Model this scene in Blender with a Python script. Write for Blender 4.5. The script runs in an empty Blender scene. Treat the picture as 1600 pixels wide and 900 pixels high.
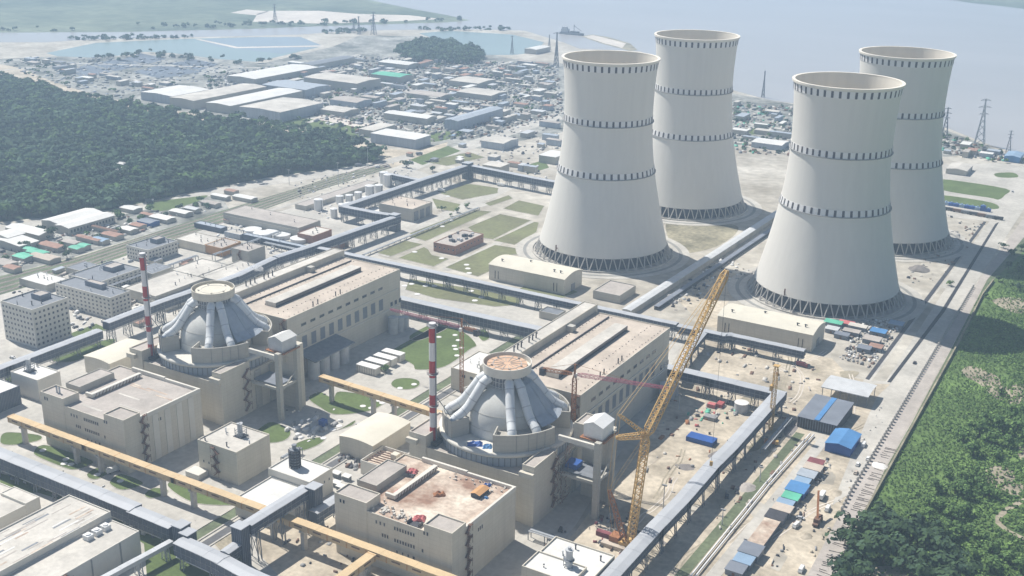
import bpy, bmesh, math, random
import numpy as np
from mathutils import Vector, Matrix
SC = bpy.context.scene
COL = SC.collection
rnd = random.Random(7)
PI = math.pi
# ---------------------------------------------------------------- camera
CR = np.array([0.85736505, 0.51447025, 0.01566937])
CU = np.array([-0.18377071, 0.27753353, 0.94297586])
CF = np.array([-0.48078425, 0.81135412, -0.33249211])
FPX, CH = 1801.485, 316.3636
cam = bpy.data.cameras.new('camera')
cam.sensor_width = 36.0
cam.lens = FPX / 1600 * 36
cam.clip_start = 1.0
cam.clip_end = 40000
co = bpy.data.objects.new('camera', cam)
COL.objects.link(co)
co.matrix_world = Matrix(((CR[0], CU[0], -CF[0], 0), (CR[1], CU[1], -CF[1], 0), (CR[2], CU[2], -CF[2], CH), (0, 0, 0, 1)))
SC.camera = co
# ---------------------------------------------------------------- sky, sun, exposure
TOSUN = Vector((-0.70, 0.155, 1.0)).normalized()
world = bpy.data.worlds.new('World')
SC.world = world
world.use_nodes = True
wn = world.node_tree
sky = wn.nodes.new('ShaderNodeTexSky')
sky.sky_type = 'NISHITA'
sky.sun_disc = False
sky.sun_elevation = math.asin(TOSUN.z)
sky.sun_rotation = math.atan2(TOSUN.x, TOSUN.y)
sky.altitude = 0
sky.dust_density = 0.8
bg = wn.nodes['Background']
wn.links.new(sky.outputs[0], bg.inputs[0])
bg.inputs[1].default_value = 0.058
sl = bpy.data.lights.new('sun', 'SUN')
sl.energy = 5.0
sl.angle = math.radians(0.6)
sl.color = (1.0, 0.955, 0.88)
so = bpy.data.objects.new('sun', sl)
COL.objects.link(so)
so.rotation_euler = TOSUN.to_track_quat('Z', 'Y').to_euler()
SC.view_settings.view_transform = 'Standard'
SC.view_settings.look = 'None'
SC.view_settings.exposure = 0.30
SC.view_settings.gamma = 1.0
SC.cycles.max_bounces = 6
SC.cycles.diffuse_bounces = 4
SC.cycles.volume_bounces = 1
HAZE = 0.0002

# ---------------------------------------------------------------- survey helpers: a sight line from the camera meets a level
def ray(px, py): return CF * FPX + CR * (px - 800) + CU * (450 - py)
def G(px, py, z=0.0):
    d = ray(px, py); k = (z - CH) / d[2]
    return (float(d[0] * k), float(d[1] * k))
def GD(px, py, d0):                 # point at horizontal distance d0 on a sight line
    d = ray(px, py); k = d0 / math.hypot(d[0], d[1])
    return (float(d[0] * k), float(d[1] * k), float(CH + d[2] * k))

# ---------------------------------------------------------------- materials
MATS = {}
def mat(name, col, var=0.12, scale=0.15, rough=0.85, col2=None, mode='noise', stretch=(1, 1, 1), metallic=0.0, detail=4.0, spec=0.3, bump=0.0, fine=0.0, panels=None):
    m = bpy.data.materials.new(name); m.use_nodes = True
    nt = m.node_tree; b = nt.nodes['Principled BSDF']
    b.inputs['Roughness'].default_value = rough
    b.inputs['Metallic'].default_value = metallic
    b.inputs['Specular IOR Level'].default_value = spec
    c1 = tuple(max(0, c * (1 - var)) for c in col) + (1,)
    c2 = tuple(min(1, c * (1 + var)) for c in (col2 or col)) + (1,)
    tc = nt.nodes.new('ShaderNodeTexCoord'); mp = nt.nodes.new('ShaderNodeMapping')
    mp.inputs['Scale'].default_value = stretch
    nt.links.new(tc.outputs['Object'], mp.inputs[0])
    nz = nt.nodes.new('ShaderNodeTexNoise'); nz.inputs['Scale'].default_value = scale; nz.inputs['Detail'].default_value = detail
    nz.inputs['Roughness'].default_value = 0.62
    nt.links.new(mp.outputs[0], nz.inputs['Vector'])
    rp = nt.nodes.new('ShaderNodeValToRGB')
    rp.color_ramp.elements[0].position = 0.34; rp.color_ramp.elements[1].position = 0.66
    rp.color_ramp.elements[0].color = c1; rp.color_ramp.elements[1].color = c2
    nt.links.new(nz.outputs[0], rp.inputs[0])
    out = rp.outputs[0]
    if fine:
        n2 = nt.nodes.new('ShaderNodeTexNoise'); n2.inputs['Scale'].default_value = scale * 9; n2.inputs['Detail'].default_value = 3
        nt.links.new(mp.outputs[0], n2.inputs['Vector'])
        r2 = nt.nodes.new('ShaderNodeMapRange'); r2.inputs[1].default_value = .3; r2.inputs[2].default_value = .7
        r2.inputs[3].default_value = 1 - fine; r2.inputs[4].default_value = 1 + fine
        nt.links.new(n2.outputs[0], r2.inputs[0])
        mx = nt.nodes.new('ShaderNodeVectorMath'); mx.operation = 'SCALE'
        nt.links.new(out, mx.inputs[0]); nt.links.new(r2.outputs[0], mx.inputs['Scale'])
        out = mx.outputs[0]
    if panels:                          # faint joints between cladding panels: width and height in metres
        sx = nt.nodes.new('ShaderNodeSeparateXYZ'); nt.links.new(tc.outputs['Object'], sx.inputs[0])
        ad = nt.nodes.new('ShaderNodeMath'); nt.links.new(sx.outputs[0], ad.inputs[0]); nt.links.new(sx.outputs[1], ad.inputs[1])
        cb = nt.nodes.new('ShaderNodeCombineXYZ'); flat = len(panels) > 2
        nt.links.new(sx.outputs[0] if flat else ad.outputs[0], cb.inputs[0]); nt.links.new(sx.outputs[1 if flat else 2], cb.inputs[1])
        bk = nt.nodes.new('ShaderNodeTexBrick'); bk.offset = 0; bk.inputs['Scale'].default_value = 1; bk.inputs['Brick Width'].default_value = panels[0]; bk.inputs['Row Height'].default_value = panels[1]
        bk.inputs['Mortar Size'].default_value = .09; bk.inputs['Mortar Smooth'].default_value = .2
        bk.inputs['Color1'].default_value = (1, 1, 1, 1); bk.inputs['Color2'].default_value = (.965, .965, .96, 1); bk.inputs['Mortar'].default_value = (.86, .85, .84, 1)
        nt.links.new(cb.outputs[0], bk.inputs['Vector'])
        vm = nt.nodes.new('ShaderNodeVectorMath'); vm.operation = 'MULTIPLY'; nt.links.new(out, vm.inputs[0]); nt.links.new(bk.outputs['Color'], vm.inputs[1]); out = vm.outputs[0]
    nt.links.new(out, b.inputs['Base Color'])
    if bump:
        bp = nt.nodes.new('ShaderNodeBump'); bp.inputs['Strength'].default_value = bump; bp.inputs['Distance'].default_value = 1.0
        nt.links.new(nz.outputs[0], bp.inputs['Height']); nt.links.new(bp.outputs[0], b.inputs['Normal'])
    MATS[name] = m
    return m

# ---------------------------------------------------------------- mesh builder
class MB:
    def __init__(s): s.v = []; s.f = []; s.m = []
    def quad(s, a, b, c, d, m=0):
        n = len(s.v); s.v += [a, b, c, d]; s.f.append((n, n + 1, n + 2, n + 3)); s.m.append(m)
    def box(s, x0, y0, z0, x1, y1, z1, m=0, mt=None, bottom=True):
        n = len(s.v)
        s.v += [(x0, y0, z0), (x1, y0, z0), (x1, y1, z0), (x0, y1, z0), (x0, y0, z1), (x1, y0, z1), (x1, y1, z1), (x0, y1, z1)]
        fs = [(0, 1, 5, 4), (1, 2, 6, 5), (2, 3, 7, 6), (3, 0, 4, 7), (4, 5, 6, 7)]
        if bottom: fs.append((3, 2, 1, 0))
        for i, f in enumerate(fs):
            s.f.append(tuple(n + k for k in f)); s.m.append(mt if (mt is not None and i == 4) else m)
        return s
    def prism(s, poly, z0, z1, m=0, mt=None):
        n = len(s.v); k = len(poly)
        s.v += [(p[0], p[1], z0) for p in poly] + [(p[0], p[1], z1) for p in poly]
        for i in range(k):
            j = (i + 1) % k
            s.f.append((n + i, n + j, n + k + j, n + k + i)); s.m.append(m)
        s.f.append(tuple(n + k + i for i in range(k))); s.m.append(m if mt is None else mt)
        s.f.append(tuple(n + i for i in reversed(range(k)))); s.m.append(m)
        return s
    def lathe(s, cx, cy, prof, n=24, m=0, a0=0.0, a1=2 * PI, cap=False):
        full = abs(a1 - a0 - 2 * PI) < 1e-6
        k = n if full else n + 1
        b = len(s.v)
        for (r, z) in prof:
            for i in range(k):
                a = a0 + (a1 - a0) * i / n
                s.v.append((cx + r * math.cos(a), cy + r * math.sin(a), z))
        for j in range(len(prof) - 1):
            for i in range(n):
                i2 = (i + 1) % k
                s.f.append((b + j * k + i, b + j * k + i2, b + (j + 1) * k + i2, b + (j + 1) * k + i)); s.m.append(m)
        if cap and full:
            s.f.append(tuple(b + (len(prof) - 1) * k + i for i in range(k))); s.m.append(m)
        return s
    def cyl(s, cx, cy, z0, z1, r, n=16, m=0, mt=None, r1=None):
        b = len(s.v); r1 = r if r1 is None else r1
        for (rr, z) in ((r, z0), (r1, z1)):
            for i in range(n):
                a = 2 * PI * i / n; s.v.append((cx + rr * math.cos(a), cy + rr * math.sin(a), z))
        for i in range(n):
            j = (i + 1) % n; s.f.append((b + i, b + j, b + n + j, b + n + i)); s.m.append(m)
        s.f.append(tuple(b + n + i for i in range(n))); s.m.append(m if mt is None else mt)
        s.f.append(tuple(b + i for i in reversed(range(n)))); s.m.append(m)
        return s
    def beam(s, a, b, w, h=None, m=0, n=4):
        a = Vector(a); b = Vector(b); d = (b - a)
        if d.length < 1e-6: return s
        d.normalize(); up = Vector((0, 0, 1)) if abs(d.z) < .95 else Vector((0, 1, 0))
        x = d.cross(up).normalized(); y = x.cross(d)
        h = w if h is None else h; k = len(s.v)
        for p in (a, b):
            for (u, t) in ((-1, -1), (1, -1), (1, 1), (-1, 1)):
                s.v.append(tuple(p + x * (u * w / 2) + y * (t * h / 2)))
        for f in ((0, 1, 5, 4), (1, 2, 6, 5), (2, 3, 7, 6), (3, 0, 4, 7), (4, 5, 6, 7), (3, 2, 1, 0)):
            s.f.append(tuple(k + i for i in f)); s.m.append(m)
        return s
    def tube(s, pts, r, n=8, m=0, cap=True):
        pts = [Vector(p) for p in pts]; k0 = len(s.v); px = None
        for i, p in enumerate(pts):
            d = (pts[min(i + 1, len(pts) - 1)] - pts[max(i - 1, 0)]).normalized()
            if px is None:
                up = Vector((0, 0, 1)) if abs(d.z) < .95 else Vector((1, 0, 0)); px = d.cross(up).normalized()
            px = (px - d * px.dot(d)).normalized(); py = d.cross(px)
            rr = r[i] if isinstance(r, (list, tuple)) else r
            for j in range(n):
                a = 2 * PI * j / n; s.v.append(tuple(p + px * (rr * math.cos(a)) + py * (rr * math.sin(a))))
        for i in range(len(pts) - 1):
            for j in range(n):
                j2 = (j + 1) % n
                s.f.append((k0 + i * n + j, k0 + i * n + j2, k0 + (i + 1) * n + j2, k0 + (i + 1) * n + j)); s.m.append(m)
        if cap:
            s.f.append(tuple(k0 + j for j in range(n))); s.m.append(m)
            s.f.append(tuple(k0 + (len(pts) - 1) * n + j for j in reversed(range(n)))); s.m.append(m)
        return s
    def arr(s, V, Fq, m=0):
        n = len(s.v); s.v += [tuple(p) for p in V]
        for f in Fq: s.f.append(tuple(n + i for i in f)); s.m.append(m)
        return s
    def mesh(s, name, mats, smooth=False):
        me = bpy.data.meshes.new(name)
        me.from_pydata(s.v, [], s.f)
        for x in (mats if isinstance(mats, (list, tuple)) else [mats]): me.materials.append(MATS[x])
        if len(set(s.m)) > 1: me.polygons.foreach_set('material_index', s.m)
        elif s.m and s.m[0]: me.polygons.foreach_set('material_index', s.m)
        if smooth: me.polygons.foreach_set('use_smooth', [True] * len(s.f))
        me.update()
        return me

def link(name, me, parent=None, loc=None, rz=0.0):
    o = bpy.data.objects.new(name, me); COL.objects.link(o)
    if parent is not None: o.parent = parent
    if loc is not None: o.location = loc
    if rz: o.rotation_euler = (0, 0, rz)
    return o
def tag(o, label=None, cat=None, group=None, kind=None):
    if label: o['label'] = label
    if cat: o['category'] = cat
    if group: o['group'] = group
    if kind: o['kind'] = kind
    return o
def thing(name, label, cat, loc=(0, 0, 0), group=None, rz=0.0):
    o = link(name, None, None, loc, rz); o.empty_display_size = 1.0
    return tag(o, label, cat, group)
def part(name, mb, mats, parent, smooth=False, kind=None, label=None):
    """a child mesh whose vertices are given in world metres (parents stand unrotated)"""
    o = link(name, mb.mesh(name, mats, smooth), parent)
    if parent.parent is None: o.matrix_parent_inverse = Matrix.Translation(-parent.location)
    return tag(o, label, None, None, kind)
def single(name, mb, mats, label, cat, group=None, smooth=False):
    """a thing that is one mesh, its origin moved to the middle of its base"""
    v = np.array(mb.v); c = ((v[:, 0].min() + v[:, 0].max()) / 2, (v[:, 1].min() + v[:, 1].max()) / 2, v[:, 2].min())
    mb.v = [tuple(p) for p in v - np.array(c)]
    return tag(link(name, mb.mesh(name, mats, smooth), None, c), label, cat, group)
def sheet(name, pts, z, m, kind='structure', px=True):
    P = [G(*p) for p in pts] if px else pts
    bm = bmesh.new()
    vs = [bm.verts.new((p[0], p[1], z)) for p in P]
    f = bm.faces.new(vs); f.normal_update()
    if f.normal.z < 0: f.normal_flip()
    bmesh.ops.triangulate(bm, faces=[f])
    me = bpy.data.meshes.new(name); bm.to_mesh(me); bm.free(); me.materials.append(MATS[m])
    return tag(link(name, me), None, None, None, kind)
def curve_pts(pts, n=6):
    """closed smooth outline through the points"""
    out = []; k = len(pts)
    for i in range(k):
        p0, p1, p2, p3 = (np.array(pts[(i + j) % k], float) for j in (-1, 0, 1, 2))
        for t in np.linspace(0, 1, n, endpoint=False):
            out.append(tuple(0.5 * ((2 * p1) + (-p0 + p2) * t + (2 * p0 - 5 * p1 + 4 * p2 - p3) * t * t + (-p0 + 3 * p1 - 3 * p2 + p3) * t ** 3)))
    return out
# ================================================================ materials in use
mat('ground', (0.40, 0.36, 0.295), .22, .012, col2=(.47, .44, .385), fine=.18, detail=8)
mat('sand', (0.40, 0.345, 0.265), .2, .035, col2=(.52, .455, .36), fine=.16, detail=8)
mat('concrete', (0.49, 0.465, 0.42), .16, .03, fine=.1, detail=8, panels=(9, 12, 'flat'))
mat('asphalt', (0.27, 0.265, 0.25), .14, .03, fine=.08)
mat('dark_asphalt', (0.12, 0.12, 0.125), .2, .05, fine=.1)
mat('lawn', (0.105, 0.145, 0.045), .18, .05, fine=.15, rough=.95, detail=8)
mat('dry_lawn', (0.19, 0.185, 0.10), .2, .03, col2=(.17, .18, .085), fine=.14, rough=.95, detail=8)
mat('scrub', (0.22, 0.20, 0.13), .3, .03, col2=(.30, .27, .19), fine=.25, detail=8)
mat('jungle_floor', (0.095, 0.16, 0.045), .35, .02, col2=(.12, .19, .055), fine=.3, rough=.95, detail=8)
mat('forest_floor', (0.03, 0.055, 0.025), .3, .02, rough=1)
mat('bare_soil', (0.33, 0.29, 0.215), .25, .06, fine=.2, detail=8)
mat('verge', (0.125, 0.15, 0.085), .25, .05, fine=.2)
mat('river', (0.43, 0.41, 0.40), .05, .0015, rough=.22, spec=.5, stretch=(1, 2.5, 1))
mat('pond', (0.27, 0.345, 0.335), .06, .004, rough=.25, spec=.5)
mat('pond_blue', (0.27, 0.32, 0.36), .06, .004, rough=.25, spec=.5)
mat('sandbank', (0.62, 0.56, 0.49), .12, .01, fine=.1)
mat('far_land', (0.07, 0.115, 0.075), .3, .004, col2=(.15, .175, .115), fine=.25, detail=8)
mat('yard', (0.13, 0.14, 0.12), .4, .016, col2=(.31, .305, .28), fine=.35, detail=8)
mat('shell', (0.70, 0.675, 0.625), .022, .25, stretch=(1, 1, .02), rough=.8, fine=.014)
mat('shell_inside', (0.80, 0.745, 0.65), .05, .1, stretch=(1, 1, .05), rough=.8)
mat('white_paint', (0.74, 0.73, 0.71), .05, .1)
mat('belt_white', (0.76, 0.75, 0.74), .04, .1)
mat('belt_dark', (0.07, 0.06, 0.065), .1, .2)
mat('leg_concrete', (0.46, 0.44, 0.41), .1, .3)
mat('basin_dark', (0.035, 0.036, 0.045), .2, .1)
mat('cream', (0.63, 0.585, 0.495), .05, .12, fine=.03, stretch=(1, 1, .25), panels=(6, 2.4))
mat('cream_grey', (0.47, 0.45, 0.40), .05, .06, fine=.025, panels=(6, 2.4))
mat('cream_pale', (0.66, 0.63, 0.565), .05, .06, fine=.025)
mat('roof_pale', (0.55, 0.52, 0.47), .18, .05, fine=.08, detail=8)
mat('roof_grey', (0.43, 0.39, 0.355), .14, .06, fine=.08, detail=8)
mat('roof_pink', (0.51, 0.44, 0.37), .17, .05, fine=.06, detail=8)
mat('roof_white', (0.68, 0.67, 0.64), .07, .05, fine=.05)
mat('roof_rust', (0.36, 0.215, 0.15), .22, .055, col2=(.60, .53, .44), fine=.16, detail=8)
mat('glass', (0.055, 0.065, 0.08), .2, .3, rough=.15, spec=.6)
mat('dark_glass', (0.03, 0.035, 0.05), .2, .3, rough=.2, spec=.6)
mat('frame_grey', (0.30, 0.30, 0.30), .1, .4)
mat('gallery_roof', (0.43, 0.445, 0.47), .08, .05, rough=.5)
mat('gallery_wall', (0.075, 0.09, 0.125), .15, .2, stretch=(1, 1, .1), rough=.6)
mat('steel', (0.20, 0.215, 0.24), .15, .3, rough=.6)
mat('pale_steel', (0.50, 0.515, 0.53), .1, .2, rough=.5)
mat('dark_steel', (0.06, 0.06, 0.07), .2, .3, rough=.6)
mat('stair_brown', (0.19, 0.115, 0.085), .2, .4)
mat('orange_gallery', (0.60, 0.455, 0.275), .08, .1, fine=.05)
mat('crane_yellow', (0.56, 0.365, 0.14), .12, .4, rough=.55)
mat('crane_red', (0.40, 0.12, 0.17), .15, .4, rough=.55)
mat('crane_rust', (0.34, 0.15, 0.07), .2, .4)
mat('stack_red', (0.42, 0.035, 0.04), .12, .2, rough=.6)
mat('stack_white', (0.68, 0.67, 0.67), .06, .2, rough=.6)
mat('dome', (0.60, 0.595, 0.56), .06, .12, fine=.04)
mat('duct', (0.70, 0.72, 0.73), .06, .1, rough=.5)
mat('drum_band', (0.38, 0.42, 0.47), .1, .3, rough=.5, stretch=(1, 1, .1))
mat('crown_top', (0.66, 0.62, 0.52), .06, .1)
mat('crown_rust', (0.60, 0.40, 0.27), .15, .2, fine=.1)
mat('blue', (0.03, 0.10, 0.35), .15, .1, rough=.5)
mat('bright_blue', (0.09, 0.24, 0.48), .12, .1, rough=.5)
mat('light_blue', (0.26, 0.37, 0.50), .1, .1, rough=.5)
mat('green_sheet', (0.12, 0.45, 0.31), .15, .1, rough=.6)
mat('pink', (0.55, 0.17, 0.17), .15, .2)
mat('red', (0.40, 0.10, 0.10), .15, .2)
mat('maroon', (0.22, 0.07, 0.08), .2, .2)
mat('brick', (0.36, 0.19, 0.13), .12, .4)
mat('orange_wall', (0.52, 0.29, 0.13), .08, .2)
mat('rust_roof', (0.36, 0.22, 0.17), .2, .2, fine=.1)
mat('tyre', (0.02, 0.02, 0.02), .2, 1)
mat('trunk', (0.10, 0.075, 0.05), .2, .6)
mat('leaf_dark', (0.030, 0.062, 0.026), .35, .16, col2=(.065, .115, .04), rough=.9)
mat('leaf_mid', (0.075, 0.145, 0.042), .35, .16, col2=(.105, .185, .055), rough=.9)
mat('leaf_light', (0.13, 0.225, 0.06), .3, .12, col2=(.17, .27, .075), rough=.9)
mat('leaf_forest', (0.032, 0.070, 0.040), .4, .02, col2=(.070, .120, .066), rough=.95)
mat('soil_pile', (0.22, 0.20, 0.19), .2, .2, fine=.2)
mat('plastic_white', (0.75, 0.75, 0.74), .05, .5, rough=.4)
mat('grey_sheet', (0.20, 0.22, 0.26), .1, .1, rough=.5)
mat('corrugated', (0.55, 0.56, 0.57), .08, .15, rough=.5)
# ================================================================ the setting
def big_ground():
    mb = MB(); mb.quad((-9000, -3000, 0), (7000, -3000, 0), (7000, 11000, 0), (-9000, 11000, 0))
    tag(link('ground', mb.mesh('ground', 'ground')), kind='structure')
big_ground()
Z1, Z2, Z3, Z4 = .06, .12, .18, .24
W_ = [(-400, 70), (0, 66), (75, 66), (150, 61), (300, 58), (400, 56), (470, 54), (520, 50), (600, 47), (690, 46), (760, 46), (820, 48), (850, 57), (880, 66), (905, 76), (1000, 80), (1060, 110), (1142, 140),
      (1200, 156), (1250, 163), (1340, 178), (1480, 200), (1545, 226), (1600, 243), (1800, 290), (2400, 200), (2200, -120), (1700, -160), (1000, -160), (400, -160), (-400, -60)]
sheet('river', W_, Z1, 'river')
sheet('far_bank', [(-400, 64), (0, 51), (200, 50), (400, 45), (500, 41), (600, 38), (700, 35), (735, 32), (700, 24), (650, 15), (600, 5), (560, -4), (430, -40), (200, -80), (-400, -60)], Z2, 'far_land')
sheet('sandbank', [(395, 34), (402, 22), (420, 17), (500, 17), (560, 22), (640, 24), (690, 30), (600, 34), (500, 37)], Z3, 'sandbank')
sheet('sandbank', [(360, 20), (385, 15), (420, 18), (400, 24)], Z3, 'sandbank')
sheet('opposite_shore', [(1470, -2), (1520, 5), (1560, 9), (1600, 14), (1800, 40), (2000, 0), (1800, -80), (1500, -60)], Z2, 'far_land')
sheet('sand_spit', [(908, 57), (925, 54), (950, 58), (985, 68), (996, 78), (985, 80), (940, 68)], Z2, 'scrub')
sheet('sandbank', [(912, 57), (928, 55), (960, 63), (978, 68), (972, 75), (945, 68)], Z3, 'sandbank')
sheet('pond', [(72, 83), (150, 67), (282, 61), (400, 58), (470, 58), (505, 72), (400, 97), (340, 92), (270, 83), (226, 81), (200, 86), (140, 90), (90, 88)], Z2, 'pond')
sheet('pond', [(340, 73), (310, 62), (400, 58), (470, 58), (505, 72), (440, 84)], Z3, 'pond_blue')
sheet('pond', [(655, 52), (700, 48), (800, 54), (850, 66), (838, 82), (800, 86), (755, 86), (720, 76), (690, 66)], Z2, 'pond')
sheet('dyke', [(305, 61.5), (312, 61.3), (372, 73.5), (505, 71), (506, 73), (368, 75.5)], Z4, 'sandbank')

# ================================================================ cooling towers
def shell_r(z):
    return 38.7 * math.sqrt(1 + ((128 - z) / (106.0 if z < 128 else 129.0)) ** 2)
def make_tower(label, loc):
    t = thing('cooling_tower', label, 'cooling tower', (loc[0], loc[1], 0), 'hyperbolic cooling towers')
    X, Y = loc
    N = 96
    zs = list(np.linspace(10.8, 175, 40))
    mb = MB(); mb.lathe(X, Y, [(shell_r(z), z) for z in zs], N)
    mb.lathe(X, Y, [(shell_r(z) - .9, z) for z in zs[::-1]], N, 1)
    mb.lathe(X, Y, [(shell_r(10.8) - .9, 10.8), (shell_r(10.8), 10.8)], N)
    part('shell', mb, ['shell', 'shell_inside'], t, True)
    mb = MB(); r = shell_r(175)
    mb.lathe(X, Y, [(r - .7, 173.6), (r + 1.1, 173.6), (r + 1.3, 175.3), (r - 1.0, 175.3), (r - 1.0, 173.6)], N)
    part('rim', mb, ['shell_inside'], t)
    for k, (z0, z1, ledge) in enumerate(((167.4, 172.6, 0), (121.5, 126.5, 1), (77, 82, 1))):
        mb = MB(); mb.lathe(X, Y, [(shell_r(z0) + .05, z0), (shell_r(z0) + .22, z0), (shell_r(z1) + .22, z1), (shell_r(z1) + .05, z1)], N)
        bp_ = part('painted_belt', mb, ['belt_white'], t)
        n = 44
        if (k, 'm') not in BELT:
            h = .16 * 2 * PI / n; mb = MB()
            mb.lathe(0, 0, [(shell_r(z0) + .2, z0 + .1), (shell_r(z0) + .34, z0 + .1), (shell_r(z1) + .34, z1 - .1), (shell_r(z1) + .2, z1 - .1)], 2, 0, -h, h)
            BELT[(k, 'm')] = mb.mesh('dark_marking', ['belt_dark'])
        for i in range(n): link('dark_marking', BELT[(k, 'm')], bp_, (X, Y, 0), 2 * PI * i / n)
        if ledge:
            mb = MB(); mb.lathe(X, Y, [(shell_r(z0) + .1, z0 - .9), (shell_r(z0) + 1.2, z0 - .6), (shell_r(z0) + 1.2, z0 - .15), (shell_r(z0) + .1, z0 - .15)], N)
            part('walkway_ledge', mb, ['frame_grey'], bp_)
    mb = MB(); cx, cy = X - .306 * 57, Y - .954 * 57
    mb.beam((cx, cy, 14), (cx + 2.5, cy - 7, 15.5), .7); mb.beam((cx + 2.5, cy - 7, 13.5), (cx + 2.5, cy - 7, 19), .9)
    part('maintenance_davit', mb, ['stair_brown'], t)
    n = 46
    rb, rt = 61.6, shell_r(11.0) - .4
    global LEG
    if LEG is None:
        LEG = []
        for sg in (-1, 1):
            m_ = MB(); a = sg * PI / n * .86
            m_.tube([(rb * math.cos(a * .12), rb * math.sin(a * .12), 0.6), (rt * math.cos(a), rt * math.sin(a), 11.2)], .52, 6, 0)
            LEG.append(m_.mesh('leg', ['leg_concrete']))
    for i in range(n):
        for me in LEG: link('leg', me, t, None, 2 * PI * (i + .5) / n)
    mb = MB(); mb.lathe(X, Y, [(64.4, 0), (64.4, 1.5), (63.4, 1.5), (63.4, .5), (52, .5)], N)
    part('basin', mb, ['concrete'], t)
    mb = MB(); mb.lathe(X, Y, [(55.5, .6), (55.5, 10.4), (8, 11.0)], 48, 0)
    part('fill_packing', mb, ['basin_dark'], t)
    mb = MB(); mb.lathe(X, Y, [(79, Z2), (79, Z2 + .12), (64.3, Z2 + .12)], N)
    part('apron', mb, ['concrete'], t)
    mb = MB(); mb.lathe(X, Y, [(72.5, .2), (72.5, .34), (69.5, .34), (69.5, .2)], N)
    part('ring_drain', mb, ['asphalt'], t)
    return t
LEG = None
BELT = {}
TW = [(-440.8, 904.5), (-440.8, 1097.5), (-235.6, 903.5), (-235.6, 1096.5)]
make_tower('concrete cooling tower beside the brick plant house, banded with dark checks', TW[0])
make_tower('rear cooling tower standing between the pump house tower and the sand spit', TW[1])
make_tower('largest cooling tower, right behind the tip of the yellow crane jib', TW[2])
make_tower('cooling tower partly hidden behind the largest one, nearest the river pylons', TW[3])
mat('drying_bed', (0.135, 0.16, 0.20), .2, .01, fine=.15)
# ================================================================ windows and plain buildings
WIN = {}
def win_mesh(w, h, g='glass', fr='frame_grey'):
    k = (round(w, 2), round(h, 2), g, fr)
    if k not in WIN:
        mb = MB(); t = min(.18, w * .12); d = .14
        O = [(-w / 2, -h / 2), (w / 2, -h / 2), (w / 2, h / 2), (-w / 2, h / 2)]
        I = [(-w / 2 + t, -h / 2 + t), (w / 2 - t, -h / 2 + t), (w / 2 - t, h / 2 - t), (-w / 2 + t, h / 2 - t)]
        for i in range(4):
            j = (i + 1) % 4
            mb.quad((O[i][0], -d, O[i][1]), (O[j][0], -d, O[j][1]), (I[j][0], -d, I[j][1]), (I[i][0], -d, I[i][1]), 1)
            mb.quad((O[i][0], 0, O[i][1]), (O[j][0], 0, O[j][1]), (O[j][0], -d, O[j][1]), (O[i][0], -d, O[i][1]), 1)
            mb.quad((I[i][0], -d, I[i][1]), (I[j][0], -d, I[j][1]), (I[j][0], -.03, I[j][1]), (I[i][0], -.03, I[i][1]), 1)
        mb.quad(*[(p[0], -.03, p[1]) for p in I], 0)
        WIN[k] = mb.mesh('window', [g, fr])
    return WIN[k]
def win_at(t, face, const, a, z, w, h, g='glass', fr='frame_grey', name='window'):
    L = t.location
    if face == 'S': return link(name, win_mesh(w, h, g, fr), t, (a - L.x, const - L.y, z - L.z))
    return link(name, win_mesh(w, h, g, fr), t, (const - L.x, a - L.y, z - L.z), PI / 2)
def win_row(t, face, const, a0, a1, n, z, w, h, g='glass', fr='frame_grey'):
    for i in range(n):
        a = a0 + (a1 - a0) * (i / (n - 1) if n > 1 else .5)
        win_at(t, face, const, a, z, w, h, g, fr)
def fit(F, L, R, h):
    x1, y0 = G(F[0], F[1], h); x0 = G(L[0], L[1], h)[0]; y1 = G(R[0], R[1], h)[1]
    return x0, x1, y0, y1
def hz(top, base_y, px=None):
    x, y = G(px or top[0], base_y); lo, hi = 0, 250
    for _ in range(40):
        m = (lo + hi) / 2; d = np.array([x, y, m - CH])
        yy = 450 - FPX * float(d @ CU) / float(d @ CF)
        if yy > top[1]: lo = m
        else: hi = m
    return m
def walls(mb, x0, x1, y0, y1, z0, z1, par=.7, th=.45, m=0):
    for (a, b, c, d) in ((x0, y0, x1, y0), (x1, y0, x1, y1), (x1, y1, x0, y1), (x0, y1, x0, y0)):
        mb.quad((a, b, z0), (c, d, z0), (c, d, z1), (a, b, z1), m)
    X0, X1, Y0, Y1 = x0 + th, x1 - th, y0 + th, y1 - th
    o = [(x0, y0), (x1, y0), (x1, y1), (x0, y1)]; i = [(X0, Y0), (X1, Y0), (X1, Y1), (X0, Y1)]
    for k in range(4):
        j = (k + 1) % 4
        mb.quad((*o[k], z1), (*o[j], z1), (*i[j], z1), (*i[k], z1), m)
        mb.quad((*i[j], z1), (*i[k], z1), (*i[k], z1 - par - .3), (*i[j], z1 - par - .3), m)
def volume(t, x0, x1, y0, y1, z0, z1, wall, roof, par=.7, wname='wall', rname='roof'):
    mb = MB(); walls(mb, x0, x1, y0, y1, z0, z1, par); part(wname, mb, [wall], t)
    mb = MB(); mb.quad((x0 + .4, y0 + .4, z1 - par), (x1 - .4, y0 + .4, z1 - par), (x1 - .4, y1 - .4, z1 - par), (x0 + .4, y1 - .4, z1 - par))
    return part(rname, mb, [roof], t)
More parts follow.
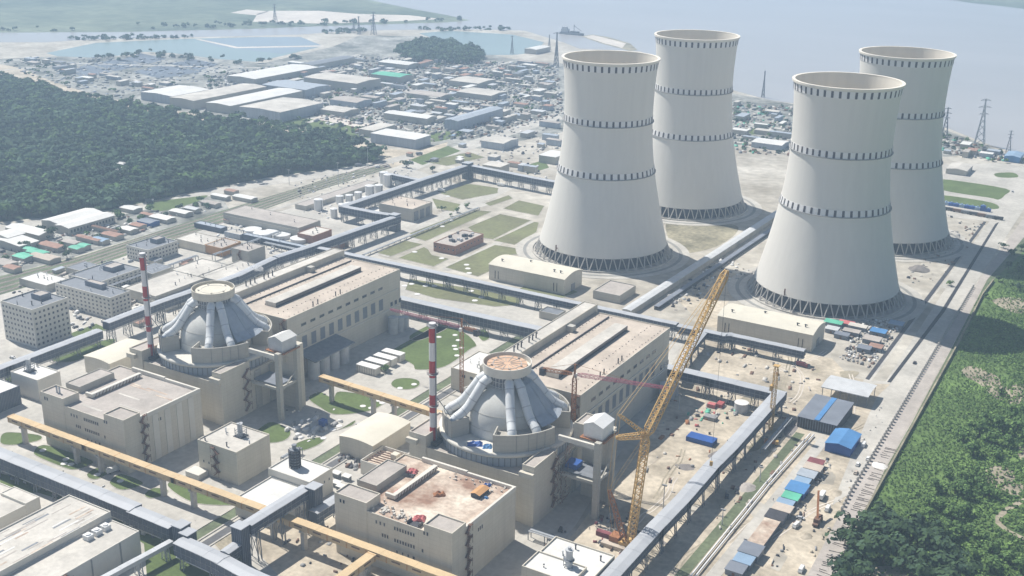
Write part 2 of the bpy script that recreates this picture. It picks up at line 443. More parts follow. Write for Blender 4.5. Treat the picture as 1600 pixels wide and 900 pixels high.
def building(name, label, cat, x0, x1, y0, y1, h, wall='cream', roof='roof_pale', par=.7, group=None, vents=0, seed=1, z0=0.0):
    t = thing(name, label, cat, ((x0 + x1) / 2, (y0 + y1) / 2, z0), group)
    volume(t, x0, x1, y0, y1, z0, h, wall, roof, par)
    R = random.Random(seed)
    for _ in range(vents):
        a, b, s = R.uniform(x0 + 2, x1 - 2), R.uniform(y0 + 2, y1 - 2), R.uniform(.4, .8)
        mb = MB(); mb.cyl(a, b, h - par, h + R.uniform(.6, 1.6), s * .5, 8); mb.cyl(a, b, h + 1.6, h + 1.9, s * .8, 8)
        part('roof_vent', mb, ['dark_steel' if R.random() < .6 else 'pale_steel'], t)
    return t
def vault(name, label, cat, x0, x1, y0, y1, h, rise, wall='cream', roof='roof_pale', axis='x', group=None):
    """a shed under a low curved roof running along axis"""
    t = thing(name, label, cat, ((x0 + x1) / 2, (y0 + y1) / 2, 0), group)
    n = 8; mb = MB(); pr = []
    for i in range(n + 1):
        u = i / n; z = h + rise * 4 * u * (1 - u)
        pr.append((u, z))
    P = (lambda u, e, z: (x0 if e == 0 else x1, y0 + (y1 - y0) * u, z)) if axis == 'x' else (lambda u, e, z: (x0 + (x1 - x0) * u, y0 if e == 0 else y1, z))
    mb.v += [P(0, 0, 0), P(1, 0, 0), P(1, 1, 0), P(0, 1, 0), P(0, 0, h), P(1, 0, h), P(1, 1, h), P(0, 1, h)]
    mb.f += [(0, 3, 7, 4), (1, 2, 6, 5)]; mb.m += [0, 0]
    for e in (0, 1):
        k = len(mb.v); mb.v += [P(0, e, 0), P(1, e, 0)] + [P(u, e, z) for u, z in reversed(pr)]
        mb.f.append(tuple(range(k, len(mb.v)))); mb.m.append(0)
    part('wall', mb, [wall], t)
    mb = MB()
    def Q(u, e, z):
        p = P(u, e, z + .15); o = -.5 if e == 0 else .5
        return (p[0] + (o if axis == 'x' else 0), p[1] + (0 if axis == 'x' else o), p[2])
    for i in range(n):
        (u0, a), (u1, b) = pr[i], pr[i + 1]
        if i == 0: u0 -= .015
        if i == n - 1: u1 += .015
        mb.quad(Q(u0, 0, a), Q(u1, 0, b), Q(u1, 1, b), Q(u0, 1, a))
    part('roof', mb, [roof], t)
    return t
def stairs(t, face, const, a, z0, z1, w=3.2, flight=3.4, m='stair_brown'):
    """a zigzag steel escape stair fixed to a wall"""
    mb = MB(); n = max(2, int((z1 - z0) / flight)); d = (z1 - z0) / n
    def P(s, o, z): return (a + s, const - o, z) if face == 'S' else (const + o, a + s, z)
    for i in range(n):
        s0, s1 = (-w / 2, w / 2) if i % 2 == 0 else (w / 2, -w / 2)
        zz = z0 + i * d
        mb.beam(P(s0, .9, zz), P(s1, .9, zz + d), 1.3, .5)
        mb.beam(P(s1 - .9, .9, zz + d), P(s1 + .9, .9, zz + d), 1.7, .35)
        mb.beam(P(s0, 1.6, zz + 1.1), P(s1, 1.6, zz + d + 1.1), .16); mb.beam(P(s1 - 1.2, 1.7, zz + d + 1.1), P(s1 + 1.2, 1.7, zz + d + 1.1), .16); mb.beam(P(s1 + (1.0 if s1 > 0 else -1.0), 1.7, zz - .2), P(s1 + (1.0 if s1 > 0 else -1.0), 1.7, zz + d + 1.1), .18)
    part('escape_stair', mb, [m], t)

# ================================================================ the two units
S_ = 217.45
def reactor(ox, label, crown, crown_rust):
    Y = 494.0
    t = thing('reactor_building', label, 'reactor building', (ox, Y, 0), 'domed reactor buildings')
    volume(t, ox - 39, ox + 38.6, 458, 529, 0, 27.2, 'cream', 'roof_grey', .8, 'base_wall', 'terrace_roof')
    volume(t, ox - 39.4, ox - 28.5, 457.2, 486, 0, 34.3, 'cream', 'roof_grey', .8, 'corner_tower', 'tower_roof')
    volume(t, ox + 31.8, ox + 39.0, 457.2, 482, 0, 34.8, 'cream', 'roof_grey', .8, 'corner_tower', 'tower_roof')
    mb = MB(); mb.box(ox + 31.2, 454.8, 28.6, ox + 39.4, 457.1, 31.4); part('wall_box', mb, ['cream'], t)
    mb = MB(); mb.box(ox - 40, 454.8, 28.6, ox - 33, 457.1, 31.4); part('wall_box', mb, ['cream'], t)
    mb = MB(); mb.lathe(ox, Y, [(35.6, 26.5), (35.6, 31.6), (36.3, 31.7)], 72)
    lb = part('lower_band', mb, ['drum_band'], t)
    mb = MB()
    for i in range(72):
        a = 2 * PI * i / 72
        mb.beam((ox + 35.75 * math.cos(a), Y + 35.75 * math.sin(a), 26.6), (ox + 35.75 * math.cos(a), Y + 35.75 * math.sin(a), 31.5), .28)
    part('band_rib', mb, ['steel'], lb, kind='stuff')
    mb = MB(); pr = [(36.0 + 1.25 * math.cos(q), 33.1 + 1.25 * math.sin(q)) for q in np.linspace(-PI / 2, PI / 2, 8)]
    mb.lathe(ox, Y, [(35.6, 31.75)] + pr + [(34.6, 34.35), (20, 34.2)], 72)
    part('ring_slab', mb, ['cream_pale'], t, True)
    # four walled basins that carry the feet of the air ducts
    for c in (-41, 49, 139, 226):
        w = 29 if c == -41 else (18 if c == 226 else 26)
        A0, A1 = math.radians(c - w), math.radians(c + w); n = 14; zt = 44.3
        mb = MB()
        mb.lathe(ox, Y, [(35.2, 34.3), (35.2, zt), (34.5, zt), (34.5, 41)], n, 0, A0, A1)
        for A in (A0, A1):
            cs, sn = math.cos(A), math.sin(A); px, py = -sn * .35, cs * .35
            b = [(ox + 24 * cs, Y + 24 * sn), (ox + 35.1 * cs, Y + 35.1 * sn)]
            poly = [(b[0][0] - px, b[0][1] - py), (b[1][0] - px, b[1][1] - py), (b[1][0] + px, b[1][1] + py), (b[0][0] + px, b[0][1] + py)]
            mb.prism(poly, 34.3, zt - .1)
        bs = part('duct_basin', mb, ['cream_grey'], t)
        mb = MB(); mb.lathe(ox, Y, [(34.6, 41.2), (22.5, 41.2)], n, 0, A0, A1); part('basin_floor', mb, ['concrete'], bs)
        mb = MB()
        for k in (-.32, .05, .32, .6):
            A = math.radians(c + w * k)
            mb.beam((ox + 35.28 * math.cos(A), Y + 35.28 * math.sin(A), 34.4), (ox + 35.28 * math.cos(A), Y + 35.28 * math.sin(A), zt), .22)
        part('down_pipe', mb, ['frame_grey'], bs)
        for dlt in (-12.5, 12.5):
            A = math.radians(c + dlt); cs, sn = math.cos(A), math.sin(A)
            pf = [(10.5, 63.6), (12.5, 63.0), (14.5, 61.6), (17.5, 57.2), (20.5, 53.0), (23.2, 49.4), (25.8, 47.0), (28.2, 45.5), (30.2, 44.4), (31.6, 43.2), (32.1, 41.4)]
            mb = MB(); mb.tube([(ox + r * cs, Y + r * sn, z) for r, z in pf], 2.5, 14)
            dd = part('air_duct', mb, ['duct'], t, True)
            for q in (2, 4, 6, 8):
                r0, z0 = pf[q]; r1, z1 = pf[q + 1]; f = .12; mb = MB()
                mb.tube([(ox + r0 * cs, Y + r0 * sn, z0), (ox + (r0 + (r1 - r0) * f) * cs, Y + (r0 + (r1 - r0) * f) * sn, z0 + (z1 - z0) * f)], 2.62, 14)
                part('duct_collar', mb, ['pale_steel'], dd)
            mb = MB()
            for q in range(2, 8):
                r0, z0 = pf[q]
                mb.beam((ox + r0 * cs, Y + r0 * sn, z0 - 1.6), (ox + (r0 - 2.6) * cs, Y + (r0 - 2.6) * sn, z0 - 4.4), .5)
            part('duct_bracket', mb, ['dark_steel'], dd)
    mb = MB(); A0, A1 = math.radians(-20), math.radians(30)
    cp = [(10.4, 63.0), (13.5, 61.4), (17.8, 56.4), (21.2, 51.6), (24.4, 47.6), (27.6, 45.2), (30.4, 44.0)]
    mb.lathe(ox, Y, cp, 16, 0, A0, A1); mb.lathe(ox, Y, [(r - .4, z - .4) for r, z in cp[::-1]], 16, 0, A0, A1)
    for A in (A0, A1): mb.v += [(ox + r * math.cos(A), Y + r * math.sin(A), z) for r, z in cp] + [(ox + (r - 2.2) * math.cos(A), Y + (r - 2.2) * math.sin(A), z - 2.4) for r, z in cp[::-1]]; k = len(mb.v); mb.f.append(tuple(range(k - 14, k))); mb.m.append(0)
    cv = part('sheet_cover', mb, ['drum_band'], t)
    mb = MB()
    for A in (4,):
        A = math.radians(A); mb.tube([(ox + (r + .05) * math.cos(A), Y + (r + .05) * math.sin(A), z + .1) for r, z in cp], .3, 6)
    part('standing_seam', mb, ['drum_band'], cv, kind='stuff')
    pf = [(23.0, 34.2), (23.0, 39)] + [(23.0 * math.cos(q), 39 + 21.8 * math.sin(q)) for q in np.linspace(.12, PI / 2 - .01, 14)]
    mb = MB(); mb.lathe(ox, Y, pf, 64); part('dome', mb, ['dome'], t, True)
    mb = MB()
    for z in (39.5, 47.5):
        r = 23.0 if z < 39 else 23.0 * math.sqrt(1 - ((z - 39) / 21.8) ** 2)
        mb.lathe(ox, Y, [(r + .02, z), (r + .1, z + .02), (r + .06, z + .22), (r - .1, z + .24)], 64)
    part('dome_joint', mb, ['cream_grey'], t)
    mb = MB(); mb.lathe(ox, Y, [(9.6, 56), (9.6, 66.6)], 36)
    nk = part('crown_neck', mb, ['steel'], t)
    mb = MB()
    for i in range(30):
        a = 2 * PI * i / 30; q = (ox + 9.85 * math.cos(a), Y + 9.85 * math.sin(a))
        mb.beam((*q, 57.5), (*q, 66.5), .4)
    for z in (59.5, 62.5, 65.2): mb.lathe(ox, Y, [(9.7, z), (10.3, z), (10.3, z + .35), (9.7, z + .35)], 36)
    part('neck_rib', mb, ['pale_steel'], nk, kind='stuff')
    mb = MB(); mb.lathe(ox, Y, [(9.5, 66.3), (13.2, 66.5), (13.4, 71.6), (12.9, 71.6), (12.9, 68.6), (10.6, 68.6)], 48)
    part('crown_ring', mb, ['cream_pale' if crown_rust else 'cream'], t)
    mb = MB(); mb.cyl(ox, Y, 69.0, 70.3, 10.9, 48, 0); part('crown_lid', mb, [crown], t)
    mb = MB(); mb.lathe(ox, Y, [(8.0, 70.3), (8.0, 70.5), (7.5, 70.5), (7.5, 70.3)], 36)
    for i in range(14):
        a = 2 * PI * i / 14
        if crown_rust: mb.beam((ox + 2 * math.cos(a), Y + 2 * math.sin(a), 70.38), (ox + 10.7 * math.cos(a), Y + 10.7 * math.sin(a), 70.38), .28)
        if i % 3 == 0: mb.box(ox + 9 * math.cos(a) - .4, Y + 9 * math.sin(a) - .4, 70.3, ox + 9 * math.cos(a) + .4, Y + 9 * math.sin(a) + .4, 71.2)
    part('lid_fitting', mb, ['roof_grey' if crown_rust else 'cream_pale'], t)
    stairs(t, 'E', ox + 39.0, 477.5, 3, 30, 4.0)
    for k, (ya, yb) in enumerate(((486, 491), (499, 504), (512, 517))):
        mb = MB(); mb.box(ox + 38.65, ya, .4, ox + 39.5, yb, 26); part('wall_pier', mb, ['cream_grey'], t)
    return t
RX1, RX2 = -512.4, -294.95
reactor(RX1, 'domed reactor building with a cream crown lid, beside the seven storey offices', 'crown_top', False)
R2 = reactor(RX2, 'domed reactor building with a rusty round crown lid beside the yellow crane', 'crown_rust', True)
# tarpaulins lying in the open gap of the ring of the unfinished building
def tarp(label, x, y, z, sx, sy, m, seed, rz=0.0, name='tarpaulin', hgt=.9):
    R = random.Random(seed); mb = MB(); n = 6
    V = []
    for j in range(n + 1):
        for i in range(n + 1):
            e = 0 if i in (0, n) or j in (0, n) else R.uniform(.3, 1) * hgt
            V.append((x + (i / n - .5) * sx + R.uniform(-.3, .3), y + (j / n - .5) * sy + R.uniform(-.3, .3), z + .05 + e))
    Fq = [(j * (n + 1) + i, j * (n + 1) + i + 1, (j + 1) * (n + 1) + i + 1, (j + 1) * (n + 1) + i) for j in range(n) for i in range(n)]
    if rz:
        c, s = math.cos(rz), math.sin(rz); V = [(x + (p[0] - x) * c - (p[1] - y) * s, y + (p[0] - x) * s + (p[1] - y) * c, p[2]) for p in V]
    mb.arr(V, Fq); return single(name, mb, [m], label, 'tarpaulin')
for lb, px, py, sx, sy, m, sd in (('dark blue tarpaulin heaped beside the grey reactor dome', 742, 694, 8, 5, 'blue', 3), ('bright blue tarpaulin nearest the cream duct basin of the dome', 762, 698, 5, 4.5, 'bright_blue', 4)):
    q = G(px, py, 34.5); tarp(lb, q[0], q[1], 34.3, sx, sy, m, sd, .5, hgt=1.6)

def stack(ox, label, platforms):
    x, y, z0, z1 = ox - 29.6, 466.0, 34.0, 96.5
    z0 = 27.0
    t = thing('vent_stack', label, 'vent stack', (x, y, z0), 'red and white vent stacks')
    Ls = [0, 7, 28, 55, 80, 106, 133, 155, 179]; H = z1 - z0
    for i in range(8):
        a, b = z1 - H * Ls[i + 1] / 179, z1 - H * Ls[i] / 179
        mb = MB(); mb.cyl(x, y, a, b, 1.9, 20)
        part('stack_band', mb, ['stack_white' if i in (0, 2, 4, 6) else 'stack_red'], t, label='red band' if i % 2 else 'white band')
    for k, z in enumerate((z1 - 1.5, z1 - H * .42, z1 - H * .69)):
        mb = MB(); mb.lathe(x, y, [(1.95, z), (3.1, z), (3.1, z + .25), (1.95, z + .25)], 20)
        for i in range(10):
            a = 2 * PI * i / 10; q = (x + 3.05 * math.cos(a), y + 3.05 * math.sin(a)); mb.beam((*q, z), (*q, z + 1.3), .1)
        mb.lathe(x, y, [(3.0, z + 1.2), (3.1, z + 1.2), (3.1, z + 1.35), (3.0, z + 1.35)], 20)
        part('platform', mb, ['frame_grey'], t)
    mb = MB(); mb.beam((x + 2.3, y - .3, z0), (x + 2.3, y - .3, z1), .5); part('ladder', mb, ['steel'], t)
    mb = MB(); mb.tube([(x + 2, y + 1, z1 - H * .62), (x + 9, y + 6, 40)], .25, 6); part('stay', mb, ['steel'], t)
    mb = MB(); mb.box(x - 4.5, y - 4, z0 - .5, x + 4.5, y + 4, z0 + 1.4); part('plinth', mb, ['dark_steel'], t)
stack(RX1, 'red and white banded vent stack beside the cream lidded dome', 3)
stack(RX2, 'red and white banded vent stack beside the rusty lidded dome', 3)

def gantry(ox, label, roofm, busy):
    t = thing('transport_gantry', label, 'gantry', (ox + 54, 492, 0), 'transport lock gantries')
    for y in (482.6, 499.2):
        mb = MB(); mb.box(ox + 60.6, y - 1.4, 0, ox + 63.8, y + 1.4, 44.5); part('column', mb, ['cream_grey'], t)
        mb = MB(); mb.beam((ox + 39, y, 41.5), (ox + 60.5, y, 41.5), 1.6, 2.6); part('crane_beam', mb, ['cream_pale'], t)
        mb = MB(); mb.beam((ox + 39, y, 20.5), (ox + 60.5, y, 20.5), 1.2, 1.6); part('lower_beam', mb, ['cream_grey'], t)
    mb = MB(); mb.beam((ox + 62, 484, 43), (ox + 62, 498, 43), 1.6, 2.0); part('cross_beam', mb, ['cream_grey'], t)
    mb = MB(); mb.beam((ox + 62, 484, 21), (ox + 62, 498, 21), 1.2, 1.6); mb.beam((ox + 62.2, 484, 18), (ox + 62.2, 498, 28), .6); part('brace', mb, ['cream_grey'], t)
    mb = MB(); mb.box(ox + 40, 484, 21.4, ox + 60, 498, 22.2); part('lower_deck', mb, ['grey_sheet' if not busy else 'steel'], t)
    mb = MB(); mb.box(ox + 44, 500.8, 0, ox + 61, 507, 43); part('lift_shaft', mb, ['cream'], t)
    volume(t, ox + 40, ox + 52, 498, 512, 30, 44, 'cream', 'roof_grey', .8, 'annex_wall', 'annex_roof')
    # gabled house of the crane on top
    x0, x1, y0, y1, z0, z1 = ox + 51.5, ox + 62.5, 486.5, 499.5, 43.6, 51.0
    mb = MB(); ym = (x0 + x1) / 2
    for (a, b, c, d) in ((x0, y0, x1, y0), (x1, y0, x1, y1), (x1, y1, x0, y1), (x0, y1, x0, y0)):
        mb.quad((a, b, z0), (c, d, z0), (c, d, z1), (a, b, z1))
    for y in (y0, y1): mb.v += [(x0, y, z1), (x1, y, z1), (ym, y, z1 + 2.2)]; k = len(mb.v); mb.f.append((k - 3, k - 2, k - 1)); mb.m.append(0)
    part('crane_house', mb, [roofm[0]], t)
    mb = MB()
    mb.quad((x0 - .4, y0 - .4, z1 - .05), (ym, y0 - .4, z1 + 2.35), (ym, y1 + .4, z1 + 2.35), (x0 - .4, y1 + .4, z1 - .05))
    mb.quad((ym, y0 - .4, z1 + 2.35), (x1 + .4, y0 - .4, z1 - .05), (x1 + .4, y1 + .4, z1 - .05), (ym, y1 + .4, z1 + 2.35))
    part('crane_house_roof', mb, [roofm[1]], t)
    mb = MB(); mb.box(ox + 50, 485, 42.9, ox + 64.4, 500.6, 43.5)
    for i in range(9):
        mb.beam((ox + 50.2 + i * 1.75, 485.1, 43.5), (ox + 50.2 + i * 1.75, 485.1, 44.7), .12)
    mb.beam((ox + 50, 485.1, 44.7), (ox + 64.4, 485.1, 44.7), .12)
    part('rust_platform', mb, ['crane_rust'], t)
    if busy:
        R = random.Random(5)
        for k in range(5):
            mb = MB()
            for j in range(7):
                a = Vector((ox + R.uniform(39.6, 44), R.uniform(478, 486), 4 + j * 4.5)); mb.beam(a, a + Vector((R.uniform(-2, 3), R.uniform(-3, 3), R.uniform(1, 5))), .3)
            part('scaffold_pole', mb, ['stair_brown'], t, kind='stuff')
        mb = MB(); mb.box(ox + 41, 487, 22.3, ox + 48, 494, 25.2); part('blue_screen', mb, ['blue'], t)
gantry(RX1, 'grey gabled gantry on two columns beside the cream lidded dome', ('pale_steel', 'roof_white'), False)
gantry(RX2, 'gantry with a bright white gabled house beside the yellow crane jib', ('plastic_white', 'plastic_white'), True)

def hall(ox, label, extra):
    x0, x1, y0, y1, h = ox - 30, ox + 26.6, 531, 656, 43.6
    t = thing('turbine_hall', label, 'turbine hall', ((x0 + x1) / 2, (y0 + y1) / 2, 0), 'turbine halls')
    volume(t, x0, x1, y0, y1, 0, h, 'cream', 'roof_pink', .6)
    volume(t, x0 - 8.5, x0 + 2, y0 - 4, y1 + 3, 0, 48.0, 'cream', 'roof_pale', .5, 'deaerator_wall', 'deaerator_roof')
    # raised ridge lanterns
    mb = MB(); mb.box(ox - 4.5, y0 + 14, h - .5, ox + 4.5, y1 - 18, h + 2.6)
    ln = part('roof_lantern', mb, ['roof_pale'], t)
    mb = MB(); mb.box(ox + 4.55, y0 + 14.5, h - .4, ox + 4.75, y1 - 18.5, h + 2.3); part('lantern_glazing', mb, ['dark_glass'], ln)
    mb = MB(); mb.box(ox - 5.1, y0 + 14, h - .5, ox - 4.52, y1 - 18, h + .4); part('gutter', mb, ['dark_steel'], ln)
    mb = MB(); mb.box(ox - 16.2, y0 + 4, h - .5, ox - 15.6, y1 - 4, h + .35); part('gutter', mb, ['dark_steel'], t)
    mb = MB()
    for i in range(6):
        for j in range(26):
            a = ox - 24 + i * 9.4 + (j % 2) * .4
            if abs(a - ox) < 5.5: continue
            mb.box(a, y0 + 6 + j * 4.6, h - .6, a + .5, y0 + 6.5 + j * 4.6, h - .1)
    part('roof_stud', mb, ['roof_grey'], t, kind='stuff')
    for k in range(6):
        mb = MB(); yy = y0 + 26 + k * 4.4 + (k > 2) * 5; xx = x0 - 3
        mb.cyl(xx, yy, 47.5, 50.6, .45, 8); mb.tube([(xx, yy, 50.6), (xx + .6, yy - .6, 51.6), (xx + 1.4, yy - 1.2, 51.4)], .45, 8)
        part('exhaust_pipe', mb, ['dark_steel'], t)
    for k in range(4):
        mb = MB(); mb.cyl(x1 - 3, y0 + 30 + k * 5 + (k > 1) * 14, 43, 46.4, .4, 8); part('exhaust_pipe', mb, ['dark_steel'], t)
    mb = MB(); mb.box(x0 + 1.6, y1 - 42, h - .5, x0 + 7, y1 - 37.5, h + 3.4); part('roof_hut', mb, ['cream_grey'], t)
    for i in range(10): win_at(t, 'E', x1, 547.4 + i * 9.4, 22.4, 5.0, 8.6, 'grey_sheet')
    for i in range(10): win_at(t, 'E', x1, 547.2 + i * 9.4, 35.0, 5.2, 2.0, 'glass')
    for i in range(3): win_at(t, 'E', x1, 644.8 + i * 5.3, 19.2, 3.0, 3.4, 'glass')
    win_row(t, 'S', y0, ox + 10, ox + 22, 2, 33, 3, 2.4)
    mb = MB(); mb.box(x1 + .02, y0 + 8, 28.8, x1 + .5, y1 - 2, 29.5); mb.box(x1 + .02, y0 + 8, 15.6, x1 + .6, y1 - 2, 16.3); part('string_course', mb, ['cream_pale'], t)
    stairs(t, 'S', y0, ox + 24, 12, 43, 3)
    # lean-to canopy over the transformer tanks at the foot
    if extra:
        mb = MB(); mb.quad((x1 + .1, 538, 17.2), (x1 + 17, 538, 14.6), (x1 + 17, 580, 14.6), (x1 + .1, 580, 17.2))
        mb.quad((x1 + .1, 538, 16.5), (x1 + 17, 538, 13.9), (x1 + 17, 538, 14.6), (x1 + .1, 538, 17.2)); mb.quad((x1 + 17, 538, 13.9), (x1 + 17, 580, 13.9), (x1 + 17, 580, 14.6), (x1 + 17, 538, 14.6))
        part('canopy', mb, ['steel'], t)
        for k in range(4):
            mb = MB(); mb.cyl(x1 + 11, 543 + k * 10.5, 0, 13.6, 3.9, 18); part('tank', mb, ['pale_steel'], t)
    for k in range(3):
        mb = MB(); mb.cyl(x1 + 7 + (k > 0) * 1.0, 637 + k * 7, 0, 13 - k * 2.2, 3.6 - k * .5, 16); part('tank', mb, ['pale_steel'], t)
hall(RX1, 'turbine hall behind the cream lidded dome, with a grey tank canopy at its foot', True)
hall(RX2, 'turbine hall behind the rusty lidded dome, nearest the yellow crane jib', False)

def aux(ox, label, dirty):
    x0, x1, y0, y1 = ox - 31.5, ox + 37.2, 384.5, 442
    t = thing('auxiliary_building', label, 'plant building', ((x0 + x1) / 2, (y0 + y1) / 2, 0), 'auxiliary plant buildings')
    roof = 'roof_rust' if dirty else 'roof_grey'
    volume(t, x0, x1, y0, y1, 0, 29.6, 'cream', roof, .8)
    volume(t, x0 - .2, x0 + 19.4, y0 - .2, y0 + 11, 0, 33.9, 'cream', 'roof_grey', .8, 'corner_tower', 'tower_roof')
    volume(t, x1 - 15.6, x1 + .2, y0 - .2, y0 + 11.6, 0, 33.4, 'cream', 'roof_grey', .8, 'corner_tower', 'tower_roof')
    volume(t, x0 - .2, x0 + 12, y0 + 17.5, y0 + 43, 0, 32.8, 'cream_grey', 'roof_grey', .5, 'penthouse_wall', 'penthouse_roof')
    for (a, b, c, d) in ((x0 + 12, y1 - 1.2, x0 + 40, y1 + .2), (x0 + 40.1, y1 - 1.2, x1 + .2, y1 + .1)):
        mb = MB(); mb.box(a, b, 28.5, c, d, 31.2 if a < x0 + 20 else 30.6); part('parapet', mb, ['cream_pale'], t)
    mb = MB(); mb.box(x1 - 1, y0 + 11.8, 28.5, x1 + .25, y1 - 1.3, 30.9); part('parapet', mb, ['cream_pale'], t)
    # long duct on the roof with its elbow
    mb = MB(); mb.box(x0 + 22, y0 + 17.5, 29.6, x0 + 24.4, y1 - 4.5, 31.6); mb.box(x0 + 18.4, y0 + 16, 29.6, x0 + 24.4, y0 + 17.4, 31.6)
    du = part('roof_duct', mb, ['cream_pale'], t)
    mb = MB()
    for i in range(14):
        mb.beam((x0 + 24.5, y0 + 18 + i * 2.5, 29), (x0 + 24.5, y0 + 19.2 + i * 2.5, 31.4), .25)
    part('duct_frame', mb, ['stair_brown'], du, kind='stuff')
    S = y0 - .02; q = lambda x: ox + x
    for z in (25.4, 18.9): win_row(t, 'S', S, q(4.6), q(15.6), 8, z, 1.0, 1.9, 'dark_glass')
    win_row(t, 'S', S, q(-2.8), q(.2), 3, 19.3, 1.0, 1.9, 'dark_glass')
    win_row(t, 'S', S, q(-6.4), q(-1.6), 3, 25.4, .9, 1.8, 'dark_glass')
    win_row(t, 'S', S, q(-16.2), q(-13.0), 2, 25.6, .9, 1.8, 'dark_glass')
    win_row(t, 'S', S - .2, q(-27.9), q(-25.9), 2, 30.4, 1.2, 2.0, 'dark_glass')
    win_row(t, 'S', S, q(-28), q(-24.4), 3, 13.5, .9, 1.9, 'dark_glass')
    win_row(t, 'S', S, q(5.6), q(12.2), 3, 12.8, .8, 1.7, 'dark_glass'); win_at(t, 'S', S, q(15.4), 12.6, 1.4, 2.2, 'dark_glass')
    win_row(t, 'S', S - .2, q(21.8), q(23.6), 2, 28.6, 1.0, 1.9, 'dark_glass')
    win_row(t, 'S', S, q(20.6), q(22.4), 2, 18.6, 1.0, 1.9, 'dark_glass')
    win_at(t, 'S', S, q(-21), 23.6, 1.1, 1.6, 'dark_glass')
    win_row(t, 'E', x1, y0 + 14.6, y0 + 17.2, 3, 23.2, .9, 2.0, 'dark_glass')
    win_row(t, 'E', x1, y0 + 22.6, y0 + 26, 3, 23.8, .9, 2.0, 'dark_glass')
    stairs(t, 'E', x1, y0 + 12.8, 2, 31, 2.6, 3.0)
    if not dirty:
        for k in range(4):
            mb = MB(); yy = y0 + 20 + k * 9; mb.box(x1 + .02, yy, .2, x1 + .35, yy + 4.2, 28.3); part('wall_stripe', mb, ['cream_pale'], t)
        for k in range(2):
            mb = MB(); mb.tube([(x0 + 8 + k * 2.4, y0 + 5, 33), (x0 + 8 + k * 2.4, y0 + 5, 36.5), (x0 + 8.8 + k * 2.4, y0 + 4.4, 37)], .55, 8); part('roof_vent', mb, ['pale_steel'], t)
        for k, (a, b, w) in enumerate(((30, 42, 1.2), (34, 30, 1.4), (42, 44, 1.3), (46, 20, 1.0), (20, 44, 1.3), (28, 8, 1.6), (54, 40, 1.2))):
            mb = MB(); mb.box(x0 + a - 3, y0 + b - 1, 28.8, x0 + a + 14, y0 + b - 1 + w, 28.86); part('walkway_strip', mb, ['roof_pale' if k % 2 else 'roof_rust'], t)
    return t
aux(RX1, 'clean grey roofed block with striped side wall below the cream lidded dome', False)
aux(RX2, 'block with a dirty cluttered roof below the rusty lidded dome', True)
# ================================================================ ground surfaces of the site
def smooth(pts, n=5): return curve_pts(pts, n)
def off(ox, oy, s, pts): return [(ox + p[0] / s, oy + p[1] / s) for p in pts]
R1 = lambda *p: off(0, 225, 4, p)
R2_ = lambda *p: off(400, 225, 4, p)
# wide yards
sheet('industrial_yard', [(0, 92), (90, 88), (210, 88), (280, 84), (410, 99), (520, 73), (560, 56), (660, 56), (690, 70), (800, 92), (845, 96), (885, 100), (885, 205), (760, 232), (640, 232), (450, 196), (300, 176), (180, 160), (60, 128), (0, 106)], .04, 'yard')
sheet('industrial_yard', [(1140, 145), (1250, 165), (1340, 182), (1480, 204), (1560, 235), (1480, 245), (1300, 240), (1140, 225)], .04, 'yard')
sheet('industrial_yard', [(-60, 400), (0, 372), (170, 338), (290, 312), (345, 305), (360, 330), (300, 345), (120, 400), (0, 432)], .04, 'yard')
sheet('concrete_apron', [(0, 455), (345, 352), (440, 330), (640, 262), (720, 290), (590, 400), (1080, 515), (1010, 640), (900, 820), (830, 900), (-60, 1000), (-300, 700)], .04, 'concrete')
sheet('sand_yard', [(1085, 512), (1210, 545), (1300, 560), (1330, 590), (1390, 600), (1400, 690), (1330, 765), (1262, 905), (1120, 990), (830, 905), (900, 830), (1000, 690), (1060, 585)], .05, 'sand')
sheet('sand_yard', [(1060, 470), (1120, 425), (1180, 430), (1130, 480), (1180, 520), (1100, 510)], .05, 'sand')
sheet('scrub_field', smooth([(1040, 352), (1058, 347), (1140, 350), (1152, 362), (1120, 385), (1070, 396), (1050, 385)]), .08, 'scrub')
# forest side road and sandy tracks
sheet('sand_road', [(-40, 92), (0, 100), (30, 106), (90, 130), (160, 152), (300, 178), (420, 196), (520, 214), (600, 232), (650, 236), (700, 222), (690, 248), (640, 262), (600, 262), (585, 236), (500, 216), (400, 199), (200, 172), (60, 137), (0, 122), (-40, 112)], .06, 'sand')
sheet('access_road', [(-20, 357), (60, 344), (170, 331), (300, 303), (430, 278), (500, 268), (560, 258), (600, 250), (640, 240), (642, 248), (600, 258), (500, 278), (430, 288), (320, 308), (180, 338), (60, 352), (-20, 366)], .10, 'concrete')
sheet('access_road', [(600, 268), (660, 245), (760, 212), (870, 176), (880, 186), (790, 214), (690, 250), (640, 270)], .10, 'concrete')
sheet('access_road', [(565, 397), (640, 356), (720, 318), (790, 285), (850, 292), (852, 298), (800, 296), (735, 326), (660, 360), (600, 398)], .10, 'concrete')
sheet('access_road', [(595, 399), (680, 352), (725, 325), (760, 316), (764, 320), (730, 331), (640, 385), (606, 402)], .12, 'concrete')
sheet('access_road', [(690, 420), (740, 395), (770, 380), (830, 345), (836, 348), (780, 384), (700, 424)], .12, 'concrete')
sheet('lawn', [(0, 740), (60, 752), (250, 838), (300, 850), (430, 905), (230, 905), (225, 850), (150, 800), (60, 770), (0, 770)], .13, 'lawn')
sheet('sand_court', [(412, 792), (470, 772), (522, 800), (530, 850), (690, 905), (440, 905), (400, 860), (402, 815)], .12, 'sand')
sheet('sand_court', [(330, 845), (395, 800), (384, 830), (350, 866)], .12, 'bare_soil')
sheet('access_road', [(-20, 815), (0, 822), (95, 796), (110, 806), (0, 850), (-20, 858)], .12, 'concrete')
sheet('white_court', [(1468, 258), (1560, 255), (1610, 262), (1600, 300), (1546, 346), (1470, 338)], .09, 'concrete')
